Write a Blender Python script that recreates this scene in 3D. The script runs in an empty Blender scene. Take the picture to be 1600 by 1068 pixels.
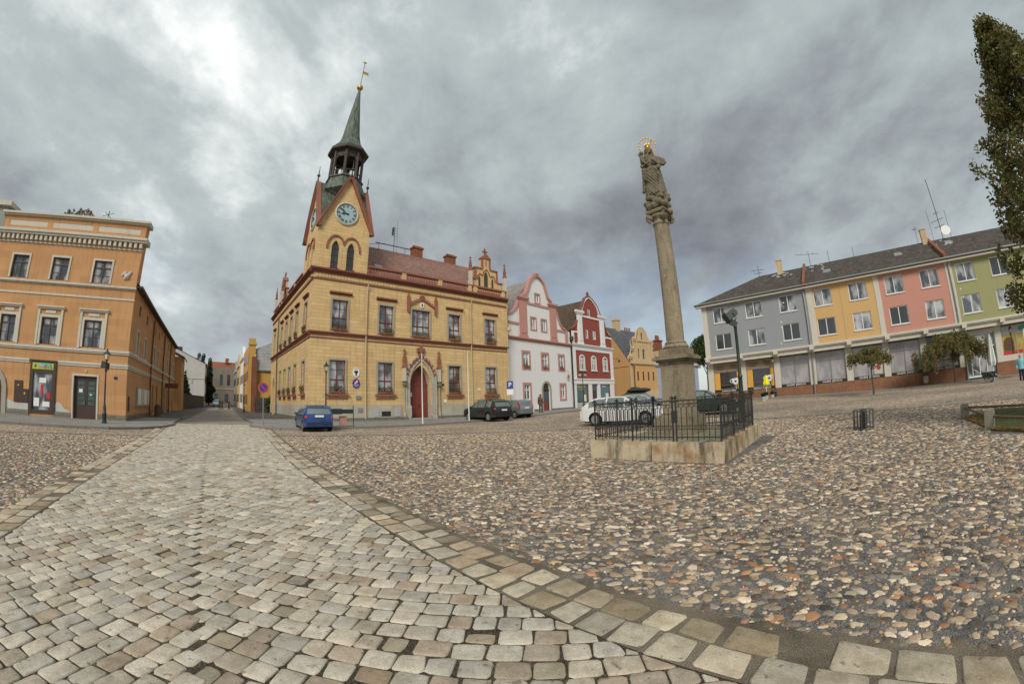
import bpy, bmesh, math, random
import numpy as np
from mathutils import Matrix, Vector
from mathutils.geometry import tessellate_polygon
R=math.radians
SC=bpy.context.scene
COL=SC.collection
random.seed(7)
rng=np.random.default_rng(7)

# ---------------------------------------------------------------- camera (fisheye lens of the photograph)
cd=bpy.data.cameras.new('camera'); cam=bpy.data.objects.new('camera',cd); COL.objects.link(cam); SC.camera=cam
cd.type='PANO'; cd.sensor_width=36; cd.sensor_fit='HORIZONTAL'; cd.panorama_type='FISHEYE_LENS_POLYNOMIAL'
_f=627.63/1600*36
cd.fisheye_fov=R(200)
cd.fisheye_polynomial_k0=0; cd.fisheye_polynomial_k1=-1/_f; cd.fisheye_polynomial_k2=0
cd.fisheye_polynomial_k3=.0415/_f**3; cd.fisheye_polynomial_k4=0
cd.clip_start=.05; cd.clip_end=3000
cam.matrix_world=Matrix.Translation((0,0,1.5))@Matrix.Rotation(math.pi/2+.1483,4,'X')@Matrix.Rotation(-.0334,4,'Z')

# ---------------------------------------------------------------- light and sky
SUN_EL=36; SUN_AZ=-97          # azimuth counted from +X
sd=bpy.data.lights.new('sun','SUN'); so=bpy.data.objects.new('sun',sd); COL.objects.link(so)
sd.energy=1.5; sd.angle=R(22); sd.color=(1,.93,.83)
so.rotation_euler=Vector((-math.cos(R(SUN_EL))*math.cos(R(SUN_AZ)),-math.cos(R(SUN_EL))*math.sin(R(SUN_AZ)),-math.sin(R(SUN_EL)))).to_track_quat('-Z','Y').to_euler()
W=bpy.data.worlds.new('World'); SC.world=W; W.use_nodes=True
def sky():
    nt=W.node_tree; N=nt.nodes; L=nt.links; bg=N['Background']
    st=N.new('ShaderNodeTexSky'); st.sky_type='NISHITA'; st.sun_disc=False; st.sun_elevation=R(SUN_EL); st.sun_rotation=R(90-SUN_AZ)
    tc=N.new('ShaderNodeTexCoord'); sep=N.new('ShaderNodeSeparateXYZ'); L.new(tc.outputs['Generated'],sep.inputs[0])
    def m(op,a,b=None,c=None):
        n=N.new('ShaderNodeMath'); n.operation=op
        for i,v in enumerate((a,b,c)):
            if v is None: continue
            if isinstance(v,(int,float)): n.inputs[i].default_value=v
            else: L.new(v,n.inputs[i])
        return n.outputs[0]
    zz=m('ADD',m('MAXIMUM',sep.outputs[2],0.0),.34)
    px=m('DIVIDE',sep.outputs[0],zz); py=m('DIVIDE',sep.outputs[1],zz)
    cb=N.new('ShaderNodeCombineXYZ'); L.new(px,cb.inputs[0]); L.new(py,cb.inputs[1]); cb.inputs[2].default_value=3.7
    def noise(scale,det,rough,dist,off=(0,0,0),sc=(1,1,1),rot=0):
        mp=N.new('ShaderNodeMapping'); mp.inputs['Location'].default_value=off; mp.inputs['Scale'].default_value=sc; mp.inputs['Rotation'].default_value[2]=rot
        L.new(cb.outputs[0],mp.inputs[0])
        n=N.new('ShaderNodeTexNoise'); n.inputs['Scale'].default_value=scale; n.inputs['Detail'].default_value=det; n.inputs['Roughness'].default_value=rough; n.inputs['Distortion'].default_value=dist
        L.new(mp.outputs[0],n.inputs['Vector']); return n.outputs['Fac']
    def ramp(v,pts):
        r=N.new('ShaderNodeValToRGB'); cr=r.color_ramp
        while len(cr.elements)<len(pts): cr.elements.new(.5)
        for e,(p,c) in zip(cr.elements,pts): e.position=p; e.color=(*c,1)
        L.new(v,r.inputs[0]); return r.outputs[0]
    big=noise(1.05,7,.55,.25,off=(0.3,6.1,0),sc=(1,.75,1),rot=.5)
    fine=noise(3.6,8,.62,.3,off=(4,2,0),sc=(1,.8,1),rot=.2)
    mx=m('ADD',m('MULTIPLY',big,.72),m('MULTIPLY',fine,.28))
    clouds=ramp(mx,[(.34,(.125,.133,.155)),(.43,(.20,.218,.235)),(.5,(.275,.31,.318)),(.56,(.335,.375,.378)),(.62,(.53,.56,.56)),(.69,(.86,.86,.82))])
    # thin the cloud low on the right where a strip of blue shows
    gap=m('MULTIPLY',ramp(noise(1.1,4,.5,.3,off=(2.2,7.1,0)),[(.52,(0,0,0)),(.62,(1,1,1))]),1.0)
    low=m('SUBTRACT',1.0,m('MULTIPLY',m('MAXIMUM',sep.outputs[2],0.0),2.6)); low=m('MAXIMUM',low,0.0)
    fac=m('MULTIPLY',m('MULTIPLY',gap,low),.85)
    skm=N.new('ShaderNodeMix'); skm.data_type='RGBA'; skm.blend_type='MIX'
    skc=N.new('ShaderNodeVectorMath'); skc.operation='SCALE'; L.new(st.outputs[0],skc.inputs[0]); skc.inputs['Scale'].default_value=.075
    # the cloud layer is scaled so the Background can keep the sky's own strength
    L.new(fac,skm.inputs['Factor']); L.new(clouds,skm.inputs[6]); L.new(skc.outputs[0],skm.inputs[7])
    # brighter veil near the horizon
    hz=N.new('ShaderNodeMix'); hz.data_type='RGBA'
    hf=m('MULTIPLY',m('POWER',m('SUBTRACT',1.0,m('MINIMUM',m('MAXIMUM',sep.outputs[2],0.0),1.0)),7.0),.55)
    L.new(hf,hz.inputs['Factor']); L.new(skm.outputs[2],hz.inputs[6]); hz.inputs[7].default_value=(.52,.55,.58,1)
    sc=N.new('ShaderNodeVectorMath'); sc.operation='SCALE'; L.new(hz.outputs[2],sc.inputs[0]); sc.inputs['Scale'].default_value=SKY_GAIN/.1
    L.new(sc.outputs[0],bg.inputs[0]); bg.inputs[1].default_value=.1
SKY_GAIN=.84
sky()
SC.view_settings.view_transform='Standard'; SC.view_settings.look='None'; SC.view_settings.gamma=1; SC.view_settings.use_curve_mapping=False
SC.view_settings.exposure=.84

# ---------------------------------------------------------------- helpers
def smooth(a,b,x):
    t=np.clip((x-a)/(b-a),0,1); return t*t*(3-2*t)
def G(x,y):
    """height of the ground: flat by the camera, rising a little to the far corner of the square and up the street"""
    x=np.asarray(x,float); y=np.asarray(y,float)
    z=.5*np.exp(-((x-20)**2+(y-43)**2)/288)
    s=(x+15.75)*-.6626+(y-28.6)*.749; n=x*.749+y*.6626
    z=z+.9*smooth(12,115,s)*smooth(26,12,np.abs(n))
    return z
def g(x,y): return float(G(x,y))

class MB:
    def __init__(s,M=None): s.v=[];s.f=[];s.uv=[];s.mi=[];s.M=M or Matrix.Identity(4);s.cur=0
    def face(s,pts,uv=None):
        P=[Vector(p) for p in pts]
        if uv is None:
            n=Vector((0,0,0))
            for i in range(len(P)):
                a,b=P[i],P[(i+1)%len(P)]; n+=a.cross(b)
            ax,ay,az=abs(n.x),abs(n.y),abs(n.z)
            if az>=ax and az>=ay: uv=[(p.x,p.y) for p in P]
            elif ax>ay: uv=[(p.y,p.z) for p in P]
            else: uv=[(p.x,p.z) for p in P]
        b=len(s.v); M=s.M
        s.v+=[M@p for p in P]; s.f.append(tuple(range(b,b+len(P)))); s.uv+=uv; s.mi.append(s.cur)
    def box(s,x0,x1,y0,y1,z0,z1,skip=''):
        if x0>x1:x0,x1=x1,x0
        if y0>y1:y0,y1=y1,y0
        if z0>z1:z0,z1=z1,z0
        c=[(x0,y0,z0),(x1,y0,z0),(x1,y1,z0),(x0,y1,z0),(x0,y0,z1),(x1,y0,z1),(x1,y1,z1),(x0,y1,z1)]
        for k,q in (('b',(0,3,2,1)),('t',(4,5,6,7)),('f',(0,1,5,4)),('r',(1,2,6,5)),('k',(2,3,7,6)),('l',(3,0,4,7))):
            if k not in skip: s.face([c[i] for i in q])
    def cbox(s,cx,cy,cz,dx,dy,dz): s.box(cx-dx/2,cx+dx/2,cy-dy/2,cy+dy/2,cz-dz/2,cz+dz/2)
    def prism(s,poly,y0,y1,caps=True):
        """poly = (x,z) outline extruded along y"""
        n=len(poly)
        A=[(p[0],y0,p[1]) for p in poly]; B=[(p[0],y1,p[1]) for p in poly]
        for i in range(n):
            j=(i+1)%n; s.face([A[i],A[j],B[j],B[i]])
        if caps:
            t=tessellate_polygon([[Vector((p[0],p[1],0)) for p in poly]])
            for a,b,c in t:
                s.face([A[a],A[b],A[c]]); s.face([B[a],B[b],B[c]])
    def prismx(s,poly,x0,x1):
        """poly = (y,z) outline extruded along x"""
        n=len(poly); A=[(x0,p[0],p[1]) for p in poly]; B=[(x1,p[0],p[1]) for p in poly]
        for i in range(n):
            j=(i+1)%n; s.face([A[i],A[j],B[j],B[i]])
        for a,b,c in tessellate_polygon([[Vector((p[0],p[1],0)) for p in poly]]):
            s.face([A[a],A[b],A[c]]); s.face([B[a],B[b],B[c]])
    def prismz(s,poly,z0,z1):
        n=len(poly); A=[(p[0],p[1],z0) for p in poly]; B=[(p[0],p[1],z1) for p in poly]
        for i in range(n):
            j=(i+1)%n; s.face([A[i],A[j],B[j],B[i]])
        for a,b,c in tessellate_polygon([[Vector((p[0],p[1],0)) for p in poly]]):
            s.face([A[a],A[b],A[c]]); s.face([B[a],B[b],B[c]])
    def wall(s,outer,holes=(),y=0,rev=.2):
        """wall face in the plane y with openings; reveals run back to y+rev"""
        loops=[outer]+list(holes); flat=[p for l in loops for p in l]
        for t in tessellate_polygon([[Vector((p[0],p[1],0)) for p in l] for l in loops]):
            s.face([(flat[i][0],y,flat[i][1]) for i in t])
        for h in holes:
            for i in range(len(h)):
                a,b=h[i],h[(i+1)%len(h)]
                s.face([(a[0],y,a[1]),(b[0],y,b[1]),(b[0],y+rev,b[1]),(a[0],y+rev,a[1])])
    def lathe(s,prof,c=(0,0,0),n=16,rot=0,sx=1,sy=1,flat=False):
        rings=[]
        for r,z in prof:
            rings.append([(c[0]+sx*r*math.cos(rot+2*math.pi*k/n),c[1]+sy*r*math.sin(rot+2*math.pi*k/n),c[2]+z) for k in range(n)])
        for a in range(len(rings)-1):
            for k in range(n):
                j=(k+1)%n
                if prof[a][0]<1e-5: s.face([rings[a][k],rings[a+1][j],rings[a+1][k]])
                elif prof[a+1][0]<1e-5: s.face([rings[a][k],rings[a][j],rings[a+1][k]])
                else: s.face([rings[a][k],rings[a][j],rings[a+1][j],rings[a+1][k]])
        if prof[0][0]>1e-5: s.face(rings[0][::-1])
        if prof[-1][0]>1e-5: s.face(rings[-1])
    def tube(s,pts,r,n=6,r1=None,cap=True):
        P=[Vector(p) for p in pts]; rings=[]
        for i,p in enumerate(P):
            d=(P[min(i+1,len(P)-1)]-P[max(i-1,0)]).normalized()
            u=d.cross(Vector((0,0,1)) if abs(d.z)<.9 else Vector((1,0,0))).normalized(); w=d.cross(u)
            rr=r if r1 is None else r+(r1-r)*i/(len(P)-1)
            rings.append([p+(u*math.cos(2*math.pi*k/n)+w*math.sin(2*math.pi*k/n))*rr for k in range(n)])
        for a in range(len(P)-1):
            for k in range(n): s.face([rings[a][k],rings[a][(k+1)%n],rings[a+1][(k+1)%n],rings[a+1][k]])
        if cap: s.face(rings[0][::-1]); s.face(rings[-1])
    def ball(s,c,r,n=12,m=8,sz=1,sx=1,sy=1):
        s.lathe([(r*math.sin(math.pi*k/m),-sz*r*math.cos(math.pi*k/m)) for k in range(m+1)],c,n,sx=sx,sy=sy)
    def disc(s,c,r,y0,y1,n=24,sx=1):
        """round plate in the xz plane"""
        s.prism([(c[0]+sx*r*math.cos(2*math.pi*k/n),c[1]+r*math.sin(2*math.pi*k/n)) for k in range(n)],y0,y1)
    def strip(s,pts,w,y0,y1):
        """band of width w following an (x,z) line"""
        n=len(pts); A=[];B=[]
        for i,(x,z) in enumerate(pts):
            a=pts[max(i-1,0)]; b=pts[min(i+1,n-1)]; dx,dz=b[0]-a[0],b[1]-a[1]; l=math.hypot(dx,dz) or 1
            A.append((x-dz/l*w/2,z+dx/l*w/2)); B.append((x+dz/l*w/2,z-dx/l*w/2))
        for i in range(n-1):
            q=[A[i],A[i+1],B[i+1],B[i]]
            s.face([(p[0],y0,p[1]) for p in q])
            s.face([(A[i][0],y0,A[i][1]),(A[i+1][0],y0,A[i+1][1]),(A[i+1][0],y1,A[i+1][1]),(A[i][0],y1,A[i][1])])
            s.face([(B[i][0],y0,B[i][1]),(B[i+1][0],y0,B[i+1][1]),(B[i+1][0],y1,B[i+1][1]),(B[i][0],y1,B[i][1])])
        for e in (0,-1): s.face([(A[e][0],y0,A[e][1]),(B[e][0],y0,B[e][1]),(B[e][0],y1,B[e][1]),(A[e][0],y1,A[e][1])])
    def sep(s):
        """the faces from here on belong to the next piece"""
        if not hasattr(s,'marks'): s.marks=[]
        s.marks.append(len(s.f))
    def builds(s,name,mats,parent=None,**kw):
        mk=[k for k in getattr(s,'marks',[0])]; mk=([0] if mk[0]>0 else [])+mk+[len(s.f)]; out=[]
        for a,b in zip(mk[:-1],mk[1:]):
            if b<=a: continue
            q=MB(); v0=s.f[a][0]; v1=s.f[b-1][-1]+1; q.v=s.v[v0:v1]; q.uv=s.uv[v0:v1]; q.f=[tuple(i-v0 for i in f) for f in s.f[a:b]]; q.mi=s.mi[a:b]; out.append(q.build(name,mats,parent,**kw))
        return out
    def build(s,name,mats,parent=None,smooth=False,weld=False,**kw):
        me=bpy.data.meshes.new(name)
        me.from_pydata([tuple(v) for v in s.v],[],s.f)
        ul=me.uv_layers.new(name='UVMap'); ul.data.foreach_set('uv',np.array(s.uv,dtype=np.float32).ravel())
        if not isinstance(mats,(list,tuple)): mats=[mats]
        for m in mats: me.materials.append(m)
        if len(mats)>1: me.polygons.foreach_set('material_index',np.array(s.mi,dtype=np.int32))
        if weld or smooth:
            bm=bmesh.new(); bm.from_mesh(me); bmesh.ops.remove_doubles(bm,verts=bm.verts,dist=1e-4)
            bmesh.ops.recalc_face_normals(bm,faces=bm.faces); bm.to_mesh(me); bm.free()
        if smooth:
            me.polygons.foreach_set('use_smooth',np.ones(len(me.polygons),bool))
            try: me.set_sharp_from_angle(angle=R(smooth if smooth is not True else 40))
            except Exception: pass
        o=bpy.data.objects.new(name,me); COL.objects.link(o)
        if parent is not None: o.parent=parent
        for k,v in kw.items(): o[k]=v
        return o

def thing(name,label,cat,loc=(0,0,0),rotz=0,group=None):
    o=bpy.data.objects.new(name,None); COL.objects.link(o); o.location=loc; o.rotation_euler=(0,0,R(rotz)); o.empty_display_size=.3
    o['label']=label; o['category']=cat
    if group: o['group']=group
    return o
def tag(o,label,cat,group=None):
    o['label']=label; o['category']=cat
    if group: o['group']=group
    return o
def dup(root,loc,rotz,label,group=None,scale=None):
    """a copy of a thing with copies of its parts and sub-parts"""
    r=root.copy(); COL.objects.link(r); r.location=loc; r.rotation_euler=(0,0,R(rotz)); r['label']=label
    if group: r['group']=group
    if scale: r.scale=scale
    def rec(a,b):
        for ch in list(a.children):
            c=ch.copy(); COL.objects.link(c); c.parent=b; rec(ch,c)
    rec(root,r); return r
def rawmesh(name,V,F,mat,parent=None,colors=None,uv=None,smooth=False):
    """V n x 3, F m x k arrays"""
    me=bpy.data.meshes.new(name); V=np.asarray(V,np.float32); F=np.asarray(F,np.int32); k=F.shape[1]
    me.vertices.add(len(V)); me.vertices.foreach_set('co',V.ravel())
    me.loops.add(F.size); me.loops.foreach_set('vertex_index',F.ravel())
    me.polygons.add(len(F)); me.polygons.foreach_set('loop_start',np.arange(0,F.size,k,dtype=np.int32)); me.polygons.foreach_set('loop_total',np.full(len(F),k,np.int32))
    if smooth: me.polygons.foreach_set('use_smooth',np.ones(len(F),bool))
    me.update(calc_edges=True)
    if colors is not None:
        ca=me.color_attributes.new('tone','FLOAT_COLOR','POINT'); c=np.ones((len(V),4),np.float32); c[:,:3]=colors; ca.data.foreach_set('color',c.ravel())
    me.materials.append(mat)
    o=bpy.data.objects.new(name,me); COL.objects.link(o)
    if parent is not None: o.parent=parent
    return o
def text(body,size,mat,parent,M,name='lettering',extrude=.004,align='CENTER',font_w=1.0):
    c=bpy.data.curves.new(name,'FONT'); c.body=body; c.size=size; c.extrude=extrude; c.align_x=align; c.align_y='CENTER'; c.resolution_u=2
    c.offset=size*.012
    t=bpy.data.objects.new(name,c); COL.objects.link(t); bpy.context.view_layer.update()
    me=bpy.data.meshes.new_from_object(t.evaluated_get(bpy.context.evaluated_depsgraph_get())); bpy.data.objects.remove(t); bpy.data.curves.remove(c)
    me.materials.clear(); me.materials.append(mat); o=bpy.data.objects.new(name,me); COL.objects.link(o); o.parent=parent
    o.matrix_local=M@Matrix.Rotation(math.pi/2,4,'X')@Matrix.Diagonal((font_w,1,1,1)); return o
def TR(x=0,y=0,z=0,rz=0): return Matrix.Translation((x,y,z))@Matrix.Rotation(R(rz),4,'Z')

# ---------------------------------------------------------------- materials
MATS={}
def srgb(c):
    return tuple((v/255/12.92) if v/255<=.04045 else ((v/255+.055)/1.055)**2.4 for v in c)
class NT:
    def __init__(s,name,rough=.8,spec=.3,metal=0):
        s.m=bpy.data.materials.new(name); s.m.use_nodes=True; s.nt=s.m.node_tree; s.N=s.nt.nodes; s.L=s.nt.links
        s.b=s.N['Principled BSDF']; s.b.inputs['Roughness'].default_value=rough; s.b.inputs['Specular IOR Level'].default_value=spec; s.b.inputs['Metallic'].default_value=metal
        s.tc=s.N.new('ShaderNodeTexCoord')
    def n(s,t,**kw):
        x=s.N.new('ShaderNode'+t)
        for k,v in kw.items():
            if hasattr(x,k): setattr(x,k,v)
            else: x.inputs[k.replace('_',' ')].default_value=v
        return x
    def mapv(s,src,scale=(1,1,1),loc=(0,0,0),rot=(0,0,0)):
        m=s.N.new('ShaderNodeMapping'); m.inputs['Scale'].default_value=scale; m.inputs['Location'].default_value=loc; m.inputs['Rotation'].default_value=rot
        s.L.new(s.tc.outputs[src],m.inputs[0]); return m.outputs[0]
    def noise(s,vec,scale,det=4,rough=.55,dist=0):
        n=s.N.new('ShaderNodeTexNoise'); n.inputs['Scale'].default_value=scale; n.inputs['Detail'].default_value=det; n.inputs['Roughness'].default_value=rough; n.inputs['Distortion'].default_value=dist
        s.L.new(vec,n.inputs['Vector']); return n.outputs['Fac']
    def ramp(s,v,pts):
        r=s.N.new('ShaderNodeValToRGB'); cr=r.color_ramp
        while len(cr.elements)<len(pts): cr.elements.new(.5)
        for e,(p,c) in zip(cr.elements,pts):
            e.position=p; e.color=(c,c,c,1) if isinstance(c,(int,float)) else (*c,1)
        s.L.new(v,r.inputs[0]); return r.outputs[0]
    def mix(s,f,a,b,mode='MIX'):
        x=s.N.new('ShaderNodeMix'); x.data_type='RGBA'; x.blend_type=mode
        for i,v in ((0,f),(6,a),(7,b)):
            if isinstance(v,(int,float)): x.inputs[i].default_value=v if i==0 else (v,v,v,1)
            elif isinstance(v,tuple): x.inputs[i].default_value=(*v,1)
            else: s.L.new(v,x.inputs[i])
        return x.outputs[2]
    def math(s,op,a,b=0.):
        x=s.N.new('ShaderNodeMath'); x.operation=op
        for i,v in enumerate((a,b)):
            if isinstance(v,(int,float)): x.inputs[i].default_value=v
            else: s.L.new(v,x.inputs[i])
        return x.outputs[0]
    def col(s,c):
        if isinstance(c,tuple): s.b.inputs['Base Color'].default_value=(*c,1)
        else: s.L.new(c,s.b.inputs['Base Color'])
    def bump(s,h,strength=.3,dist=.02):
        b=s.N.new('ShaderNodeBump'); b.inputs['Strength'].default_value=strength; b.inputs['Distance'].default_value=dist
        s.L.new(h,b.inputs['Height']); s.L.new(b.outputs[0],s.b.inputs['Normal'])
def scale_c(c,k): return tuple(min(1,v*k) for v in c)
def plaster(name,c,var=.12,stain=None,brick=None,rough=.85,grime=.25,bump=.25):
    """brick=(row,width,joint,darkness) in metres, on the wall's own UV"""
    t=NT(name,rough,.2); o=t.mapv('Object')
    big=t.noise(o,.35,5,.6); fine=t.noise(o,6,6,.65); st=t.noise(t.mapv('Object',(2.6,2.6,.28)),1.4,7,.68)
    col=t.mix(big,scale_c(c,1-var),scale_c(c,1+var))
    col=t.mix(t.math('MULTIPLY',t.ramp(st,[(.5,0.),(.75,1.)]),grime),col,stain or scale_c((c[0]*.9,c[1]*.86,c[2]*.8),.55))
    col=t.mix(t.math('MULTIPLY',t.ramp(fine,[(.35,0.),(.7,1.)]),.16),col,scale_c(c,.7))
    h=t.math('MULTIPLY',fine,.25)
    if brick:
        row,wd,jt,dk=brick
        b=t.N.new('ShaderNodeTexBrick'); b.offset=.5; b.inputs['Scale'].default_value=1; b.inputs['Brick Width'].default_value=wd; b.inputs['Row Height'].default_value=row
        b.inputs['Mortar Size'].default_value=jt; b.inputs['Mortar Smooth'].default_value=.1; b.inputs['Color1'].default_value=(1,1,1,1); b.inputs['Color2'].default_value=(.74,.74,.72,1); b.inputs['Mortar'].default_value=(0,0,0,1)
        t.L.new(t.tc.outputs['UV'],b.inputs['Vector'])
        col=t.mix(1.,col,t.mix(.45,(1,1,1),b.outputs['Color']),'MULTIPLY') if dk<0 else col
        blockv=t.mix(.5,(1,1,1),b.outputs['Color'])
        nj=t.math('SUBTRACT',1.,b.outputs['Fac'])
        tone=t.mix(b.outputs['Fac'],b.outputs['Color'],(1,1,1))
        col=t.mix(1.,col,t.mix(.6,(1,1,1),tone),'MULTIPLY')
        col=t.mix(t.math('MULTIPLY',b.outputs['Fac'],abs(dk)),col,scale_c(c,.35))
        h=t.math('ADD',h,t.math('MULTIPLY',nj,1.2))
    t.col(col); t.bump(h,bump,.02); return t.m
def simple(name,c,rough=.6,spec=.4,metal=0,var=.1,nscale=4,bump=.1,bscale=30):
    t=NT(name,rough,spec,metal); o=t.mapv('Object')
    n=t.noise(o,nscale,5,.6); t.col(t.mix(n,scale_c(c,1-var),scale_c(c,1+var)))
    if bump: t.bump(t.noise(o,bscale,3,.6),bump,.01)
    return t.m
def glass(name,c=(.03,.035,.04),curtain=None,rough=.06):
    """window pane seen from outside: dark room or a pale curtain behind a reflecting sheet"""
    t=NT(name,rough,.9)
    o=t.mapv('Object',(1.1,1.1,.5)); n=t.noise(o,1.3,3,.5)
    if curtain:
        w=t.N.new('ShaderNodeTexWave'); w.inputs['Scale'].default_value=3.4; w.inputs['Distortion'].default_value=2.5; w.inputs['Detail'].default_value=2; t.L.new(t.tc.outputs['UV'],w.inputs['Vector'])
        cc=t.mix(w.outputs['Fac'],scale_c(curtain,.55),curtain)
        t.col(t.mix(t.ramp(n,[(.42,0.),(.56,1.)]),cc,c))
    else: t.col(t.mix(n,scale_c(c,.4),scale_c(c,2.2)))
    return t.m
# ---------------------------------------------------------------- shared materials
M_TH=plaster('ochre rusticated plaster',(.71,.505,.25),.10,(.27,.20,.12),(.29,1.15,.011,.52),grime=.55,bump=.5)
M_TRIM=plaster('brick red painted stucco',(.30,.125,.085),.25,(.12,.05,.04),grime=.35)
M_TRIMD=plaster('dark red stucco',(.22,.085,.06),.18,(.09,.05,.04),grime=.45)
M_STONE=plaster('grey stone',(.36,.33,.27),.14,(.13,.12,.10),grime=.4)
M_STONEL=plaster('pale plinth plaster',(.47,.44,.36),.10,(.20,.18,.14),(.55,1.1,.008,.3),grime=.45)
M_STONER=plaster('rough plinth stone',(.22,.20,.16),.3,(.08,.08,.06),(.3,.7,.02,.5),grime=.5,bump=.8)
M_ORANGE=plaster('orange plaster',(.56,.31,.145),.14,(.26,.13,.06),(.42,1.6,.004,.18),grime=.5)
M_ORANGE2=plaster('faded orange plaster',(.55,.30,.12),.12,(.3,.16,.07),grime=.35)
M_CREAM=plaster('cream moulding',(.56,.53,.45),.12,(.25,.22,.17),grime=.4)
M_WHITE=plaster('white plaster',(.74,.74,.73),.05,(.5,.5,.48),grime=.25)
M_PINKT=plaster('dusty pink moulding',(.50,.26,.22),.10,(.3,.16,.14),grime=.25)
M_RED=plaster('dark red plaster',(.28,.075,.055),.10,(.18,.05,.04),grime=.25)
M_OCHRE=plaster('weathered ochre plaster',(.60,.35,.145),.16,(.45,.33,.2),grime=.5)
M_TAN=plaster('peeling tan plaster',(.56,.42,.25),.2,(.28,.22,.15),grime=.55)
M_BLUE=plaster('blue plaster',(.33,.37,.49),.06,grime=.2)
M_AGREY=plaster('grey painted render',(.30,.32,.34),.05,(.22,.23,.24),grime=.2)
M_AYEL=plaster('yellow painted render',(.62,.405,.18),.05,(.45,.3,.14),grime=.2)
M_APINK=plaster('pink painted render',(.55,.28,.215),.05,(.42,.22,.17),grime=.25)
M_AGREEN=plaster('green painted render',(.33,.335,.165),.06,(.24,.26,.12),grime=.25)
M_AWHITE=plaster('off white render',(.60,.57,.49),.06,(.36,.33,.27),grime=.3)
M_GABLE=plaster('bare white gable plaster',(.50,.50,.47),.15,(.28,.27,.25),grime=.6)
M_YEL2=plaster('mustard plaster',(.58,.36,.10),.15,(.2,.16,.08),grime=.5)
M_GREENG=plaster('grey green plaster',(.28,.31,.27),.1,grime=.3)
M_RUIN=plaster('sooty stone front',(.24,.21,.17),.3,(.08,.07,.06),grime=.7)
def bricks(name,c1,c2,mort,row=.075,wd=.25,jt=.01):
    t=NT(name,.9,.2); b=t.N.new('ShaderNodeTexBrick'); b.inputs['Scale'].default_value=1; b.inputs['Brick Width'].default_value=wd; b.inputs['Row Height'].default_value=row; b.inputs['Mortar Size'].default_value=jt
    b.inputs['Color1'].default_value=(*c1,1); b.inputs['Color2'].default_value=(*c2,1); b.inputs['Mortar'].default_value=(*mort,1); b.inputs['Bias'].default_value=-.2
    t.L.new(t.tc.outputs['UV'],b.inputs['Vector']); o=t.mapv('Object'); n=t.noise(o,1.2,5,.65)
    t.col(t.mix(1.,b.outputs['Color'],t.mix(n,(.55,.55,.55),(1.35,1.3,1.25)),'MULTIPLY')); t.bump(t.math('SUBTRACT',1.,b.outputs['Fac']),.5,.01); return t.m
M_BRICK=bricks('clinker brick',(.34,.15,.075),(.22,.10,.06),(.18,.15,.12))
M_BRICKR=bricks('old red brick',(.36,.12,.06),(.24,.08,.05),(.14,.10,.08),.09,.28,.014)
M_RUBBLE=bricks('rubble stone wall',(.14,.12,.10),(.08,.07,.06),(.05,.045,.04),.22,.4,.03)
def tiles(name,c,row=.3,wd=.22,var=.35,moss=None,bump=.6):
    t=NT(name,.85,.25); b=t.N.new('ShaderNodeTexBrick'); b.offset=.5; b.inputs['Scale'].default_value=1; b.inputs['Brick Width'].default_value=wd; b.inputs['Row Height'].default_value=row; b.inputs['Mortar Size'].default_value=.012
    b.inputs['Color1'].default_value=(*c,1); b.inputs['Color2'].default_value=(*scale_c(c,1-var),1); b.inputs['Mortar'].default_value=(*scale_c(c,.35),1)
    t.L.new(t.tc.outputs['UV'],b.inputs['Vector']); o=t.mapv('Object'); n=t.noise(o,.7,6,.65,.5)
    cc=t.mix(1.,b.outputs['Color'],t.mix(n,(.6,.6,.6),(1.4,1.4,1.4)),'MULTIPLY')
    if moss: cc=t.mix(t.math('MULTIPLY',t.ramp(t.noise(o,2.3,6,.7),[(.5,0.),(.66,1.)]),.7),cc,moss)
    t.col(cc); t.bump(t.math('SUBTRACT',1.,b.outputs['Fac']),bump,.02); return t.m
M_ROOFTH=tiles('old red-brown roof tiles',(.31,.165,.125),.2,.22,.3,(.30,.22,.20))
M_ROOFD=tiles('dark brown roof slabs',(.085,.072,.06),.3,.3,.3,(.15,.13,.11))
M_ROOFG=tiles('grey slate roof',(.12,.13,.145),.35,.5,.2)
M_ROOFL=tiles('pale diamond shingles',(.34,.31,.29),.3,.3,.25,(.22,.2,.18))
M_ROOFR=tiles('mossy brown tiles',(.13,.085,.06),.18,.2,.4,(.10,.10,.05))
M_ROOFS=tiles('pale sheet roof',(.46,.47,.47),.5,.5,.12,bump=.3)
def copper():
    t=NT('weathered copper',.6,.5); u=t.N.new('ShaderNodeSeparateXYZ'); o=t.mapv('Object')
    n=t.noise(t.mapv('Object',(3,3,.5)),1.6,5,.65); t.L.new(t.tc.outputs['Object'],u.inputs[0])
    t.col(t.ramp(n,[(.38,(.055,.058,.048)),(.54,(.085,.105,.082)),(.70,(.17,.25,.19))])); t.bump(t.noise(o,9,4),.3,.02); return t.m
M_COPPER=copper()
M_DARKCU=simple('darkened copper and timber',(.062,.055,.045),.7,.4,0,.35,2)
def gold():
    t=NT('gilding',.5,.6,1); t.col((.55,.36,.09)); return t.m
M_GOLD=gold()
M_IRON=simple('black painted iron',(.028,.03,.028),.5,.5,0,.3,12)
M_GREENIRON=simple('dark green lamp iron',(.02,.032,.026),.45,.5,0,.3,8)
M_LAMPGL=NT('lamp glass',.25,.6); M_LAMPGL.col((.62,.56,.36)); M_LAMPGL=M_LAMPGL.m
M_ZINC=simple('galvanised pipe',(.33,.34,.33),.45,.5,.6,.2,5)
M_DPIPE=simple('brown painted pipe',(.09,.06,.05),.5,.4)
M_CPIPE=simple('cream painted pipe',(.52,.42,.24),.5,.4)
M_WINR=simple('dark red window paint',(.15,.028,.02),.5,.5)
M_WINW=simple('white window paint',(.74,.74,.71),.45,.5)
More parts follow.
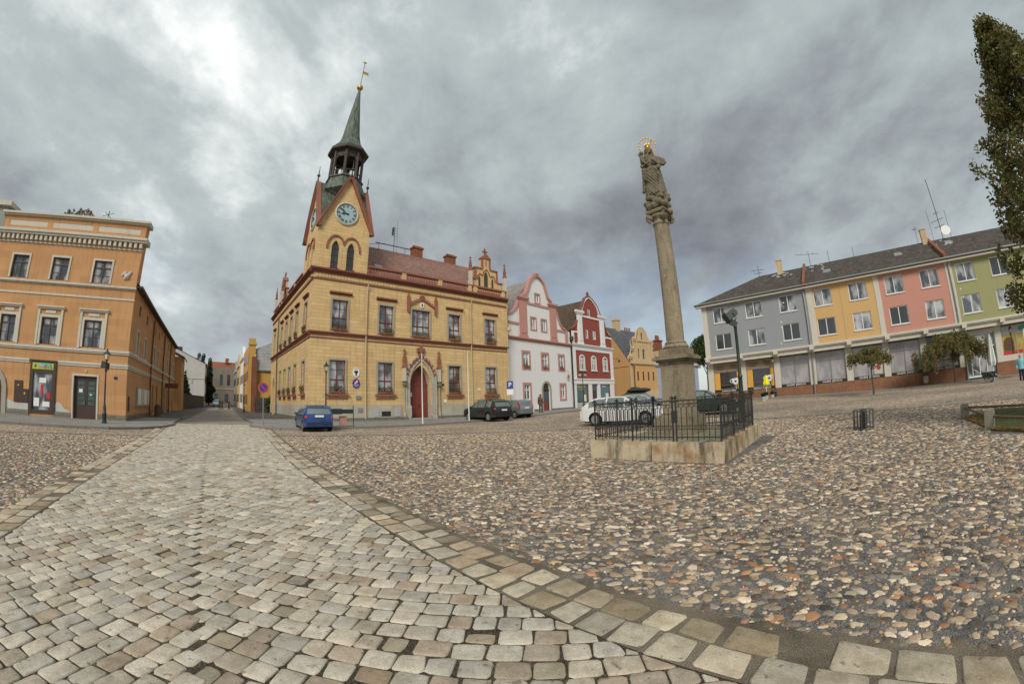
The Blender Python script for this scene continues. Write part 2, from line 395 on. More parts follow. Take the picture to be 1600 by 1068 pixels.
M_WINB=simple('brown window paint',(.06,.04,.03),.5,.5)
M_DOORR=simple('red brown door boards',(.20,.045,.03),.5,.5,0,.3,3)
M_DOORB=simple('dark brown door wood',(.055,.03,.022),.45,.5,0,.3,3)
M_WOOD=simple('weathered wood',(.16,.11,.07),.8,.2,0,.3,6,.4,40)
M_BLACK=simple('black plastic',(.02,.02,.02),.5,.5)
M_GREYBOX=simple('grey utility door',(.38,.41,.42),.5,.5)
M_GL=glass('window glass',(.05,.06,.07),(.48,.50,.52))
M_GLD=glass('dark window glass',(.025,.028,.03))
M_GLC=glass('curtained window glass',(.09,.10,.12),(.62,.64,.66))
M_GLSHOP=glass('shop window with drawn blinds',(.30,.28,.29),(.52,.50,.50),.2)
M_GLGREEN=glass('green tinted shop glass',(.03,.07,.06))
M_CURT=simple('yellow curtain',(.72,.40,.08),.8,.2,0,.25,9)
M_PAPER=simple('white enamel',(.75,.75,.73),.35,.5,0,.03)
M_BLUES=simple('blue enamel',(.03,.05,.28),.35,.5,0,.05)
M_REDS=simple('red enamel',(.55,.03,.03),.35,.5,0,.05)
M_BROWNP=simple('beige brown sign panel',(.36,.27,.19),.6,.4,0,.06)
M_TXTD=simple('dark lettering',(.10,.05,.03),.6,.3,0,0)
M_TXTW=simple('white lettering',(.80,.80,.78),.6,.3,0,0)
M_TXTY=simple('yellow lettering',(.70,.55,.05),.6,.3,0,0)
M_SIGNB=simple('black brown sign board',(.035,.025,.02),.6,.4,0,.1)
M_DIAL=simple('pale clock face',(.33,.47,.49),.5,.4,0,.06)
def leafmat(name,cs,rough=.6):
    t=NT(name,rough,.25); g_=t.N.new('ShaderNodeNewGeometry')
    r=t.ramp(g_.outputs['Random Per Island'],[(i/(len(cs)-1),c) for i,c in enumerate(cs)])
    n=t.noise(t.mapv('Object'),.8,3,.6); t.col(t.mix(1.,r,t.mix(n,(.7,.7,.7),(1.25,1.25,1.25)),'MULTIPLY'))
    tr=t.N.new('ShaderNodeBsdfTranslucent'); t.L.new(r,tr.inputs[0]); mx=t.N.new('ShaderNodeMixShader'); mx.inputs[0].default_value=.25
    out=t.N['Material Output']; t.L.new(t.b.outputs[0],mx.inputs[1]); t.L.new(tr.outputs[0],mx.inputs[2]); t.L.new(mx.outputs[0],out.inputs[0]); return t.m
M_LEAFBIG=leafmat('autumn tree leaves',[(.075,.095,.03),(.13,.15,.05),(.18,.17,.06),(.24,.18,.06),(.12,.135,.042)])
M_LEAFRUST=leafmat('rusty green leaves',[(.11,.14,.045),(.17,.17,.065),(.25,.19,.075),(.19,.14,.06),(.13,.15,.05)])
M_LEAFG=leafmat('green leaves',[(.03,.06,.018),(.05,.09,.025),(.08,.11,.035)])
M_LEAFD=leafmat('dark conifer needles',[(.016,.03,.014),(.028,.045,.02),(.04,.055,.025)])
M_LEAFBOX=leafmat('flower box plants',[(.05,.08,.02),(.10,.13,.03),(.16,.15,.04),(.20,.09,.05)])
M_BARK=simple('bark',(.11,.09,.07),.9,.2,0,.3,5,.6,20)

# ---------------------------------------------------------------- ground
DS=np.array([-.6626,.749]); DN=np.array([.749,.6626])       # along and across the street
PCOL=[(0,(.085,.080,.072)),(.14,(.22,.19,.155)),(.28,(.40,.31,.22)),(.4,(.30,.24,.185)),(.52,(.17,.16,.15)),(.62,(.50,.42,.32)),(.73,(.36,.19,.10)),(.8,(.25,.235,.215)),(.9,(.55,.50,.42)),(1,(.13,.10,.08))]
def ground_mat():
    t=NT('cobbles in mortar',.8,.3); o=t.mapv('Object',(1,1,1)); wp=t.mapv('Object',(1,1,1),rot=(0,0,.5))
    nz=t.N.new('ShaderNodeTexNoise'); nz.inputs['Scale'].default_value=9; t.L.new(wp,nz.inputs['Vector'])
    add=t.N.new('ShaderNodeVectorMath'); add.operation='MULTIPLY_ADD'; t.L.new(nz.outputs['Color'],add.inputs[0]); add.inputs[1].default_value=(.05,.05,0); t.L.new(wp,add.inputs[2])
    sc=t.N.new('ShaderNodeVectorMath'); sc.operation='MULTIPLY'; t.L.new(add.outputs[0],sc.inputs[0]); sc.inputs[1].default_value=(1,1.45,0.001)
    v=t.N.new('ShaderNodeTexVoronoi'); v.inputs['Scale'].default_value=8.5; t.L.new(sc.outputs[0],v.inputs['Vector'])
    sp=t.N.new('ShaderNodeSeparateColor'); t.L.new(v.outputs['Color'],sp.inputs[0])
    peb=t.ramp(sp.outputs[0],PCOL); msk=t.ramp(v.outputs['Distance'],[(.46,1.),(.56,0.)])
    mort=t.mix(t.noise(o,60,3,.7),(.09,.085,.08),(.22,.21,.20))
    c=t.mix(msk,mort,peb)
    wet=t.noise(o,.16,5,.6,.6); c=t.mix(1.,c,t.ramp(wet,[(.3,(.95,.92,.86)),(.5,(1.4,1.3,1.15)),(.7,(1.85,1.7,1.45))]),'MULTIPLY')
    sp2=t.noise(o,5.5,5,.8); c=t.mix(1.,c,t.ramp(sp2,[(.35,(.6,.58,.56)),(.5,(1,1,1)),(.66,(1.5,1.42,1.3))]),'MULTIPLY')
    t.col(c); t.bump(msk,.7,.02); return t.m
M_GROUND=ground_mat()
def mortar_mat():
    t=NT('gritty grey mortar',.85,.3); o=t.mapv('Object'); s_=t.noise(o,140,3,.75); b=t.noise(o,1.1,5,.6)
    c=t.ramp(s_,[(.38,(.045,.045,.047)),(.52,(.14,.138,.14)),(.64,(.42,.41,.39))]); c=t.mix(1.,c,t.ramp(b,[(.35,(.6,.58,.58)),(.6,(1.15,1.08,1.0))]),'MULTIPLY'); t.col(c); t.bump(s_,.5,.006); return t.m
M_MORTAR=mortar_mat()
def dirt_mat():
    t=NT('brown joint dirt',.9,.25); o=t.mapv('Object'); s_=t.noise(o,110,3,.8); b=t.noise(o,.9,5,.6)
    c=t.ramp(s_,[(.38,(.022,.018,.014)),(.55,(.07,.058,.043)),(.68,(.28,.24,.19))]); c=t.mix(1.,c,t.ramp(b,[(.35,(.65,.6,.55)),(.6,(1.2,1.15,1.05))]),'MULTIPLY'); t.col(c); t.bump(s_,.5,.006); return t.m
M_DIRT=dirt_mat()
def stone_mat(name,rough,pock):
    t=NT(name,rough,.3); a=t.N.new('ShaderNodeVertexColor'); a.layer_name='tone'; o=t.mapv('Object')
    n=t.noise(o,38,5,.7); f=t.noise(o,150,3,.7); l=t.noise(o,7,4,.6)
    c=t.mix(1.,a.outputs[0],t.mix(n,(.62,.61,.59),(1.28,1.26,1.22)),'MULTIPLY')
    c=t.mix(1.,c,t.ramp(l,[(.3,(.74,.71,.66)),(.6,(1.08,1.06,1.04))]),'MULTIPLY'); c=t.mix(1.,c,t.ramp(f,[(.34,(.70,.69,.68)),(.5,(1,1,1)),(.66,(1.22,1.21,1.18))]),'MULTIPLY')
    if pock: c=t.mix(t.math('MULTIPLY',t.ramp(t.noise(o,17,2,.5),[(.66,0.),(.72,1.)]),.6),c,(.09,.08,.065))
    t.col(c); t.bump(t.math('ADD',n,t.math('MULTIPLY',f,.5)),.8 if pock else .4,.008); return t.m
M_SETT=stone_mat('worn granite setts',.6,True)
M_PEB=stone_mat('rounded field pebbles',.65,False)
def axis(near,far,step,grow):
    a=list(np.arange(-near,near+.01,step)); x=near
    while x<far: step*=grow; x+=step; a=[-x]+a+[x]
    return np.array(a)
ax=axis(60,900,1.5,1.25); X_,Y_=np.meshgrid(ax,ax); Z_=G(X_,Y_); nx_=len(ax)
V_=np.stack([X_.ravel(),Y_.ravel(),Z_.ravel()],1); ii=np.arange(nx_*nx_).reshape(nx_,nx_)
F_=np.stack([ii[:-1,:-1].ravel(),ii[:-1,1:].ravel(),ii[1:,1:].ravel(),ii[1:,:-1].ravel()],1)
o=rawmesh('ground',V_,F_,M_GROUND); o['kind']='structure'
def SN(s,n): 
    return DS[0]*np.asarray(s)+DN[0]*np.asarray(n), DS[1]*np.asarray(s)+DN[1]*np.asarray(n)
def sheet(name,rows,mat,dz,sub=1.5,**kw):
    """ribbon through pairs of (x,y) edge points, laid dz above the ground"""
    P=[]
    for (a0,b0),(a1,b1) in zip(rows[:-1],rows[1:]):
        a0,b0,a1,b1=map(np.array,(a0,b0,a1,b1)); k=max(1,int(np.hypot(*(a1-a0))/sub))
        for i in range(k): P.append((a0+(a1-a0)*i/k,b0+(b1-b0)*i/k))
    P.append((np.array(rows[-1][0]),np.array(rows[-1][1]))); m=MB(); nc=6
    for i in range(len(P)-1):
        for j in range(nc):
            q=[P[i][0]+(P[i][1]-P[i][0])*j/nc,P[i][0]+(P[i][1]-P[i][0])*(j+1)/nc,P[i+1][0]+(P[i+1][1]-P[i+1][0])*(j+1)/nc,P[i+1][0]+(P[i+1][1]-P[i+1][0])*j/nc]
            m.face([(p[0],p[1],g(p[0],p[1])+dz) for p in q])
    o=m.build(name,mat)
    for k,v in kw.items(): o[k]=v
    return o
# far part of the street: setts too small to see one by one
def far_setts():
    t=NT('distant setts',.75,.3); o=t.mapv('Object',(1,1,1),rot=(0,0,R(3.5)))
    b=t.N.new('ShaderNodeTexBrick'); b.inputs['Scale'].default_value=1; b.inputs['Brick Width'].default_value=.21; b.inputs['Row Height'].default_value=.17; b.inputs['Mortar Size'].default_value=.012
    b.inputs['Color1'].default_value=(.36,.33,.28,1); b.inputs['Color2'].default_value=(.27,.25,.215,1); b.inputs['Mortar'].default_value=(.08,.065,.05,1); t.L.new(o,b.inputs['Vector'])
    n=t.noise(t.mapv('Object'),.25,5,.6,.5); t.col(t.mix(1.,b.outputs['Color'],t.ramp(n,[(.3,(.68,.66,.62)),(.6,(1.05,1.02,.98))]),'MULTIPLY')); t.bump(b.outputs['Fac'],-.4,.01); return t.m
M_FARSETT=far_setts()
def shL(s): return .03*max(0,s-29)
def shR(s): return .016*max(0,s-38)
rows=[(SN(s,-2.5-.37*smooth(15,30,s)+shL(s)),SN(s,1.85+.92*smooth(8,30,s)+shR(s))) for s in (27.5,35,50,65,80,100,125,160)]
sheet('street_road',rows,M_FARSETT,.010,3,kind='structure')
rows=[(SN(s,-3.05-.37*smooth(15,30,s)),SN(s,2.46+.92*smooth(8,30,s))) for s in (-6,0,6,9,12,15,18,21,24,27,30,31)]
sheet('road_bed',rows,M_DIRT,.004,1.5,kind='structure')

def clip(poly,nrm,off):
    """keep the part of the polygon with p.nrm <= off"""
    out=[]
    for i in range(len(poly)):
        a,b=poly[i],poly[(i+1)%len(poly)]; da=a@nrm-off; db=b@nrm-off
        if da<=0: out.append(a)
        if (da<0)!=(db<0): out.append(a+(b-a)*(da/(da-db)))
    return out
def lay(stones,name,mat,joint=.0055,lift=.015,**kw):
    """stones = list of (polygon, height offset, colour): every one a low dome with rounded corners"""
    V=[];F=[];C=[];b=0
    for poly,dz,col in stones:
        p=np.array(poly); n=len(p); c=p.mean(0); ck=.3 if n==4 else .16
        e=np.roll(p,-1,0)-p; l=np.hypot(e[:,0],e[:,1])[:,None]+1e-9
        cut=np.minimum(.014+.012*rng.random((n,1)),l*ck)
        a1=p+e/l*cut; pe=np.roll(e,1,0); pl_=np.roll(l,1,0); a0=p-pe/pl_*np.minimum(.014+.01*rng.random((n,1)),pl_*ck)
        ring=np.empty((2*n,2)); ring[0::2]=a0; ring[1::2]=a1
        ring+=rng.normal(0,.0045,ring.shape); d=ring-c; r=np.hypot(d[:,0],d[:,1])[:,None]+1e-9
        r0=c+d*np.maximum(.3,(r-joint)/r); r1=c+d*np.maximum(.25,(r-joint-.005)/r); rb=c+d*np.maximum(.22,(r-joint-.014)/r); r2=c+d*.5
        z=float(G(c[0],c[1])); k=2*n
        tilt=rng.normal(0,.018,2)
        for rr,h in ((r0,-.004),(r1,lift-.0035),(rb,lift-.0004),(r2,lift)):
            zz=z+h+dz+(rr-c)@tilt if h>0 else z+h+0*(rr-c)@tilt
            V.append(np.column_stack([rr,zz]))
        V.append(np.array([[c[0],c[1],z+lift+.001+dz]])); C.append(np.repeat([col],4*k+1,0))
        i=np.arange(k); j=(i+1)%k
        F.append(np.stack([b+i,b+j,b+k+j,b+k+i],1)); F.append(np.stack([b+k+i,b+k+j,b+2*k+j,b+2*k+i],1))
        F.append(np.stack([b+2*k+i,b+2*k+j,b+3*k+j,b+3*k+i],1)); F.append(np.stack([b+3*k+i,b+3*k+j,b+4*k+0*i,b+4*k+0*i],1)); b+=4*k+1
    V=np.concatenate(V); F=np.concatenate(F); C=np.concatenate(C)
    tri=F[:,2]==F[:,3]
    me=bpy.data.meshes.new(name); loops=np.concatenate([F[~tri].ravel(),F[tri][:,:3].ravel()]).astype(np.int32)
    nq=(~tri).sum(); nt=tri.sum(); me.vertices.add(len(V)); me.vertices.foreach_set('co',V.astype(np.float32).ravel())
    me.loops.add(len(loops)); me.loops.foreach_set('vertex_index',loops); me.polygons.add(int(nq+nt))
    me.polygons.foreach_set('loop_start',np.concatenate([np.arange(nq)*4,nq*4+np.arange(nt)*3]).astype(np.int32))
    me.polygons.foreach_set('loop_total',np.concatenate([np.full(nq,4),np.full(nt,3)]).astype(np.int32))
    me.polygons.foreach_set('use_smooth',np.ones(int(nq+nt),bool)); me.update(calc_edges=True)
    ca=me.color_attributes.new('tone','FLOAT_COLOR','POINT'); c4=np.ones((len(V),4),np.float32); c4[:,:3]=C; ca.data.foreach_set('color',c4.ravel())
    me.materials.append(mat); o=bpy.data.objects.new(name,me); COL.objects.link(o)
    for k,v in kw.items(): o[k]=v
    return o
SETTC=1.2*np.array([(.46,.43,.37),(.43,.41,.37),(.40,.385,.345),(.49,.445,.37),(.40,.355,.29),(.46,.435,.38),(.37,.31,.245),(.51,.47,.405)])
def settcol():
    return SETTC[rng.integers(len(SETTC))]*rng.uniform(.80,1.12)
# carriageway: setts laid diagonally, the two halves meeting in a chevron on the centre line
stones=[]; e1=np.array([math.cos(R(86.5)),math.sin(R(86.5))]); e2=np.array([math.cos(R(-3.5)),math.sin(R(-3.5))]); NC=-.33
def halfroad(er,ec,left):
    """rows along er stacked along ec; the two halves interlock in a stepped chevron on the centre line"""
    w=.172; c0=NC/.7071; K=int(60/w)
    for k in range(-K,K):
        q0=k*w; start=c0-q0; t=start; sg=-1 if left else 1; first=True
        while abs(t-start)<7:
            l=rng.uniform(.155,.225); 
            if first: l=rng.uniform(.12,.24); first=False
            j0,j1=rng.normal(0,.004,2)
            A,B=(t-l,t) if left else (t,t+l)
            P=[er*A+ec*(q0+j0),er*B+ec*(q0+j1),er*B+ec*(q0+w+j0),er*A+ec*(q0+w+j1)]; t+=sg*l
            c=sum(P)/4; sv=c@DS; nv=c@DN
            if not(-4<sv<30) or not(-3.1<nv<3.0): continue
            hi_=1.85+.92*float(smooth(8,30,sv)); lo_=-2.5-.37*float(smooth(15,30,sv))
            P=clip(P,DN,hi_-.003); P=clip(P,-DN,-lo_-.003) if len(P)>2 else P
            if len(P)>2:
                A_=abs(sum(P[i][0]*P[(i+1)%len(P)][1]-P[(i+1)%len(P)][0]*P[i][1] for i in range(len(P))))/2
                if A_>.003:
                    sunk=rng.random()<.05
                    stones.append((P,-.009 if sunk else rng.uniform(-.002,.003),settcol()*((.72,.68,.6) if sunk else (1,1,1))))
halfroad(e1,e2,True); halfroad(e2,e1,False)
lay(stones,'sett_road',M_SETT,kind='structure')
def silt_mat():
    t=NT('grey brown silt',.9,.25); o=t.mapv('Object'); s_=t.noise(o,120,3,.8); b=t.noise(o,1.6,5,.6)
    t.col(t.mix(1.,t.ramp(s_,[(.36,(.085,.072,.056)),(.54,(.17,.145,.115)),(.68,(.40,.36,.30))]),t.ramp(b,[(.35,(.6,.57,.52)),(.6,(1.2,1.16,1.08))]),'MULTIPLY')); t.bump(s_,.5,.006); return t.m
M_SILT=silt_mat()
for a_,b_,nm in ((1.86,2.50,'gutter_silt'),(-3.08,-2.51,'gutter_silt.001')):
    sheet(nm,[(SN(s,a_+(.92*smooth(8,30,s) if a_>0 else -.37*smooth(15,30,s))),SN(s,b_+(.92*smooth(8,30,s) if a_>0 else -.37*smooth(15,30,s)))) for s in (-6,0,6,8,10,12,14,16,18,20,22,24,26,28,30)],M_SILT,.0070,1.5,kind='structure')
# channel rows along both edges, half silted up
stones=[]
for n0,n1 in ((1.87,2.13),(2.13,2.40),(-2.52,-2.78),(-2.78,-3.06)):
    s=-4.
    while s<26:
        l=rng.uniform(.22,.36); off=(.92 if n0>0 else -.37)*float(smooth(8 if n0>0 else 15,30,s))
        first=abs(n0) in (1.87,2.78)
        if rng.random()<(.97 if first else .86):
            P=[np.array(SN(s+.01,n0+off)),np.array(SN(s+l-.01,n0+off)),np.array(SN(s+l-.01,n1+off)),np.array(SN(s+.01,n1+off))]
            P=[p+rng.normal(0,.012,2) for p in P]; sunk=rng.random()<(.10 if first else .30)
            stones.append((P,-.0065 if sunk else -.001,settcol()*((.62,.56,.46) if sunk else (1.02,.98,.9))))
        s+=l
lay(stones,'gutter_stones',M_SETT,joint=.010,kind='structure')
# cobbled square by the camera: every pebble modelled
PCS=np.array([c for _,c in PCOL])
def inlawn(x,y): return x>9.9-(y<5.2)*.25 and y<5.25+(x-10.2)*.86 and x<12.9
PLc=np.array([4.2,7.5]); PLa=np.array([-.6613,.7501]); PLb=np.array([.6909,.7230])
def inplinth(x,y):
    d=np.array([x,y])-PLc; a=d@np.array([-.6613,.7501]); b=d@np.array([.7501,.6613]); return -.1<a<3.6 and -.1<b<4.7
stones=[]; st=.092; rows_=[]
for gx in np.arange(-20,20,st):
    for gy in np.arange(-1,20,st):
        r=math.hypot(gx,gy)
        if r>19.5 or r<1.2: continue
        az=math.degrees(math.atan2(gy,gx))
        if not (14<az<162 if r>6 else -12<az<172): continue
        n=gx*DN[0]+gy*DN[1]; s=gx*DS[0]+gy*DS[1]
        if -3.02-.37*float(smooth(15,30,s))<n<2.47+.92*float(smooth(8,30,s)): continue
        if n<0 and r<5: continue
        if inlawn(gx,gy) or inplinth(gx,gy): continue
        if rng.random()<.05: continue
        cx,cy=gx+rng.uniform(-.5,.5)*st,gy+rng.uniform(-.5,.5)*st
        a=rng.uniform(.034,.062)*(1.25 if rng.random()<.12 else 1); bb=a*rng.uniform(.5,.85); th=rng.normal(-.5,.7)
        k=np.arange(7)*2*math.pi/7+rng.normal(0,.12,7); rr=1+rng.normal(0,.19,7)
        ex=a*rr*np.cos(k); ey=bb*rr*np.sin(k); P=np.column_stack([cx+ex*math.cos(th)-ey*math.sin(th),cy+ex*math.sin(th)+ey*math.cos(th)])
        stones.append((P,cx,cy))
        if r<8.5:
            for q in range(2):          # grit between the cobbles
                cx,cy=gx+rng.uniform(-.5,.5)*st,gy+rng.uniform(-.5,.5)*st; a=rng.uniform(.007,.020); k=np.arange(7)*2*math.pi/7; rr=1+rng.normal(0,.2,7); stones.append((np.column_stack([cx+a*rr*np.cos(k),cy+a*.75*rr*np.sin(k)]),cx,cy))
def lay_pebbles(stones):
    n=len(stones); P=np.array([s[0] for s in stones]); c=np.array([[s[1],s[2]] for s in stones])[:,None,:]
    z=G(c[:,0,0],c[:,0,1])[:,None]; h=rng.uniform(.006,.013,(n,1))
    def ring(k,dz): q=c+(P-c)*k; return np.concatenate([q,np.repeat((z+dz)[:,:,None],7,1)],2)
    V=np.concatenate([ring(1.0,0*h),ring(.90,h*.88),ring(.55,h*1.1),np.concatenate([c,(z+h*1.15)[:,:,None]],2)],1)   # 22 per pebble
    b=(np.arange(n)*22)[:,None]; i=np.arange(7); j=(i+1)%7; T=[]
    for o0,o1 in ((0,7),(7,14)):
        T.append(np.stack([b+o0+i,b+o0+j,b+o1+j],2).reshape(-1,3)); T.append(np.stack([b+o0+i,b+o1+j,b+o1+i],2).reshape(-1,3))
    T.append(np.stack([b+14+i,b+14+j,b+21+0*i],2).reshape(-1,3))
    w=np.array([.6,1,1.4,1.2,.7,1.3,.6,1,1.2,.6]); w/=w.sum()
    col=(PCS*.85+PCS.mean(1,keepdims=True)*.15)[rng.choice(len(PCS),n,p=w)]*rng.uniform(.75,1.6,(n,1))*np.array([1.06,1.0,.92]); col=np.repeat(col,22,0)
    o=rawmesh('cobbled_square',V.reshape(-1,3),np.concatenate(T),M_PEB,None,col,smooth=True); o['kind']='structure'
lay_pebbles(stones)
# mortar between those pebbles
m=MB(); N_=64
for rr0,rr1 in [(k,k+1.) for k in np.arange(0,19.4,1.)]:
    for k in range(N_):
        a0,a1=R(-15+190*k/N_),R(-15+190*(k+1)/N_); q=[]
        for r_,a_ in ((rr0,a0),(rr1,a0),(rr1,a1),(rr0,a1)): q.append((r_*math.cos(a_),r_*math.sin(a_)))
        if len(q)==4: m.face([(x,y,g(x,y)+.002) for x,y in q])
o=m.build('mortar_bed',M_MORTAR); o['kind']='structure'

# ---------------------------------------------------------------- pavements with kerbs
def pave_mat(name,c,dark):
    t=NT(name,.8,.3); b=t.N.new('ShaderNodeTexBrick'); b.offset=0; b.inputs['Scale'].default_value=1; b.inputs['Brick Width'].default_value=.5; b.inputs['Row Height'].default_value=.5; b.inputs['Mortar Size'].default_value=.01
    b.inputs['Color1'].default_value=(*c,1); b.inputs['Color2'].default_value=(*scale_c(c,.82),1); b.inputs['Mortar'].default_value=(*scale_c(c,dark),1); t.L.new(t.mapv('Object',rot=(0,0,R(-41.5))),b.inputs['Vector'])
    n=t.noise(t.mapv('Object'),.5,6,.65); t.col(t.mix(1.,b.outputs['Color'],t.mix(n,(.6,.6,.6),(1.3,1.3,1.28)),'MULTIPLY')); return t.m
M_PAVE=pave_mat('grey paving slabs',(.30,.295,.28),.5); M_PAVED=pave_mat('dark asphalt pavement',(.115,.105,.095),.9)
M_KERB=simple('granite kerb',(.20,.185,.16),.8,.3,0,.25,3,.5,30)
def pavement(name,rows,mat,h):
    sheet(name,rows,mat,h,1.2,kind='structure')
    m=MB(); K=[np.array(r[0]) for r in rows]
    P=[]
    for a,b in zip(K[:-1],K[1:]):
        k=max(1,int(np.hypot(*(b-a))/1.0)); P+=[a+(b-a)*i/k for i in range(k)]
    P.append(K[-1]); P=np.array(P); t=np.gradient(P,axis=0); t/=np.hypot(t[:,0],t[:,1])[:,None]; nn=np.column_stack([-t[:,1],t[:,0]])
    inner=np.array(rows[len(rows)//2][1])-np.array(rows[len(rows)//2][0]); mid=nn[len(nn)//2]; sg=-1 if mid@inner>0 else 1
    for i in range(len(P)-1):
        a,b=P[i],P[i+1]; oa,ob=a+nn[i]*sg*.13,b+nn[i+1]*sg*.13; e=(b-a)*.01
        za,zb=g(*a),g(*b)
        A=[(a[0]+e[0],a[1]+e[1]),(oa[0]+e[0],oa[1]+e[1])]; B=[(b[0]-e[0],b[1]-e[1]),(ob[0]-e[0],ob[1]-e[1])]
        top=[(*A[0],za+h+.004),(*A[1],za+h-.008),(*B[1],zb+h-.008),(*B[0],zb+h+.004)]
        m.face(top); m.face([(*A[1],za-.05),(*A[1],za+h-.008),(*B[1],zb+h-.008),(*B[1],zb-.05)])
        m.face([(*A[0],za-.05),(*A[0],za+h+.004),(*A[1],za+h-.008),(*A[1],za-.05)]); m.face([(*B[0],zb-.05),(*B[0],zb+h+.004),(*B[1],zb+h-.008),(*B[1],zb-.05)])
        m.face([(*A[0],za+h+.004),(*A[0],za-.05),(*B[0],zb-.05),(*B[0],zb+h+.004)])
    o=m.build(name.replace('pavement','kerb'),M_KERB); o['kind']='structure'
C=np.array([-15.75,28.6]); LCN=np.array([-23.25,17.53])
def cs(o,s,n): return tuple(o+DS*s+DN*n)
def cf(t,n=.5): return (C[0]+.749*t-.6626*n,C[1]+.6626*t+.749*n)
pavement('street_pavement',[(cs(C,s,-4.4+shR(s+32)),cs(C,s,.5)) for s in (112,90,70,50,34,20,6.5)],M_PAVED,.12)
pavement('pavement',[(cs(C,6.5,-4.4),cs(C,6.5,.5)),(cs(C,-1,-4.3),cf(0,4)),((-17.2,23.2),cf(.3)),((-16.2,21.8),cf(.6)),((-14.8,21),cf(1)),((-13.2,20.7),cf(1.6)),((-12.2,20.95),cf(2.2)),((-10.2,23.1),cf(4.2)),((-6.45,26.75),cf(8.5)),((-3.5,29.8),cf(12.5)),((2.5,37.2),cf(20.5)),((6.2,40.9),(3,47.5)),((12,47.7),(10,55.5)),((18,56.5),(17,63)),((26,68),(24,74))],M_PAVE,.12)
def lf(t,n=.5): return (LCN[0]-.806*t-.592*n,LCN[1]-.592*t+.806*n)
pavement('street_pavement.001',[(cs(LCN,s,2.9+shL(s+28)),cs(LCN,s,-.5)) for s in (112,90,70,50,34,20,7)],M_PAVED,.12)
pavement('pavement.001',[(cs(LCN,7,2.9),cs(LCN,7,-.5)),(cs(LCN,2,2.9),cs(LCN,2,-.5)),((-20.1,18.7),lf(.2)),((-18.9,16.8),lf(.4)),((-18.45,14.8),lf(.7)),((-18.9,13.2),lf(1.2)),((-20.4,11.5),lf(3)),((-22.8,9.2),lf(6)),((-27.5,5),lf(12)),((-36,-2),lf(22))],M_PAVE,.12)
D0=np.array([29.74,28.22]); DA=np.array([-.6884,.7254]); DB=np.array([.7254,.6884])
def da(u,p): q=D0+DA*u+DB*p; return (q[0],q[1])
pavement('pavement.002',[(da(u,-1.6),da(u,1.4)) for u in (24,18,12,6,0,-6,-12,-18,-27)],M_PAVE,.09)
# ---------------------------------------------------------------- building kit
def rect(x0,x1,z0,z1): return [(x0,z0),(x1,z0),(x1,z1),(x0,z1)]
def pointed(x0,x1,z0,zs,zt,n=7):
    """outline of an opening with a pointed arch struck from two centres"""
    c=(x0+x1)/2; w=(x1-x0)/2; h=zt-zs; r=(w*w+h*h)/(2*w); t1=math.atan2(h,r-w) if r>w else math.pi/2
    right=[(x1-r+r*math.cos(t1*k/n),zs+r*math.sin(t1*k/n)) for k in range(n+1)]
    return [(x0,z0)]+[(x1,z0)]+right+[(2*c-x,z) for x,z in right[::-1][1:]]
def rounded(x0,x1,z0,zs,zt,n=8):
    c=(x0+x1)/2; w=(x1-x0)/2
    return [(x0,z0),(x1,z0)]+[(c+w*math.cos(math.pi*k/n),zs+(zt-zs)*math.sin(math.pi*k/n)) for k in range(n+1)]
def window(P,M,x0,x1,z0,z1,y=.16,frame=None,gl=None,bar=.06,cols=2,rows=(.62,),thin=(),name='window',outline=None,casement=True):
    """a window: frame mesh with its bars, pane as its child; the opening is cut in the wall by the caller"""
    frame=frame or M_WINW; gl=gl or M_GL
    m=MB(M); b=bar; m.box(x0,x0+b,y-.03,y+.05,z0,z1); m.box(x1-b,x1,y-.03,y+.05,z0,z1)
    m.box(x0+b,x1-b,y-.03,y+.05,z0,z0+b); m.box(x0+b,x1-b,y-.03,y+.05,z1-b,z1)
    for k in range(1,cols):
        x=x0+(x1-x0)*k/cols; m.box(x-b*.55,x+b*.55,y-.035,y+.045,z0+b,z1-b)
    for r in rows:
        z=z0+(z1-z0)*r; m.box(x0+b,x1-b,y-.05,y+.04,z-b*.6,z+b*.6)
    for r in thin:
        z=z0+(z1-z0)*r; m.box(x0+b,x1-b,y-.015,y+.03,z-b*.22,z+b*.22)
    o=m.build(name,frame,P)
    p=MB(M); p.box(x0+b*.5,x1-b*.5,y+.01,y+.03,z0+b*.5,z1-b*.5); p.build('pane',gl,o)
    return o
def surround(P,M,x0,x1,z0,z1,w,mat,proj=.05,sill=None,name='window_surround',bottom=True):
    """moulding round an opening x0..x1, z0..z1"""
    m=MB(M); m.box(x0-w,x0,-proj,.03,z0-(w if bottom else 0),z1+w); m.box(x1,x1+w,-proj,.03,z0-(w if bottom else 0),z1+w); m.box(x0,x1,-proj,.03,z1,z1+w)
    if bottom: m.box(x0,x1,-proj,.03,z0-w,z0)
    return m.build(name,mat,P)
def band(m,x0,x1,prof,y0=.02):
    """horizontal moulding; prof = list of (z0,z1,proj)"""
    for z0,z1,pr in prof: m.box(x0,x1,-pr,y0,z0,z1)
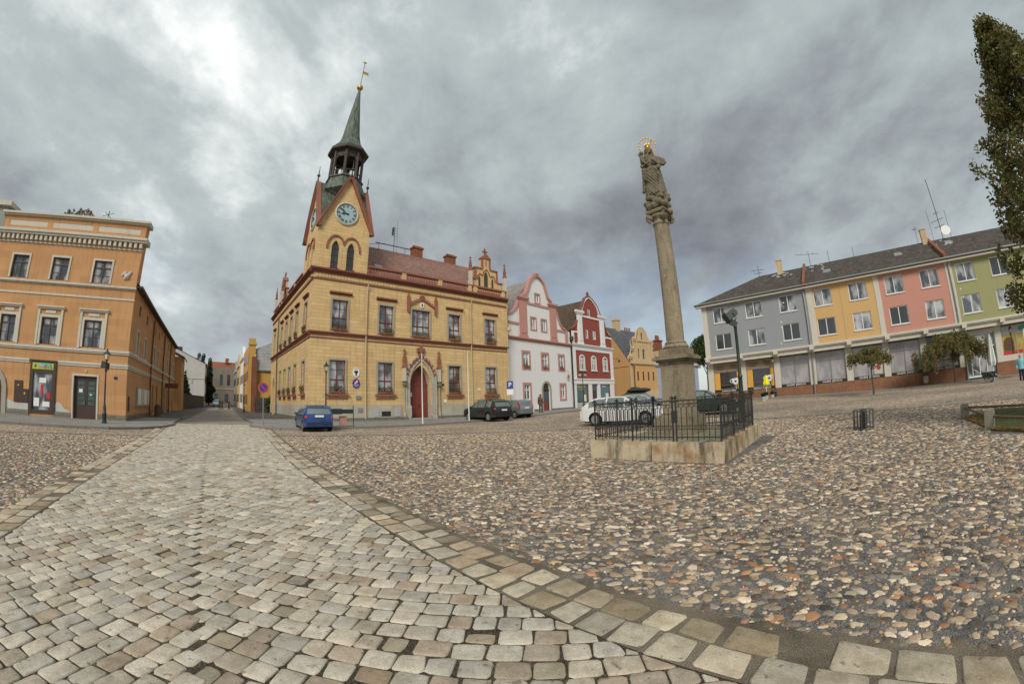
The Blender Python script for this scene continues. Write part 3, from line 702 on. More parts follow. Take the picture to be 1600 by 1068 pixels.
def leaves(name,blobs,n,size,mat,parent,per=None,flat=1.0,droop=0):
    """leaf sized faces spread through ellipsoids (cx,cy,cz,rx,ry,rz,weight)"""
    B=np.array([b[:6] for b in blobs],float); w=np.array([b[6] if len(b)>6 else b[3]*b[4]*b[5] for b in blobs],float); w/=w.sum()
    k=rng.choice(len(B),n,p=w); d=rng.normal(size=(n,3)); d/=np.linalg.norm(d,axis=1)[:,None]; r=rng.random(n)**.42
    c=B[k,:3]+d*r[:,None]*B[k,3:6]
    a=rng.normal(size=(n,3)); a[:,2]*=flat; a/=np.linalg.norm(a,axis=1)[:,None]; b=np.cross(a,rng.normal(size=(n,3))); b/=np.linalg.norm(b,axis=1)[:,None]
    s=size*rng.uniform(.6,1.3,(n,1)); a=a*s; b=b*s*.62
    if droop: a[:,2]-=np.abs(s[:,0])*droop
    V=np.stack([c-a,c+b*.9-a*.1,c+a,c-b*.9-a*.1],1).reshape(-1,3); F=np.arange(4*n).reshape(n,4)
    return rawmesh(name,V,F,mat,parent)
def mv(M,p):
    q=M@Vector(p); return (q.x,q.y,q.z)
def flowerbox(P,M,x0,x1,z,y=-.12,h=.42,n=260):
    c=MB(M); c.box(x0,x1,y-.09,y+.09,z,z+.16); o=c.build('flower_box',M_TRIM,P)
    bl=[]
    k=max(3,int((x1-x0)/.22))
    for i in range(k):
        x=x0+(x1-x0)*(i+.5)/k; q=mv(M,(x,y-.04+random.uniform(-.05,.05),z+.12+h*.35)); bl.append((*q,.22,.26,h*.62*random.uniform(.8,1.2)))
        if random.random()<.55: q=mv(M,(x,y-.14,z-.05)); bl.append((*q,.08,.08,.18))
    leaves('plants',bl,n,.055,M_LEAFBOX,o)
def pipe(P,pts,r,mat,name='drainpipe'):
    m=MB(); m.tube(pts,r,8); return m.build(name,mat,P,smooth=True)

# ================================================================ TOWN HALL
TH=thing('town_hall','yellow two-storey town hall with corner clock tower, red trim and balustrade','town hall',(C[0],C[1],-.02),41.5)
I=Matrix.Identity(4)
MS=Matrix.Rotation(R(270),4,'Z')     # side wall frame: x = -distance from the corner, outward = street
LW,LS_=20.45,22.9
holes=[];side=[]
UPW=[(1.72,3.08),(5.92,7.28),(9.12,10.98),(13.02,14.38),(17.4,18.76)]
LOWW=[(1.66,3.02),(5.9,7.26),(12.98,14.34),(17.36,18.72)]
for a,b in UPW: holes.append(rect(a,b,7.42,9.96))
for a,b in LOWW: holes.append(rect(a,b,2.36,5.02))
DOOR=pointed(8.95,11.05,.3,3.2,4.95); holes.append(DOOR)
SU=[-2.2,-5.9,-8.8,-11.7,-14.7]
for x in SU: side.append(rect(x-.62,x+.62,7.42,9.96)); side.append(rect(x-.62,x+.62,2.36,5.02))
SD=pointed(-21.1,-19.3,.05,3.1,4.7); side.append(SD); side.append(rect(-20.8,-19.6,7.42,9.96))
m=MB(); m.wall(rect(0,LW,0,12.43),holes,0,.32); m.M=MS; m.wall(rect(-LS_,0,0,12.43),side,0,.32)
m.M=I; m.wall(rect(0,LW,0,12.43),(),LS_); m.face([(LW,0,0),(LW,LS_,0),(LW,LS_,12.43),(LW,0,12.43)])
m.face([(.4,.4,12.3),(LW-.1,.4,12.3),(LW-.1,LS_-.4,12.3),(.4,LS_-.4,12.3)])
m.build('wall',M_TH,TH)
# plinth
m=MB(); 
for a,b in ((-.06,8.1),(12.1,LW)): m.sep(); m.box(a,b,-.06,.02,.42,1.42)
m.sep(); m.M=MS; m.box(-19.1,-.02,-.06,.02,.42,1.42); m.sep(); m.box(-LS_,-21.3,-.06,.02,.42,1.42)
m.builds('plinth',M_STONEL,TH)
m=MB()
for a,b in ((-.13,8.1),(12.1,LW)): m.sep(); m.box(a,b,-.13,.02,-.3,.42)
m.sep(); m.M=MS; m.box(-19.1,-.02,-.13,.02,-.3,.42); m.sep(); m.box(-LS_,-21.3,-.13,.02,-.3,.42); m.builds('base_course',M_STONER,TH)
# string course and cornice
m=MB(); pr=[(6.72,6.80,.06),(6.98,7.14,.10),(7.14,7.26,.20)]
band(m,-.2,LW,pr); m.M=MS; band(m,-LS_,-.02,pr); m.build('string_course',M_TRIMD,TH)
m=MB(); pr=[(11.52,11.62,.08),(12.06,12.2,.16),(12.2,12.32,.28),(12.32,12.45,.40)]
band(m,-.4,LW,pr); m.M=MS; band(m,-LS_,-.02,pr); m.build('cornice',M_TRIMD,TH)
m=MB(); m.box(-.05,LW,-.05,.02,11.62,12.06); m.M=MS; m.box(-LS_,-.02,-.05,.02,11.62,12.06)
m.M=I
for k in range(int(LW/.28)):                       # row of small scrolls
    x=.1+k*.28
    if x<LW-.2: m.prism([(x,11.7),(x+.2,11.7),(x+.24,11.82),(x+.14,11.98),(x,11.94)],-.12,-.04)
m.M=MS
for k in range(int(LS_/.28)):
    x=-.3-k*.28
    if x>-LS_+.1: m.prism([(x,11.7),(x+.2,11.7),(x+.24,11.82),(x+.14,11.98),(x,11.94)],-.12,-.04)
m.build('frieze',M_TH,TH)
def th_window(M,a,b,z0,z1,upper,cols=2,fb=True,hood=True):
    surround(TH,M,a,b,z0,z1,.14,M_STONE,.06,bottom=False)
    o=window(TH,M,a,b,z0,z1,.2,M_WINR,M_GLC if (upper or random.random()<.4) else M_GL,.07,cols,(.42,),(.2,.72))
    if upper:
        if hood:
            h=MB(M); band(h,a-.30,b+.30,[(z1+.44,z1+.54,.10),(z1+.54,z1+.66,.22)]); h.build('window_hood',M_TRIMD,TH)
    else:
        h=MB(M); band(h,a-.26,b+.26,[(z0-.16,z0-.02,.24)]); band(h,a-.2,b+.2,[(z0-.44,z0-.34,.07)]); h.build('window_sill',M_TRIM,TH)
    if fb: flowerbox(TH,M,a+.08,b-.08,z0+.03,-.06,.55 if upper else .6)
for i,(a,b) in enumerate(UPW): th_window(I,a,b,7.42,9.96,True,3 if i==2 else 2,True,i!=2)
for a,b in LOWW: th_window(I,a,b,2.36,5.02,False)
for i,x in enumerate(SU):
    th_window(MS,x-.62,x+.62,7.42,9.96,True); th_window(MS,x-.62,x+.62,2.36,5.02,False)
th_window(MS,-20.8,-19.6,7.42,9.96,True,2,False)
# crocketed canopy over the middle window
def spirelet(m,x,z0,z1,w,y=-.16):
    """square red spirelet with knobs and a cross flower"""
    h=z1-z0; m.lathe([(w*.75,0),(w*.75,h*.08),(w*.5,h*.1),(w*.5,h*.3),(w*.62,h*.33),(w*.4,h*.38),(w*.12,h*.86),(w*.1,h)],(x,y,z0),4,R(45))
    for k in range(3):
        zz=z0+h*(.42+.15*k); rr=w*(.48-.12*k)
        for dx,dy in ((rr,0),(-rr,0),(0,-rr)): m.cbox(x+dx,y+dy,zz,w*.2,w*.2,w*.22)
    m.cbox(x,y,z0+h*.9,w*.8,w*.22,w*.24); m.cbox(x,y,z0+h*.97,w*.24,w*.24,w*.4)
m=MB()
for x in (8.7,11.57):
    m.box(x-.11,x+.11,-.2,-.0,9.85,11.0); m.prism([(x-.14,11.0),(x+.14,11.0),(x,11.42)],-.22,0); m.prism([(x-.11,9.85),(x+.11,9.85),(x,9.6)],-.2,0)
ar=[(8.82,10.35)]+[(8.82+1.32*t,10.35+.5*math.sin(t*math.pi/2)+.18*t**4) for t in (.2,.4,.6,.8,1)]
ar2=ar+[(20.27-x,z) for x,z in ar[::-1][1:]]
m.strip(ar2,.13,-.16,0)
for k,(x,z) in enumerate(ar2):
    if k not in (0,len(ar2)-1,5): m.cbox(x,-.1,z+.13,.13,.13,.13)
m.cbox(10.13,-.1,11.18,.2,.14,.34); m.cbox(10.13,-.1,11.25,.44,.14,.14); m.build('window_canopy',M_TRIM,TH)
m=MB(); m.prism([(9.94,10.3),(9.94,10.66),(10.32,10.66),(10.32,10.3),(10.13,10.16)],-.09,.0); o=m.build('shield',M_PAPER,TH)
m=MB(); m.disc((10.13,10.47),.1,-.11,-.092,8); m.box(10.11,10.15,-.11,-.092,10.24,10.38); m.build('emblem',M_LEAFG,o)
# entrance
m=MB(); arch=[(8.72,1.35),(8.72,3.2)]
for k in range(1,8):
    a=k/7; arch.append((8.72+1.28*(1-math.cos(a*1.35))/(1-math.cos(1.35)),3.2+2.3*math.sin(a*1.35)/math.sin(1.35)+.1*a**5))
full=arch+[(20.0-x,z) for x,z in arch[::-1]]
full=[(x,z) for x,z in full]
m.strip(full,.34,-.14,.05)
ar=[(x*1.0+(-.24 if x<10 else .24)*(1 if abs(x-10)>.05 else 0),z+(.16 if z>3.2 else 0)) for x,z in full]; m.strip(ar,.14,-.22,.04)
m.box(8.42,9.0,-.2,.05,.42,1.38); m.box(11.0,11.58,-.2,.05,.42,1.38)
m.box(8.42,8.9,-.26,.05,-.2,.44); m.box(11.1,11.58,-.26,.05,-.2,.44)
m.build('door_surround',M_STONEL,TH)
for x in (8.33,11.85):
    m=MB(); m.lathe([(.13,0),(.13,.3),(.07,.38),(.07,2.55),(.1,2.6)],(x,-.2,.42),10); o=m.build('colonnette',M_STONE,TH,smooth=True)
    m=MB(); m.box(x-.2,x+.2,-.4,0,-.2,.42); m.build('colonnette_base',M_STONER,o)
    m=MB(); m.ball((x,-.24,3.2),.22,10,6,.9); m.ball((x-.08,-.36,3.24),.1,8,5); m.ball((x+.1,-.34,3.14),.1,8,5); m.lathe([(.1,0),(.24,.14),(.24,.2)],(x,-.2,3.3),8); m.build('carved_capital',M_STONER,o,smooth=True)
    m=MB(); m.box(x-.12,x+.12,-.3,-.02,3.48,4.68); m.build('white_shaft',M_CREAM,o)
    m=MB(); spirelet(m,x,4.68,6.3,.36,-.16); m.build('spirelet',M_TRIM,o)
m=MB(); 
up=[(x,z) for x,z in arch if z>3.9]
crk=[(8.62,4.0),(8.72,4.35),(8.95,4.75),(9.25,5.08),(9.55,5.34),(9.83,5.6)]
for x,z in crk:
    for xx in (x,20.0-x): m.cbox(xx,-.12,z+.12,.24,.2,.2); m.ball((xx+(.06 if xx>10 else -.06),-.18,z+.2),.11,6,4)
m.strip([(x,z+.0) for x,z in crk],.14,-.16,0); m.strip([(20.0-x,z) for x,z in crk[::-1]],.14,-.16,0)
m.box(9.9,10.1,-.18,0,5.5,6.75); m.box(9.68,10.32,-.2,-.02,6.15,6.42); m.cbox(9.7,-.1,6.28,.16,.2,.38); m.cbox(10.3,-.1,6.28,.16,.2,.38); m.build('crockets',M_TRIM,TH)
m=MB(); m.wall(DOOR,(),.72,0); m.face([(8.95,.3,.3),(11.05,.3,.3),(11.05,.75,.3),(8.95,.75,.3)]); m.build('door_tympanum',M_DOORR,TH)
m=MB()                                        # deep splayed jamb behind the wall opening
for i in range(len(DOOR)):
    a,b=DOOR[i],DOOR[(i+1)%len(DOOR)]; m.face([(a[0],.32,a[1]),(b[0],.32,b[1]),(b[0],.74,b[1]),(a[0],.74,a[1])])
m.build('door_jamb',M_STONEL,TH)
d=MB(); 
for k in range(8): d.box(8.97+k*.26,9.21+k*.26,.60,.66,.3,3.2)
d.box(8.97,11.03,.56,.68,3.2,3.32); d.box(9.98,10.03,.57,.6,.3,3.2)
do=d.build('door',M_DOORR,TH); m=MB(); m.cbox(9.3,.59,2.35,.26,.02,.36); m.build('notice',M_PAPER,do); m=MB(); m.cbox(10.15,.56,1.35,.05,.08,.2); m.build('door_handle',M_IRON,do)
m=MB(); m.box(8.98,11.2,-.6,.3,-.2,.16); m.box(8.98,11.2,-.28,.3,.16,.3); m.build('door_step',M_STONE,TH)
dd=MB(MS); dd.wall(SD,(),.3,0); dd.build('door',M_STONE,TH)
# balustrade
def balus(M,x0,x1,piers):
    m=MB(M); m.box(x0,x1,-.12,.14,12.45,12.62); m.box(x0,x1,-.14,.16,13.18,13.34)
    n=int((x1-x0)/.29)
    for k in range(n+1):
        x=x0+.1+(x1-x0-.2)*k/n
        if any(abs(x-p)<.3 for p in piers): continue
        m.box(x-.055,x+.055,-.05,.07,12.62,12.72); m.lathe([(.045,0),(.085,.12),(.045,.3),(.06,.36)],(x,.01,12.72),6); m.box(x-.06,x+.06,-.05,.07,13.06,13.18)
        m.face([(x+.05,.03,13.18),(x+.10,.03,13.06),(x+.20,.03,13.06),(x+.24,.03,13.18)])
    o=m.build('balustrade',M_TRIM,TH)
    m=MB(M)
    for p in piers: m.sep(); m.box(p-.2,p+.2,-.13,.15,12.62,13.18)
    m.builds('balustrade_pier',M_TH,TH)
balus(I,4.72,LW-.1,(8.2,12.07,15.55,16.2,19.9)); balus(MS,-22.8,-4.72,(-8.1,-12,-16,-17.6,-22.2))
# stepped gables
def stepgable(M,x0,yy=.5):
    X=lambda v:x0+v
    prof=[(0,12.45),(4.3,12.45),(4.3,14.2),(3.55,14.2),(3.55,15.5),(2.65,15.5),(2.65,16.75),(1.55,16.75),(1.55,15.5),(.65,15.5),(.65,14.2),(0,14.2)]
    m=MB(M); wins=[pointed(X(1.05),X(1.4),13.2,14.2,14.7),pointed(X(1.8),X(2.4),13.2,14.6,15.3),pointed(X(2.8),X(3.15),13.2,14.2,14.7)]
    P=[(X(a),b) for a,b in prof]; m.wall(P,wins,yy,.2)
    m.prism(P,yy+.2,yy+.45); o=m.build('stepped_gable',M_TH,TH)
    g_=MB(M)
    for w in wins:
        xs=[p[0] for p in w]; zs=[p[1] for p in w]; g_.box(min(xs),max(xs),yy+.12,yy+.14,min(zs),max(zs))
    g_.build('gable_pane',M_GLD,o)
    c=MB(M)
    for a,b,z in ((-.05,.7,14.2),(.55,1.6,15.5),(2.6,3.65,15.5),(3.5,4.35,14.2)): c.box(X(a),X(b),yy-.1,yy+.55,z,z+.14)
    for a,z0,z1 in ((.6,14.3,15.5),(3.45,14.3,15.5),(1.5,15.6,16.75),(2.5,15.6,16.75)): c.box(X(a),X(a+.22),yy-.05,yy+.05,z0,z1)
    c.prism([(X(1.45),16.75),(X(2.75),16.75),(X(2.6),16.95),(X(2.1),17.35),(X(1.6),16.95)],yy-.1,yy+.55)
    c.box(X(2.03),X(2.17),yy+.1,yy+.25,17.2,18.0); c.box(X(1.8),X(2.4),yy+.1,yy+.25,17.55,17.72)
    hd=[(X(.9),14.3),(X(1.0),14.75),(X(1.22),14.95),(X(1.5),14.8),(X(1.65),14.9),(X(1.8),15.3),(X(2.1),15.55),(X(2.4),15.3),(X(2.55),14.9),(X(2.7),14.8),(X(2.98),14.95),(X(3.2),14.75),(X(3.3),14.3)]
    c.strip(hd,.1,yy-.08,yy); c.box(X(2.04),X(2.16),yy-.02,yy+.02,15.9,16.5); c.build('gable_trim',M_TRIM,o)
    for px in (-.25,4.35):
        m=MB(M); m.box(X(px)-.15,X(px)+.15,-.05,.25,13.34,14.9); s=m.build('pinnacle_shaft',M_CREAM,o)
        m=MB(M); spirelet(m,X(px),14.9,16.45,.34,.1); m.build('pinnacle',M_TRIM,s)
stepgable(I,16.0); stepgable(MS,-22.0)
# roof
m=MB(); m.face([(4.6,.55,12.75),(LW-.02,.55,12.75),(LW-.02,7,18.1),(4.6,7,18.1)]); m.face([(4.6,7,18.1),(LW-.02,7,18.1),(LW-.02,13.5,12.7),(4.6,13.5,12.7)])
m.face([(LW-.02,.55,12.7),(LW-.02,13.5,12.7),(LW-.02,7,18.1)])
m.M=MS; m.face([(-LS_+.3,.55,12.75),(-4.6,.55,12.75),(-4.6,6.5,16.2),(-LS_+.3,6.5,16.2)]); m.face([(-LS_+.3,6.5,16.2),(-4.6,6.5,16.2),(-4.6,12,12.6),(-LS_+.3,12,12.6)]); m.face([(-LS_+.3,.55,12.7),(-LS_+.3,12,12.6),(-LS_+.3,6.5,16.2)])
rf=m.build('roof',M_ROOFTH,TH)
def slope(x,y): return 12.75+(y-.55)*(18.1-12.75)/6.45
for x,y in ((6.3,2.2),(9.3,1.6),(13.2,1.5)):
    m=MB(); z=slope(x,y); m.face([(x,y,z+.05),(x+.7,y,z+.05),(x+.7,y+.5,z+.5),(x,y+.5,z+.5)]); m.prismx([(y-.02,z),(y-.02,z+.06),(y+.5,z+.52),(y+.5,z+.4)],x-.03,x+.73); m.build('skylight',M_ZINC,rf)
for x,y in ((13.2,7.2),(17.9,7.4)):
    m=MB(); m.box(x-.6,x+.6,y-.4,y+.4,16.6,19.0); m.box(x-.7,x+.7,y-.5,y+.5,19.0,19.2); m.prismx([(y-.4,19.2),(y+.4,19.2),(y,19.5)],x-.5,x+.5); m.build('chimney',M_BRICKR,rf)
m=MB()
m.box(8.0,12.1,6.95,7.03,18.72,18.8); m.tube([(8.4,7,18),(8.4,7,18.75)],.03); m.tube([(11.6,7,18),(11.6,7,18.75)],.03)
m.tube([(10.2,7,18),(10.2,7,21.2)],.035); m.tube([(10.55,7,18),(10.55,7,21.9)],.015)
for z in (20,20.3,20.6,20.9): m.tube([(9.8,7,z),(10.6,7,z)],.02,4)
m.cbox(10.0,7,20.5,.1,.3,.9); m.build('roof_aerial',M_IRON,rf)
m=MB(); m.tube([(4.7,1.5,15.9),(6.8,1.5,16.4)],.02,4); m.build('lightning_rod',M_IRON,rf)
# downpipes, vents, plates
for x,mt in ((4.74,M_CPIPE),(15.6,M_CPIPE),(20.3,M_CPIPE)): pipe(TH,[(x,-.3,11.6),(x,-.14,11.2),(x,-.14,.3)],.06,mt)
m=MB(); m.lathe([(.05,0),(.2,.1),(.2,.35),(.14,.45)],(20.42,-.32,8.9),8); m.build('rain_hopper',M_CPIPE,TH)
pipe(TH,[mv(MS,(-16.9,-.14,11.4)),mv(MS,(-16.9,-.14,.1))],.06,M_IRON)
for a,b,z0,z1,mt in ((5.56,6.0,.44,1.18,M_GREYBOX),(7.5,7.97,.46,1.17,M_GREYBOX),(4.1,4.5,.85,1.22,M_ZINC),(3.93,4.35,1.92,2.22,M_ZINC)):
    m=MB(); m.box(a,b,-.1,-.0,z0,z1); m.box(a+.04,b-.04,-.112,-.1,z0+.04,z1-.04); m.cbox(b-.1,-.12,(z0+z1)/2,.03,.03,.1); m.build('utility_door',mt,TH)
m=MB(); m.box(6.2,7.04,-.075,-.06,.5,.92); m.build('cellar_vent',M_BLACK,TH)
m=MB()
for a,b in ((-18.0,-17.3),(-16.4,-15.6)): m.sep(); m.M=MS; m.box(a,b,-.1,0,.8,1.7)
m.builds('utility_door',M_GREYBOX,TH)
# enamel ovals
def oval(M,x,z,rx,rz,mat,P): m=MB(M); m.prism([(x+rx*math.cos(2*math.pi*k/28),z+rz*math.sin(2*math.pi*k/28)) for k in range(28)],-.06,-.02); return m.build('oval_plaque',mat,P)
o=oval(I,3.94,4.09,.31,.38,M_PAPER,TH); m=MB(); m.prism([(3.8,4.25),(4.08,4.25),(4.12,4.12),(4.0,3.98),(4.0,3.86),(4.08,3.82),(3.8,3.82),(3.88,3.86),(3.88,3.98),(3.76,4.12)],-.066,-.06); m.build('emblem',M_LEAFG,o)
text('MĚSTO',.075,M_TXTD,o,TR(3.94,-.063,4.36))
o=oval(I,3.95,3.2,.32,.39,M_BLUES,TH); m=MB(); m.box(3.82,3.95,-.066,-.06,3.3,3.44); m.box(3.95,4.08,-.066,-.06,3.16,3.3); m.build('emblem',M_REDS,o)
m=MB(); m.box(3.95,4.08,-.066,-.06,3.3,3.44); m.box(3.82,3.95,-.066,-.06,3.16,3.3); m.build('emblem',M_PAPER,o)
text('MĚSTSKÝ ÚŘAD',.07,M_TXTW,o,TR(3.95,-.063,3.07)); text('VIDNAVA',.07,M_TXTW,o,TR(3.95,-.063,2.96))
for x,z,w,h,mt in ((12.55,1.75,.3,.3,M_PAPER),(12.35,3.25,.2,.18,M_IRON),(16.5,2.85,.32,.2,M_PAPER)): m=MB(); m.cbox(x,-.03,z,w,.03,h); m.build('small_plate',mt,TH)
# ---- tower
TW=4.65; tc=TW/2
m=MB()
for k in range(4):
    Mk=Matrix.Translation((tc,tc,0))@Matrix.Rotation(R(90*k),4,'Z')@Matrix.Translation((-tc,-tc,0)); m.M=Mk
    hs=[pointed(1.28,1.98,12.66,14.4,15.1),pointed(2.68,3.38,12.66,14.4,15.1)] if k in (0,3) else []
    m.wall([(0,12.45),(TW,12.45),(TW,16.5),(tc,21.4),(0,16.5)],hs,0,.3)
tower=m.build('tower_wall',M_TH,TH)
for k in (0,3):
    Mk=Matrix.Translation((tc,tc,0))@Matrix.Rotation(R(90*k),4,'Z')@Matrix.Translation((-tc,-tc,0))
    for a in (1.28,2.68):
        m=MB(Mk); m.box(a,a+.7,.2,.24,12.66,15.1); w=m.build('tower_window',M_GLD,tower); m=MB(Mk); m.box(a+.32,a+.38,.15,.2,12.66,14.9)
        for z in (13.2,13.8,14.4): m.box(a,a+.7,.16,.19,z,z+.04)
        m.box(a-.06,a+.76,-.05,.0,12.58,12.66); m.build('window_bars',M_WINB,w)
    m=MB(Mk)
    hd=[(.84,14.3)]+[(.84+.79*(1-math.cos(t)),14.5+1.05*math.sin(t)) for t in (.1,.5,.9,1.25,1.57)]+[(1.63+.69*math.sin(t),15.55-.78*(1-math.cos(t))) for t in (.5,.9,1.25,1.57)]
    hd=hd+[(4.65-x,z) for x,z in hd[::-1][1:]]; m.strip(hd,.13,-.12,0); m.build('window_hood',M_TRIM,tower)
    # clock
    m=MB(Mk); m.lathe([(1.1,0),(1.1,.1),(1.0,.16),(.93,.1),(.93,0)],(0,0,0),40)
    m.v=[Mk@(Matrix.Translation((tc,-.0,17.74))@Matrix.Rotation(R(90),4,'X')@(Mk.inverted()@v)) for v in m.v]; ck=m.build('clock',M_CREAM,tower,smooth=30)
    m=MB(Mk); m.disc((tc,17.74),.94,-.06,-.02,40); fc=m.build('clock_face',M_DIAL,ck)
    m=MB(Mk)
    ringp=[(tc+.9*math.cos(R(a)),17.74+.9*math.sin(R(a))) for a in range(0,361,10)]; m.strip(ringp,.035,-.075,-.06)
    for h,st_ in enumerate((3,1,2,3,3,2,3,4,4,3,2,3)):
        a=R(90-30*h); rr0,rr1=.62,.84
        for q in range(st_):
            off=(q-(st_-1)/2)*.075; cx,cz=math.cos(a),math.sin(a); tx,tz=-cz,cx
            m.strip([(tc+rr0*cx+off*tx,17.74+rr0*cz+off*tz),(tc+rr1*cx+off*tx*1.15,17.74+rr1*cz+off*tz*1.15)],.042,-.075,-.06)
    m.build('numerals',M_BLACK,ck)
    m=MB(Mk)
    for ang,l,w in ((8.83*30,.55,.12),(10.2*30,.82,.09)):
        a=R(90-ang); cx,cz=math.cos(a),math.sin(a); m.strip([(tc-.2*cx,17.74-.2*cz),(tc+l*.55*cx,17.74+l*.55*cz)],w*.55,-.10,-.08); m.prism([(tc+l*.5*cx-w*cz,17.74+l*.5*cz+w*cx),(tc+l*cx,17.74+l*cz),(tc+l*.5*cx+w*cz,17.74+l*.5*cz-w*cx),(tc+l*.35*cx,17.74+l*.35*cz)],-.11,-.08)
    m.disc((tc,17.74),.07,-.12,-.08,12); m.build('clock_hands',M_BLACK,ck)
m=MB()
for k in range(4):
    m.M=Matrix.Translation((tc,tc,0))@Matrix.Rotation(R(90*k),4,'Z')@Matrix.Translation((-tc,-tc,0))
    m.strip([(-.22,16.08),(tc,21.55)],.26,-.3,.1); m.strip([(tc,21.55),(TW+.22,16.08)],.26,-.3,.1)
m.build('gable_verge',M_TRIM,tower)
m=MB(); ctr=(tc,tc,21.6)
for k in range(4):
    m.M=Matrix.Translation((tc,tc,0))@Matrix.Rotation(R(90*k),4,'Z')@Matrix.Translation((-tc,-tc,0))
    A=(tc,-.36,21.62); 
    for sx in (-1,1):
        cor=(tc+sx*(tc+.25),-.25,16.2); m.face([A,(tc,tc,21.62),cor]); m.face([A,cor,(tc+sx*(tc+.3),-.36,16.0)])
roof2=m.build('tower_roof',M_COPPER,tower)
m=MB()
for dx,dy in ((0,-1),(1,0),(0,1),(-1,0)):
    m.sep(); m.lathe([(.1,0),(.06,.3),(.06,.5),(.16,.6),(.16,.7),(.05,.8),(.02,1.7)],(tc+dx*(tc+.2),tc+dy*(tc+.2),21.6),8)
m.builds('finial',M_DARKCU,roof2,smooth=True)
ax_=(2.42,2.42)
m=MB(); m.lathe([(1.0,19.8),(2.15,20.7),(2.0,21.3),(1.75,21.9),(1.72,22.05),(1.85,22.1),(1.85,22.2),(1.6,22.25)],(*ax_,0),8,R(22.5)); m.build('lantern_base',M_COPPER,tower)
m=MB()
for k in range(8):
    a=R(22.5+45*k); c_=(ax_[0]+1.52*math.cos(a),ax_[1]+1.52*math.sin(a)); m.lathe([(.2,0),(.15,.2),(.14,2.6),(.2,2.9)],(*c_,22.2),6,a)
    a2=R(22.5+45*(k+1)); b_=(ax_[0]+1.52*math.cos(a2),ax_[1]+1.52*math.sin(a2)); cx,cy=(c_[0]+b_[0])/2,(c_[1]+b_[1])/2; ang=math.degrees(math.atan2(b_[1]-c_[1],b_[0]-c_[0])); L_=math.hypot(b_[0]-c_[0],b_[1]-c_[1])/2
    m.M=TR(cx,cy,0,ang); m.wall([(-L_,24.5),(L_,24.5),(L_,25.4),(-L_,25.4)],(),0); 
    ap=[(-L_,24.0)]+[(-L_+.12+(L_-.12)*(1-math.cos(t)),24.05+.62*math.sin(t)) for t in (0,.5,1,1.57)]; 
    for sg in (1,-1): m.face([(sg*-L_,0,24.0),(sg*-L_,0,24.7)]+[(sg*x,0,z) for x,z in ap[::-1][:1]]+[(sg*(-L_+.3),0,24.5)])
    m.box(-L_,L_,-.03,.03,22.9,22.98); m.box(-L_,L_,-.03,.03,22.32,22.4)
    for q in range(3): m.box(-L_+.2+q*.32,-L_+.26+q*.32,-.02,.02,22.4,22.9)
    m.M=I
m.build('lantern',M_DARKCU,tower)
m=MB(); m.lathe([(.5,22.5),(.46,22.7),(.32,23.2),(.2,23.4),(.05,23.5)],(*ax_,0),14); m.tube([(ax_[0]-1.3,ax_[1],23.9),(ax_[0]+1.3,ax_[1],23.9)],.06); m.build('bell',M_DARKCU,tower,smooth=True)
m=MB(); m.lathe([(1.6,25.2),(2.05,25.25),(2.08,25.45),(1.75,25.8)],(*ax_,0),8,R(22.5)); m.build('lantern_eave',M_DARKCU,tower)
m=MB(); m.lathe([(1.78,25.8),(1.35,26.35),(1.05,27.0),(.85,28.0),(.6,30.2),(.33,32.4),(.12,34.3)],(*ax_,0),8,R(22.5)); sp=m.build('spire',M_COPPER,tower)
m=MB(); m.ball((*ax_,34.65),.36,14,9); m.lathe([(.1,34.9),(.1,35.0),(.05,35.1)],(*ax_,0),8)
m.prism([(ax_[0],36.9),(ax_[0]+.75,36.9),(ax_[0]+.55,37.1),(ax_[0]+.75,37.3),(ax_[0],37.3)],ax_[1]-.02,ax_[1]+.02)
for k in range(4):
    a=R(45*k); m.cbox(ax_[0],ax_[1],38.7,.06 if k%2 else .5,.04,.5 if k%2 else .06)
m.cbox(ax_[0],ax_[1],38.7,.24,.05,.24); m.build('gilded_ball_and_vane',M_GOLD,sp,smooth=30)
m=MB(); m.tube([(*ax_,34.9),(*ax_,38.8)],.035); m.build('vane_rod',M_IRON,sp)
# ================================================================ LEFT CORNER HOUSE
LH=thing('corner_house','orange three-storey corner house with white bands, dentil cornice and ground-floor shop','house',(LCN[0],LCN[1],-.05),36.3)
ML=Matrix.Rotation(R(131.5-36.3),4,'Z')      # wall along the street: x runs away from the corner
T3=[(-3.16,-1.92),(-6.22,-5.0),(-9.3,-8.05)]; M3=[(-3.22,-2.0),(-6.3,-5.12),(-9.4,-8.25)]
holes=[rect(a,b,8.45,9.9) for a,b in T3]+[rect(a,b,4.46,6.1) for a,b in M3]+[rect(-3.6,-2.0,.12,2.72),rect(-6.62,-4.98,.35,3.3)]
LARCH=rounded(-11.3,-8.75,.1,1.75,2.75); 
m=MB(); m.wall(rect(-12,0,0,8.2),holes[3:]+[LARCH],0,.3); m.wall(rect(-10.75,0,8.2,11),holes[:3],0,.3); m.wall(rect(-12,-10.75,8.2,8.4),(),0); m.build('wall',M_ORANGE,LH)
lh=[]
SM=[2.4,5.9,11.2,13.9,18.6,22.6,27,30]; 
for u in SM: lh.append(rect(u,u+.75,7.05,7.75)); lh.append(rect(u,u+.95,4.5,6.0))
for u,w in ((11.5,1.0),(14.3,1.1),(20.5,1.1),(23.5,1.0),(26,1),(29,1)): lh.append(rect(u,u+w,.35 if u<20 else .1,2.75))
m=MB(ML); m.wall(rect(0,32.3,0,8.5),lh,0,.22); m.build('side_wall',M_ORANGE,LH)
m=MB(); m.box(-10.75,-.04,.6,.9,8.4,12.5); m.face([(-.02,0,8.4),(-.02,.6,8.4),(-.02,.6,12.5),(-.02,0,12.5)]); m.face([(-10.75,0,8.4),(-10.75,.6,8.4),(-10.75,.6,12.5),(-10.75,0,12.5)])
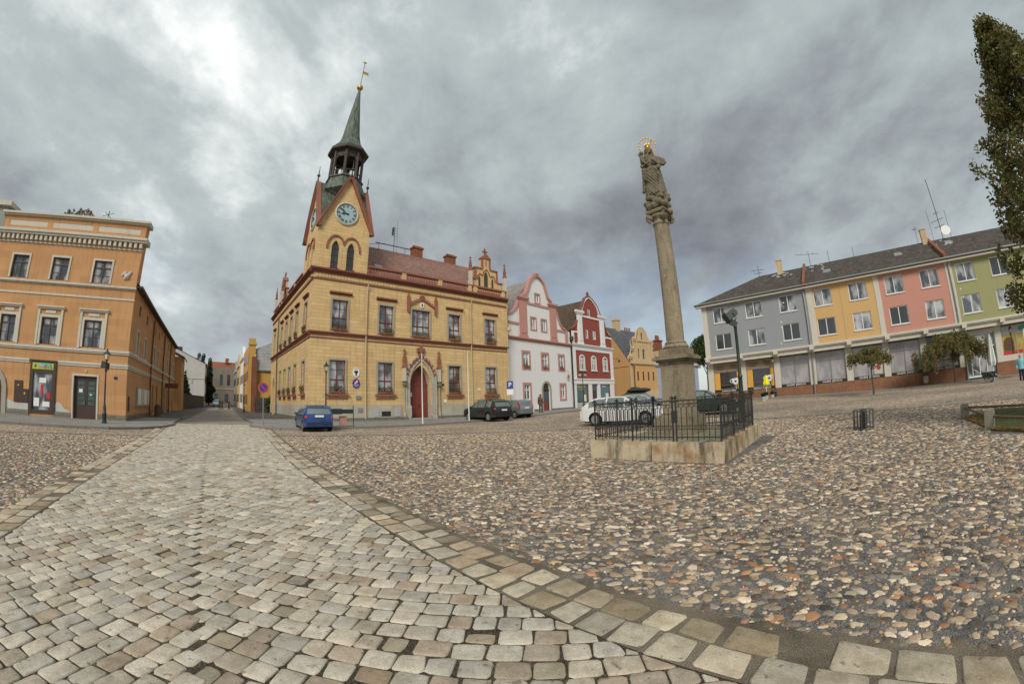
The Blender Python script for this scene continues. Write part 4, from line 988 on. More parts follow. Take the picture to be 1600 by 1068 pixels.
m.wall(rect(-10.75,-.02,11,12.5),[rect(a,b,11.84,12.2) for a,b in ((-3.45,-.4),(-6.9,-3.85),(-10.3,-7.3))],.0,.04); m.build('attic_wall',M_ORANGE,LH)
m=MB()
for a,b in ((-3.45,-.4),(-6.9,-3.85),(-10.3,-7.3)): m.sep(); m.box(a,b,.02,.05,11.84,12.2)
m.builds('attic_panel',M_CREAM,LH)
m=MB(); band(m,-12,.05,[(8.14,8.22,.06),(8.22,8.34,.16)]); band(m,-12,.03,[(7.48,7.6,.05)]); band(m,-12,.08,[(4.12,4.22,.08),(4.22,4.36,.14)])
for a,b in ((-12,-6.85),(-4.75,.05)): band(m,a,b,[(3.3,3.42,.05),(3.42,3.55,.1)])
m.M=ML; band(m,.02,32.3,[(4.12,4.22,.08),(4.22,4.36,.14)]); band(m,.02,32.3,[(3.3,3.42,.05),(3.42,3.55,.1)]); m.build('string_course',M_CREAM,LH)
m=MB(); band(m,-10.95,.3,[(11.22,11.36,.34),(11.36,11.52,.44)],.6); band(m,-10.8,.06,[(10.72,10.82,.07)]); band(m,-10.95,.22,[(12.5,12.6,.14),(12.6,12.74,.26)],.8)
for k in range(30): x=-.12-k*.365; m.box(x-.09,x+.09,-.26,0,10.88,11.22)
m.build('dentil_cornice',M_CREAM,LH)
m=MB(); m.box(-10.8,0,-.03,.0,10.82,11.22); m.build('frieze',M_ORANGE,LH)
m=MB(); m.box(-4.98,-3.72,-.07,.02,-.2,.5); m.sep(); m.box(-1.9,.06,-.07,.02,-.2,.5); m.sep(); m.box(-8.6,-6.72,-.07,.02,-.2,.5); m.M=ML; m.sep(); m.box(.0,11,-.07,.02,-.2,.5); m.sep(); m.box(15.5,20,-.07,.02,-.2,.5); m.sep(); m.box(24.6,25.9,-.07,.02,-.2,.5); m.builds('base_course',M_STONER,LH)
for a,b in T3:
    surround(LH,I,a,b,8.45,9.9,.13,M_CREAM,.05,bottom=False); window(LH,I,a,b,8.45,9.9,.14,M_WINB,M_GL,.06,2,(.7,),(.35,))
for i,(a,b) in enumerate(M3):
    surround(LH,I,a,b,4.46,6.12,.16,M_CREAM,.05,bottom=False); window(LH,I,a,b,4.46,6.1,.14,M_WINB,M_GL,.06,2,(.72,),(.38,))
    h=MB(); h.box(a-.34,a-.18,-.08,.02,4.4,6.62); h.box(b+.18,b+.34,-.08,.02,4.4,6.62); band(h,a-.42,b+.42,[(6.62,6.72,.12),(6.72,6.8,.2)]); h.box(a+.22,b-.22,-.04,.02,6.36,6.54); h.build('window_hood',M_CREAM,LH)
for u in SM:
    window(LH,ML,u,u+.75,7.05,7.75,.12,M_WINB,M_GLD,.05,2,()); window(LH,ML,u,u+.95,4.5,6.0,.12,M_WINW,M_GLC,.06,2,(.7,)); surround(LH,ML,u,u+.95,4.5,6.0,.12,M_CREAM,.04)
# door
m=MB(); m.box(-3.6,-3.52,.14,.24,.12,2.72); m.box(-2.08,-2,.14,.24,.12,2.72)
for a,b in ((-3.52,-2.8),(-2.8,-2.08)):
    m.box(a,b,.18,.22,.12,.95); m.box(a,a+.12,.17,.23,.95,2.72); m.box(b-.12,b,.17,.23,.95,2.72)
    for k in range(6): m.box(a+.12,b-.12,.17,.23,.95+k*.3,1.0+k*.3)
m.box(-3.52,-2.08,.16,.24,2.5,2.72); do=m.build('door',M_DOORB,LH); m=MB(); m.box(-3.4,-2.2,.2,.215,.95,2.5); m.build('pane',M_GLGREEN,do); m=MB(); m.cbox(-2.86,.13,1.15,.03,.08,.25); m.build('door_handle',M_ZINC,do); m=MB(); m.cbox(-3.15,.165,1.85,.25,.01,.2); m.cbox(-2.45,.165,1.62,.14,.01,.08); m.build('notice',M_PAPER,do)
surround(LH,I,-3.6,-2.0,.12,2.72,.12,M_CREAM,.04,bottom=False,name='door_surround')
# shop
m=MB(); m.box(-6.74,-6.5,-.09,.2,.35,3.44); m.box(-5.1,-4.86,-.09,.2,.35,3.44); m.box(-6.5,-5.1,-.07,.2,2.72,3.44); m.box(-6.5,-5.1,-.07,.2,.35,.55); m.box(-6.74,-4.86,-.13,.0,3.44,3.5); sf=m.build('shopfront',M_DOORB,LH)
m=MB(); m.box(-6.5,-5.1,.02,.05,.55,2.72); m.build('pane',M_GL,sf)
m=MB()
for x,z,w,h in ((-6.2,1.0,.4,.5),(-5.5,.9,.5,.3),(-5.8,2.3,.5,.3)): m.cbox(x,.0,z,w,.02,h)
m.build('displayed_goods',M_PAPER,sf)
m=MB(); m.cbox(-5.85,.0,1.75,.16,.02,.6); m.cbox(-5.35,.0,1.4,.25,.02,.35); m.build('displayed_goods',M_REDS,sf)
m=MB(); m.box(-6.56,-5.04,-.12,-.07,2.94,3.32)
mgs=simple('lime green sign',(.30,.55,.06),.4,.5,0,.08); sg=m.build('shop_sign',mgs,LH)
m=MB(); m.prism([(-6.36,3.0),(-6.26,3.08),(-6.24,3.16),(-6.34,3.28),(-6.44,3.16),(-6.42,3.06)],-.128,-.12); m.build('emblem',M_REDS,sg)
m=MB(); m.box(-6.1,-5.66,-.128,-.12,3.13,3.27); m.build('colour_field',simple('sky blue field',(.1,.35,.6)),sg)
m=MB(); m.box(-5.64,-5.18,-.128,-.12,3.13,3.27); m.build('colour_field',simple('green field',(.03,.30,.10)),sg)
m=MB(); m.box(-6.1,-5.66,-.128,-.12,2.98,3.11); m.build('colour_field',M_REDS,sg); m=MB(); m.box(-5.64,-5.14,-.128,-.12,2.98,3.11); m.build('colour_field',simple('plum field',(.28,.02,.12)),sg)
text('Zdravá',.11,M_TXTW,sg,TR(-5.88,-.13,3.19)); text('výživa',.11,M_TXTW,sg,TR(-5.4,-.13,3.19)); text('Dárkové',.10,M_TXTW,sg,TR(-5.88,-.13,3.045)); text('předměty',.10,M_TXTW,sg,TR(-5.4,-.13,3.045))
m=MB(); m.box(-7.85,-7.25,-.06,0,.92,2.2); m.box(-7.25,-6.8,-.06,0,.92,1.72); mc=m.build('meter_cupboard',M_DOORB,LH); m=MB(); m.cbox(-7.55,-.07,1.92,.1,.01,.07); m.cbox(-7.05,-.07,1.45,.1,.01,.1); m.build('sticker',M_TXTY,mc)
m=MB(); m.strip([(x,z) for x,z in rounded(-11.45,-8.6,.1,1.75,2.9)[1:]]+[(-11.45,.1)],.34,-.1,.02); m.build('arch_surround',M_STONE,LH)
m=MB(); m.wall(LARCH,(),.22); 
for k in range(9): m.box(-11.2+k*.28,-11.18+k*.28,.19,.22,.1,2.3)
m.box(-11.3,-8.75,.17,.22,1.7,1.8); m.build('gate',M_DOORB,LH)
# bare plaster patches at the foot
m=MB()
for P_ in ([(-8.5,.5),(-6.8,.5),(-6.8,.9),(-7.6,.86),(-8.1,.95),(-8.5,1.15)],[(-4.95,.5),(-3.75,.5),(-3.9,.62),(-4.2,.7),(-4.45,1.0),(-4.7,1.1),(-4.95,.8)]): m.prism(P_,-.012,.0)
m.build('bare_plaster_patch',M_GABLE,LH)
m=MB(); m.cbox(-.75,-.02,2.72,.22,.05,.16); m.build('wall_vent',M_IRON,LH); m=MB(); m.cbox(-2.8,-.03,3.02,.14,.06,.08); m.build('door_lamp',M_LAMPGL,LH)
m=MB(); 
for x,z,r in ((-.75,9.02,.2),(-.9,9.2,.14),(-.6,9.18,.12),(-.85,8.9,.12),(-.5,9.3,.08),(-1.05,9.1,.1)): m.ball((x,-.02,z),r,8,5)
m.build('relief',M_CREAM,LH,smooth=True)
m=MB()
for k in range(26):
    t=k/25; x=-6.4+2.3*t; h=.62*math.sin(math.pi*t)**.6+.08
    for q in range(3): m.ball((x+random.uniform(-.1,.1),.35+random.uniform(-.1,.1),12.74+h*random.uniform(.1,1)),random.uniform(.06,.13),6,4,random.uniform(.8,1.6))
m.build('roof_crest',M_STONER,LH,smooth=True)
m=MB(); m.tube([(-3.5,1.2,12.3),(-3.45,1.2,13.8)],.03); m.tube([(-3.9,1.2,13.4),(-3.1,1.2,13.65)],.02,4); m.tube([(-3.75,1.2,13.7),(-3.2,1.2,13.3)],.02,4); m.build('aerial',M_IRON,LH)
m=MB(ML); m.face([(.1,-.35,8.46),(32.5,-.35,8.46),(32.5,4.5,12.0),(1.6,4.5,12.0)]); m.face([(1.6,4.5,12.0),(32.5,4.5,12.0),(32.5,10,8),(2.2,10,8)]); m.box(-.1,32.4,-.36,.0,8.36,8.44); m.face([(32.3,0,8.4),(32.3,10,8),(32.3,4.5,12)]); m.build('roof',M_ROOFD,LH)
m=MB(ML); m.tube([(-.1,-.42,8.42),(32.4,-.42,8.42)],.08); m.build('gutter',M_DPIPE,LH)
for u in (9.6,18.2,25): pipe(LH,[mv(ML,(u,-.36,8.4)),mv(ML,(u,-.12,8.0)),mv(ML,(u,-.12,.1))],.07,M_DPIPE)
m=MB(ML); m.box(3.5,9.2,-.14,0,1.02,2.36); nb=m.build('notice_case',M_STONE,LH)
for k in range(4):
    m=MB(ML); m.box(3.65+k*1.4,4.9+k*1.4,-.155,-.14,1.14,2.24); m.build('posted_sheet',M_CREAM if k%2 else M_PAPER,nb)
for u,w in ((11.5,1.0),(14.3,1.1),(20.5,1.1),(23.5,1.0),(26,1),(29,1)): m=MB(ML); m.box(u,u+w,.16,.2,.1,2.75); m.build('side_door' ,M_DOORB if u<24 else M_PAPER,LH)
m=MB(ML); m.box(.55,1.0,-.05,0,.72,1.66); m.build('meter_cupboard',M_DOORB,LH)
m=MB(ML); m.box(21.9,21.98,-1.5,0,2.85,3.4); hs=m.build('hanging_sign',M_DOORR,LH); 
# neighbours beyond its left edge
NB=thing('neighbour_house','grey green house edge rising beside the orange corner house at the left border','house',(LCN[0]-.806*10.8,LCN[1]-.592*10.8,-.05),36.3)
m=MB(); m.box(-9,-.01,.05,12,8.4,13.1); m.build('wall',M_GREENG,NB); m=MB(); m.box(-9,.3,-.2,12,13.1,13.4); m.build('cornice',M_CREAM,NB); m=MB(); m.box(-9,-1.22,.02,12,0,8.4); m.build('lower_wall',M_ORANGE2,NB)

# ================================================================ WHITE GABLED HOUSE
def put(o,x,y,z,rz): o.location=(x,y,z); o.rotation_euler=(0,0,R(rz))
WH=thing('white_gabled_house','white house with pink mouldings and a curved baroque gable beside the town hall','house',(-.56,43.2,.05),47.2)
ww=[(2.55,3.6),(6.0,7.1),(9.4,10.4)]
DW=rounded(5.9,7.3,.1,2.75,3.55)
lowW=[(2.6,3.6),(9.5,10.45)]
m=MB(); m.wall(rect(.1,12.1,-.1,8.45),[rect(a,b,5.25,6.98) for a,b in ww]+[rect(a,b,1.6,3.3) for a,b in lowW]+[DW],0,.25)
# attic wall behind the volutes
gw=[(2.0,8.6),(9.4,8.6),(9.4,13.5),(8.2,13.75),(7.5,14.1),(7.2,14.9),(6.9,15.75),(6.35,16.3),(5.6,16.62),(4.9,16.4),(4.25,15.8),(3.9,15.0),(3.6,14.2),(2.9,13.75),(2.0,13.5)]
m.wall(gw,[rect(4.25,5.1,9.85,11.2),rect(6.2,7.1,9.85,11.2),rect(5.2,6.0,13.2,14.25)],.04,.25)
vl=[(.35,8.6),(2.0,8.6),(2.0,12.7),(1.8,12.2),(1.45,11.75),(.95,11.35),(.35,11.05)]; vr=[(9.4,8.6),(11.0,8.6),(11.0,10.4),(10.4,10.6),(9.95,11.1),(9.65,11.7),(9.4,12.5)]
m.wall(vl,(),.06); m.wall(vr,(),.06); m.box(11.1,12.1,.04,.4,8.6,10.3)
m.face([(.1,0,0),(.1,14,0),(.1,14,9),(.1,0,9)]); m.face([(12.1,0,0),(12.1,14,0),(12.1,14,9),(12.1,0,9)])
m.build('wall',M_WHITE,WH)
m=MB(); band(m,0,12.2,[(8.28,8.4,.08),(8.4,8.52,.18),(8.52,8.66,.3)],.3); m.build('cornice',M_PINKT,WH)
m=MB()
for a in (2.05,7.75):
    m.box(a,a+1.55,-.1,.04,8.66,8.95); m.box(a+.12,a+1.43,-.08,.04,8.95,13.1); m.box(a+.35,a+1.2,-.13,-.08,9.2,12.9); m.box(a-.1,a+1.65,-.16,.04,13.1,13.28); m.box(a-.22,a+1.77,-.26,.04,13.28,13.52)
m.box(3.6,7.75,-.06,.04,12.75,13.0); m.box(11.05,11.55,-.08,.04,8.66,10.4); m.box(.35,2.05,-.05,.06,10.1,10.35); m.box(9.3,11.05,-.05,.06,10.1,10.35); m.build('pilaster',M_PINKT,WH)
m=MB(); gl_=[(2.9,13.6),(3.55,14.1),(3.95,15.0),(4.3,15.8),(4.9,16.4),(5.6,16.65),(6.35,16.35),(6.9,15.8),(7.25,14.9),(7.55,14.15),(8.3,13.65)]; m.strip(gl_,.3,-.2,.35); m.box(5.3,5.9,-.2,.35,16.6,16.9); m.strip([(.2,11.1),(.95,11.4),(1.5,11.85),(1.85,12.3),(2.05,12.9)],.2,-.12,.35); m.strip([(9.35,12.6),(9.65,11.7),(9.95,11.1),(10.4,10.65),(11.1,10.45)],.2,-.12,.35); m.build('gable_moulding',M_PINKT,WH)
for a,b in ww: surround(WH,I,a,b,5.25,6.98,.24,M_PINKT,.05); window(WH,I,a,b,5.25,6.98,.12,M_WINW,M_GL,.09,2,(.68,)); flowerbox(WH,I,a+.05,b-.05,5.22,-.02,.4,120)
for a,b in lowW: surround(WH,I,a,b,1.6,3.3,.26,M_PINKT,.05); window(WH,I,a,b,1.6,3.3,.12,M_WINW,M_GL,.09,2,(.66,))
for a,b,z0,z1 in ((4.25,5.1,9.85,11.2),(6.2,7.1,9.85,11.2),(5.2,6.0,13.2,14.25)): surround(WH,I,a,b,z0,z1,.16,M_PINKT,.03); window(WH,I,a,b,z0,z1,.12,M_WINW,M_GL,.08,2,())
m=MB(); m.strip(rounded(5.78,7.42,.1,2.75,3.68)[1:]+[(5.78,.1)],.24,-.07,.02); m.build('door_surround',M_STONE,WH)
m=MB(); m.wall(DW,(),.2); m.box(5.9,7.3,.1,.2,2.65,2.78); do=m.build('door',M_DOORB,WH); m=MB(); m.box(6.1,7.1,.15,.19,1.3,2.5); m.build('pane',M_GLD,do); 
m=MB(); m.box(5.95,6.75,-.06,.15,.1,1.35); m.build('door_panel',M_DOORR,do); m=MB(); m.box(4.9,5.6,-.1,0,1.0,1.9); m.build('letter_board',M_DOORR,WH)
m=MB(); m.box(4.2,5.7,-.08,.02,-.1,.5); m.box(7.45,12.1,-.08,.02,-.1,.45); m.build('base_course',M_STONER,WH)
# curved roof
rp=[(.4,11.0),(1.1,11.35),(1.7,11.9),(2.3,12.9),(3.0,14.2),(4.0,15.4),(5.5,16.3),(7.0,15.4),(8.0,14.2),(9.0,12.7),(10.2,11),(12.1,9),(12.1,8.4),(.4,8.4)]
m=MB(); m.prism(rp,.35,13); m.build('roof',M_ROOFL,WH)
pipe(WH,[(12.2,-.2,9.3),(12.2,-.12,8.6),(12.2,-.12,.2)],.09,M_IRON)
m=MB(); m.lathe([(.06,0),(.28,.15),(.28,.5),(.2,.6)],(12.2,-.2,9.1),8); m.build('rain_hopper',M_DARKCU,WH)
m=MB(); m.ball((10.9,-.3,4.5),.16,8,5); m.tube([(10.9,0,5.2),(10.9,-.3,5.2),(10.9,-.3,4.6)],.025,4); m.cbox(10.9,-.3,4.25,.5,.05,.18); m.build('wall_emblem',M_GOLD,WH)

# ================================================================ RED GABLED HOUSE
RH=thing('red_gabled_house','dark red house with white mouldings and baroque gable above a shopfront','house',(8.15,52.5,.1),46)
rw=[(1.3,2.35),(4.2,5.3),(7.3,8.4)]
m=MB(); m.wall(rect(-.3,10.1,4.0,8.5),[rounded(a,b,5.35,6.9,7.25) for a,b in rw],0,.22)
rg=[(1.2,8.7),(8.2,8.7),(8.2,13.3),(6.9,13.9),(6.5,14.6),(5.9,15.2),(5.2,15.65),(4.4,15.9),(3.7,15.6),(3.0,14.9),(2.4,13.9),(1.2,13.2)]
m.wall(rg,[rect(3.15,3.8,9.75,11),rect(4.95,5.8,9.75,11),rect(3.95,4.6,13.0,14.05)],.03,.2)
m.wall([(-.3,8.7),(1.2,8.7),(1.2,12.0),(.9,11.4),(.4,11.0),(-.3,10.6)],(),.05); m.wall([(8.2,8.7),(10,8.7),(10,10.5),(9.3,10.7),(8.8,11.2),(8.5,11.9),(8.2,12.7)],(),.05)
m.box(-.3,0.6,.5,13,0,8.5); m.face([(10.1,0,0),(10.1,14,0),(10.1,14,10),(10.1,0,10)]); m.build('wall',M_RED,RH)
m=MB(); band(m,-.45,10.25,[(8.38,8.5,.08),(8.5,8.66,.2),(8.66,8.8,.3)],.3); band(m,-.45,10.2,[(3.4,3.95,.1),(3.95,4.12,.2)])
m.box(-.4,.35,-.06,.02,4.12,8.38); m.box(9.35,10.15,-.06,.02,4.12,8.38); m.box(.35,9.35,-.05,.02,7.95,8.38)
for a,b in ((-.3,.2),(3.05,3.95),(5.5,6.1),(8.9,10.1)): m.box(a,b,-.05,.3,.0,3.4)
m.build('white_moulding',M_WHITE,RH)
m=MB()
for a in (1.0,6.85):
    m.box(a,a+1.45,-.1,.03,8.8,9.1); m.box(a+.12,a+1.33,-.08,.03,9.1,13.0); m.box(a+.38,a+1.07,-.13,-.08,9.3,12.6); m.box(a-.12,a+1.57,-.16,.03,13.0,13.2); m.box(a-.28,a+1.73,-.26,.03,13.2,13.5)
m.box(2.4,6.9,-.07,.03,12.7,12.95); m.strip([(2.3,13.5),(3.0,14.8),(3.7,15.5),(4.4,15.8),(5.2,15.55),(5.9,15.1),(6.5,14.5),(7.0,13.5)],.24,-.1,.03); m.box(-.3,1.1,-.05,.05,10.3,10.5); m.box(8.4,10.1,-.05,.05,10.2,10.45); m.box(-.3,.2,-.06,.05,8.8,10.3); m.build('pilaster',M_WHITE,RH)
m=MB(); m.lathe([(.3,0),(.34,.15),(.15,.3),(.24,.5),(.05,.9)],(4.4,.1,15.85),8); m.strip([(2.0,13.5),(2.6,14.3),(3.4,15.6),(4.4,16.0),(5.4,15.6),(6.5,14.8),(7.3,13.5)],.12,-.16,.3); m.strip([(8.2,12.8),(8.5,11.9),(8.8,11.2),(9.3,10.75),(10.1,10.55)],.12,-.12,.3); m.strip([(-.4,10.7),(.4,11.05),(.9,11.45),(1.2,12.1)],.12,-.12,.3); m.build('gable_coping',M_TRIMD,RH)
for a,b in rw:
    s_=MB(); s_.strip(rounded(a-.05,b+.05,5.3,6.9,7.32)[1:]+[(a-.05,5.3)],.16,-.05,.02); s_.box(a-.2,b+.2,-.14,.02,5.16,5.3); s_.build('window_surround',M_WHITE,RH)
    window(RH,I,a,b,5.35,7.2,.12,M_WINW,M_GL,.09,2,(.5,.75))
for a,b,z0,z1 in ((3.15,3.8,9.75,11),(4.95,5.8,9.75,11),(3.95,4.6,13.0,14.05)): window(RH,I,a,b,z0,z1,.1,M_WINW,M_GL,.1,2 if b-a>.8 else 1,())
m=MB(); m.box(.2,3.05,.1,.3,.9,3.4); s=m.build('shop_window',M_GLGREEN,RH); text('MODNÍ ODĚVY',.26,M_TXTY,s,TR(1.5,.09,3.0)); text('obuv galanterie',.18,M_TXTY,s,TR(1.5,.09,2.65))
m=MB(); m.cbox(2.3,.08,1.5,.5,.02,.9); m.build('poster',M_PAPER,s); m=MB(); m.cbox(2.45,.06,1.7,.14,.02,.5); m.build('poster',M_TXTY,s)
m=MB(); m.box(6.1,8.9,.1,.3,.9,3.4); s=m.build('shop_window',glass('blue grey shop glass',(.04,.09,.10)),RH); text('KVĚTINY',.26,M_TXTW,s,TR(7.3,.09,3.0)); m=MB(); m.cbox(8.1,.08,1.6,.8,.02,.9); m.build('poster',M_PAPER,s)
m=MB(); m.box(3.95,5.5,.2,.3,.1,3.4); do=m.build('door',M_DOORB,RH); m=MB(); m.box(3.95,5.5,.17,.2,2.5,3.3); m.build('transom_pane',M_GLD,do)
m=MB(); m.box(2.95,3.05,-.0,.2,.9,3.4); m.box(8.8,8.9,0,.2,.9,3.4); m.build('red_strip',M_RED,RH); m=MB(); m.box(.2,3.05,.05,.3,0,.9); m.box(6.1,8.9,.05,.3,0,.9); m.build('stall_riser',M_STONEL,RH)
rp=[(-.4,10.5),(.6,10.9),(1.6,12.4),(2.8,14.2),(4.3,15.5),(5.8,14.6),(7.3,12.8),(8.6,11),(10.1,9.8),(10.1,8.5),(-.4,8.5)]
m=MB(); m.prism(rp,.35,14); m.build('roof',M_ROOFR,RH)
m=MB(); m.tube([(10.6,-.5,7.0),(10.6,-.5,7.4)],.02); m.tube([(10.2,0,7.2),(10.2,-1.1,7.2)],.03); m.ball((10.2,-1.1,6.8),.2,8,5); m.build('wall_lantern',M_IRON,RH)

# ================================================================ ORANGE HOUSE WITH BAROQUE GABLE
YH=thing('gabled_ochre_house','weathered orange house with stone gable and dark roof behind the parked cars','house',(19.5,65.1,.3),41)
MY=Matrix.Rotation(R(120-41+180),4,'Z')    # left side wall, x runs towards the corner
m=MB(); m.wall(rect(0,11.2,-.3,6.7),[rect(a,a+.55,3.75,5.35) for a in (2.2,4.0,5.8,7.6)]+[rect(2.6,3.3,.6,1.6),rect(5,5.7,.6,1.6)],0,.2); m.build('wall',M_OCHRE,YH)
m=MB(MY); m.wall([(-12,-.3),(0,-.3),(0,6.7),(-5.4,13.6),(-12,6.7)],(),0); m.box(-12,0,-.08,.02,6.25,6.45); m.build('side_wall',M_OCHRE,YH)
for a in (2.2,4.0,5.8,7.6): window(YH,I,a,a+.55,3.75,5.35,.1,M_WINB,M_GLD,.05,2,(.6,))
m=MB(); band(m,-.15,11.3,[(6.5,6.62,.12),(6.62,6.8,.25)]); m.box(0,11.2,-.05,.02,0,2.2); m.box(-.1,.5,-.09,.02,0,6.5); m.build('cornice',M_TAN,YH)
gy=[(.2,6.8),(9.6,6.8),(9.6,7.6),(8.7,8.3),(8.2,9.4),(8.2,10.7),(7.4,10.9),(6.8,11.6),(6.2,12.6),(5.4,13.25),(4.4,13.3),(3.6,12.7),(3.1,11.6),(2.6,10.8),(1.4,10.7),(1.4,9.2),(.9,8.3),(.2,7.7)]
m=MB(); m.wall(gy,[rect(3.0,3.5,7.6,9.3),rect(4.5,5.3,7.6,9.3),rect(4.3,4.9,11.0,12.2)],.03,.25); m.prism(gy,.28,.6); m.build('gable',M_TAN,YH)
m=MB(); m.box(3.0,3.5,.2,.24,7.6,9.3); m.box(4.5,5.3,.2,.24,7.6,9.3); m.box(4.3,4.9,.2,.24,11.0,12.2); m.build('gable_pane',M_GLD,YH)
m=MB(); m.box(1.0,8.6,-.12,.03,10.6,10.85)
for a in (1.2,2.4,6.6,7.6): m.box(a,a+.35,-.1,.03,6.8,10.6)
for x,z in ((.5,7.9),(1.2,9.3),(1.6,11.0),(8.0,11.0),(9.2,7.9)): m.ball((x,-.05,z),.3,8,5); m.box(x-.3,x+.3,-.15,.2,z-.45,z-.25)
m.build('gable_ornament',M_TAN,YH,smooth=30)
m=MB()
A=MY@Vector((0,0,6.7)); Bp=MY@Vector((-5.4,0,13.6)); Cp=MY@Vector((-12,0,6.7)); E=Vector((11.2,0,0))
for q in ([A,A+E,Bp+E,Bp],[Bp,Bp+E,Cp+E,Cp]): m.face([tuple(v+Vector((0,0,.12))) for v in q])
for q in ([A,A+E,Bp+E,Bp],): m.face([tuple(v+Vector((0,0,-.02))) for v in q])
m.build('roof',M_ROOFG,YH)
m=MB()
cx=Bp+Vector((3.2,.2,0)); m.box(cx.x,cx.x+1.2,cx.y-.5,cx.y+.5,12.6,15.3); m.box(cx.x-.1,cx.x+1.3,cx.y-.6,cx.y+.6,15.3,15.5)
for k in range(2): m.lathe([(.16,0),(.13,.6)],(cx.x+.35+k*.5,cx.y,15.5),8)
m.build('chimney',M_TAN,YH)
m=MB()
for k in range(4): m.lathe([(.14,0),(.11,1.0)],(cx.x+3.5+k*.6,cx.y,13.4),8)
m.build('chimney_pots',M_BRICKR,YH)
pipe(YH,[(.05,-.3,6.6),(1.0,-.3,6.0),(1.1,-.12,5.6),(1.1,-.12,.3)],.08,M_IRON)
Y2=thing('low_yellow_house','pale yellow wing with brick chimney just behind the stone column','house',(19.5+.755*11.3,65.1+.656*11.3,.3),41)
m=MB(); m.box(0,7,0,9,-.3,9.6); m.build('wall',M_TAN,Y2); m=MB(); m.box(-.1,7.1,-.2,9,9.6,9.85); m.build('cornice',M_TRIMD,Y2)
m=MB(); m.box(2.6,4.6,2,3,9.8,11.8); m.box(2.4,4.8,1.8,3.2,11.8,12.0)
for k in range(4): m.lathe([(.14,0),(.1,1.0)],(2.9+k*.45,2.5,12),6)
m.build('chimney',M_BRICKR,Y2)
# ================================================================ BLUE HOUSE
BH=thing('blue_house','small blue house with pale sheet roof glimpsed beside the grey apartments','house',(30.5,73.5,.4),30)
m=MB(); m.wall(rect(-6,9,-.4,6.6),[rect(a,a+.7,3.7,5.3) for a in (-1.5,.6,3,5,7)]+[rect(a,a+.7,.9,2.2) for a in (-1.5,.6,3,5,7)],0,.15); m.face([(9,0,0),(9,9,0),(9,9,6.6),(9,0,6.6)]); m.build('wall',M_BLUE,BH)
for a in (-1.5,.6,3,5,7): window(BH,I,a,a+.7,3.7,5.3,.1,M_WINW,M_GL,.07,2,(.6,)); window(BH,I,a,a+.7,.9,2.2,.1,M_WINW,M_GL,.07,2,())
m=MB(); m.face([(-6.3,-.5,6.5),(9.3,-.5,6.5),(9.3,5,11.2),(-6.3,5,11.2)]); m.face([(-6.3,5,11.2),(9.3,5,11.2),(9.3,10,6.5),(-6.3,10,6.5)]); m.face([(9.2,-.4,6.5),(9.2,5,11.1),(9.2,10,6.5)]); m.build('roof',M_ROOFS,BH)
m=MB(); band(m,-6.1,9.1,[(2.9,3.0,.05),(6.3,6.5,.3)]); m.build('cornice',M_CREAM,BH)
# ================================================================ APARTMENT ROW (x = -u, camera side is -y)
# one long block; the four painted sections are its parts
AP=thing('apartment_row','long apartment row painted grey, yellow, pink and green above glazed shops','apartment block',(D0[0],D0[1],0),313.5)
secs=[('grey',M_AGREY,-14.2,-3.2),('yellow',M_AYEL,-2.6,3.3),('pink',M_APINK,3.8,10.15),('green',M_AGREEN,10.75,24.5)]
WX=[-12.1,-8.6,-5.1,-1.65,1.75,5.2,8.55,11.95,15.25,18.7,22.1]
allh=[]
for nm,mt,a,b in secs:
    hs=[]
    for x in WX:
        if a<x<b: hs+= [rect(x-.86,x+.86,8.3,9.88),rect(x-.86,x+.86,5.58,7.15)]
    m=MB(); m.wall(rect(a+(.55 if nm=='grey' else 0),b,4.9,10.3),hs,0,.16); s=m.build(nm+'_wall',mt,AP)
    for x in WX:
        if a<x<b:
            for z0,z1 in ((8.3,9.88),(5.58,7.15)):
                gl_=random.choice([M_GL,M_GLC,M_GLD,M_GL]); o=window(AP,I,x-.86,x+.86,z0,z1,.1,M_WINW,gl_,.07,2,())
                q=MB(); q.box(x-.92,x+.92,-.07,.06,z0-.07,z0); q.build('window_sill',M_WINW,o)
m=MB()
for a,b in ((-14.2,-13.65),(-3.2,-2.6),(3.3,3.8),(10.15,10.75)): m.sep(); m.box(a,b,-.04,.2,4.9,10.3)
m.builds('white_pilaster',M_AWHITE,AP)
m=MB(); m.box(-14.25,24.5,-.12,.3,4.62,4.72); m.box(-14.3,24.5,-.2,1.3,4.72,4.9); m.build('shop_band',M_AWHITE,AP)
m=MB()
m.box(-14.2,24.5,.05,1.4,4.25,4.62); m.build('soffit',M_AWHITE,AP)
m=MB()
for k in range(12): x=-14.15+k*3.55; m.sep(); m.box(x-.05,x+.38,-.3,.1,4.42,4.72)
m.builds('bracket',M_AWHITE,AP)
m=MB()
for k in range(12): x=-14.4+k*3.53; m.sep(); m.box(x,x+.62,.82,1.5,1.25,4.25)
m.builds('shop_pier',M_AWHITE,AP)
m=MB(); m.box(-14.3,11.0,.86,1.5,-.2,1.27); m.sep(); m.box(13.7,24.5,.86,1.5,-.2,1.27); m.builds('brick_base',M_BRICK,AP)
m=MB(); m.box(-14.2,24.5,1.5,11,0,4.62); m.box(-14.2,24.5,.17,11,4.9,10.3); m.build('core_wall',M_AWHITE,AP)
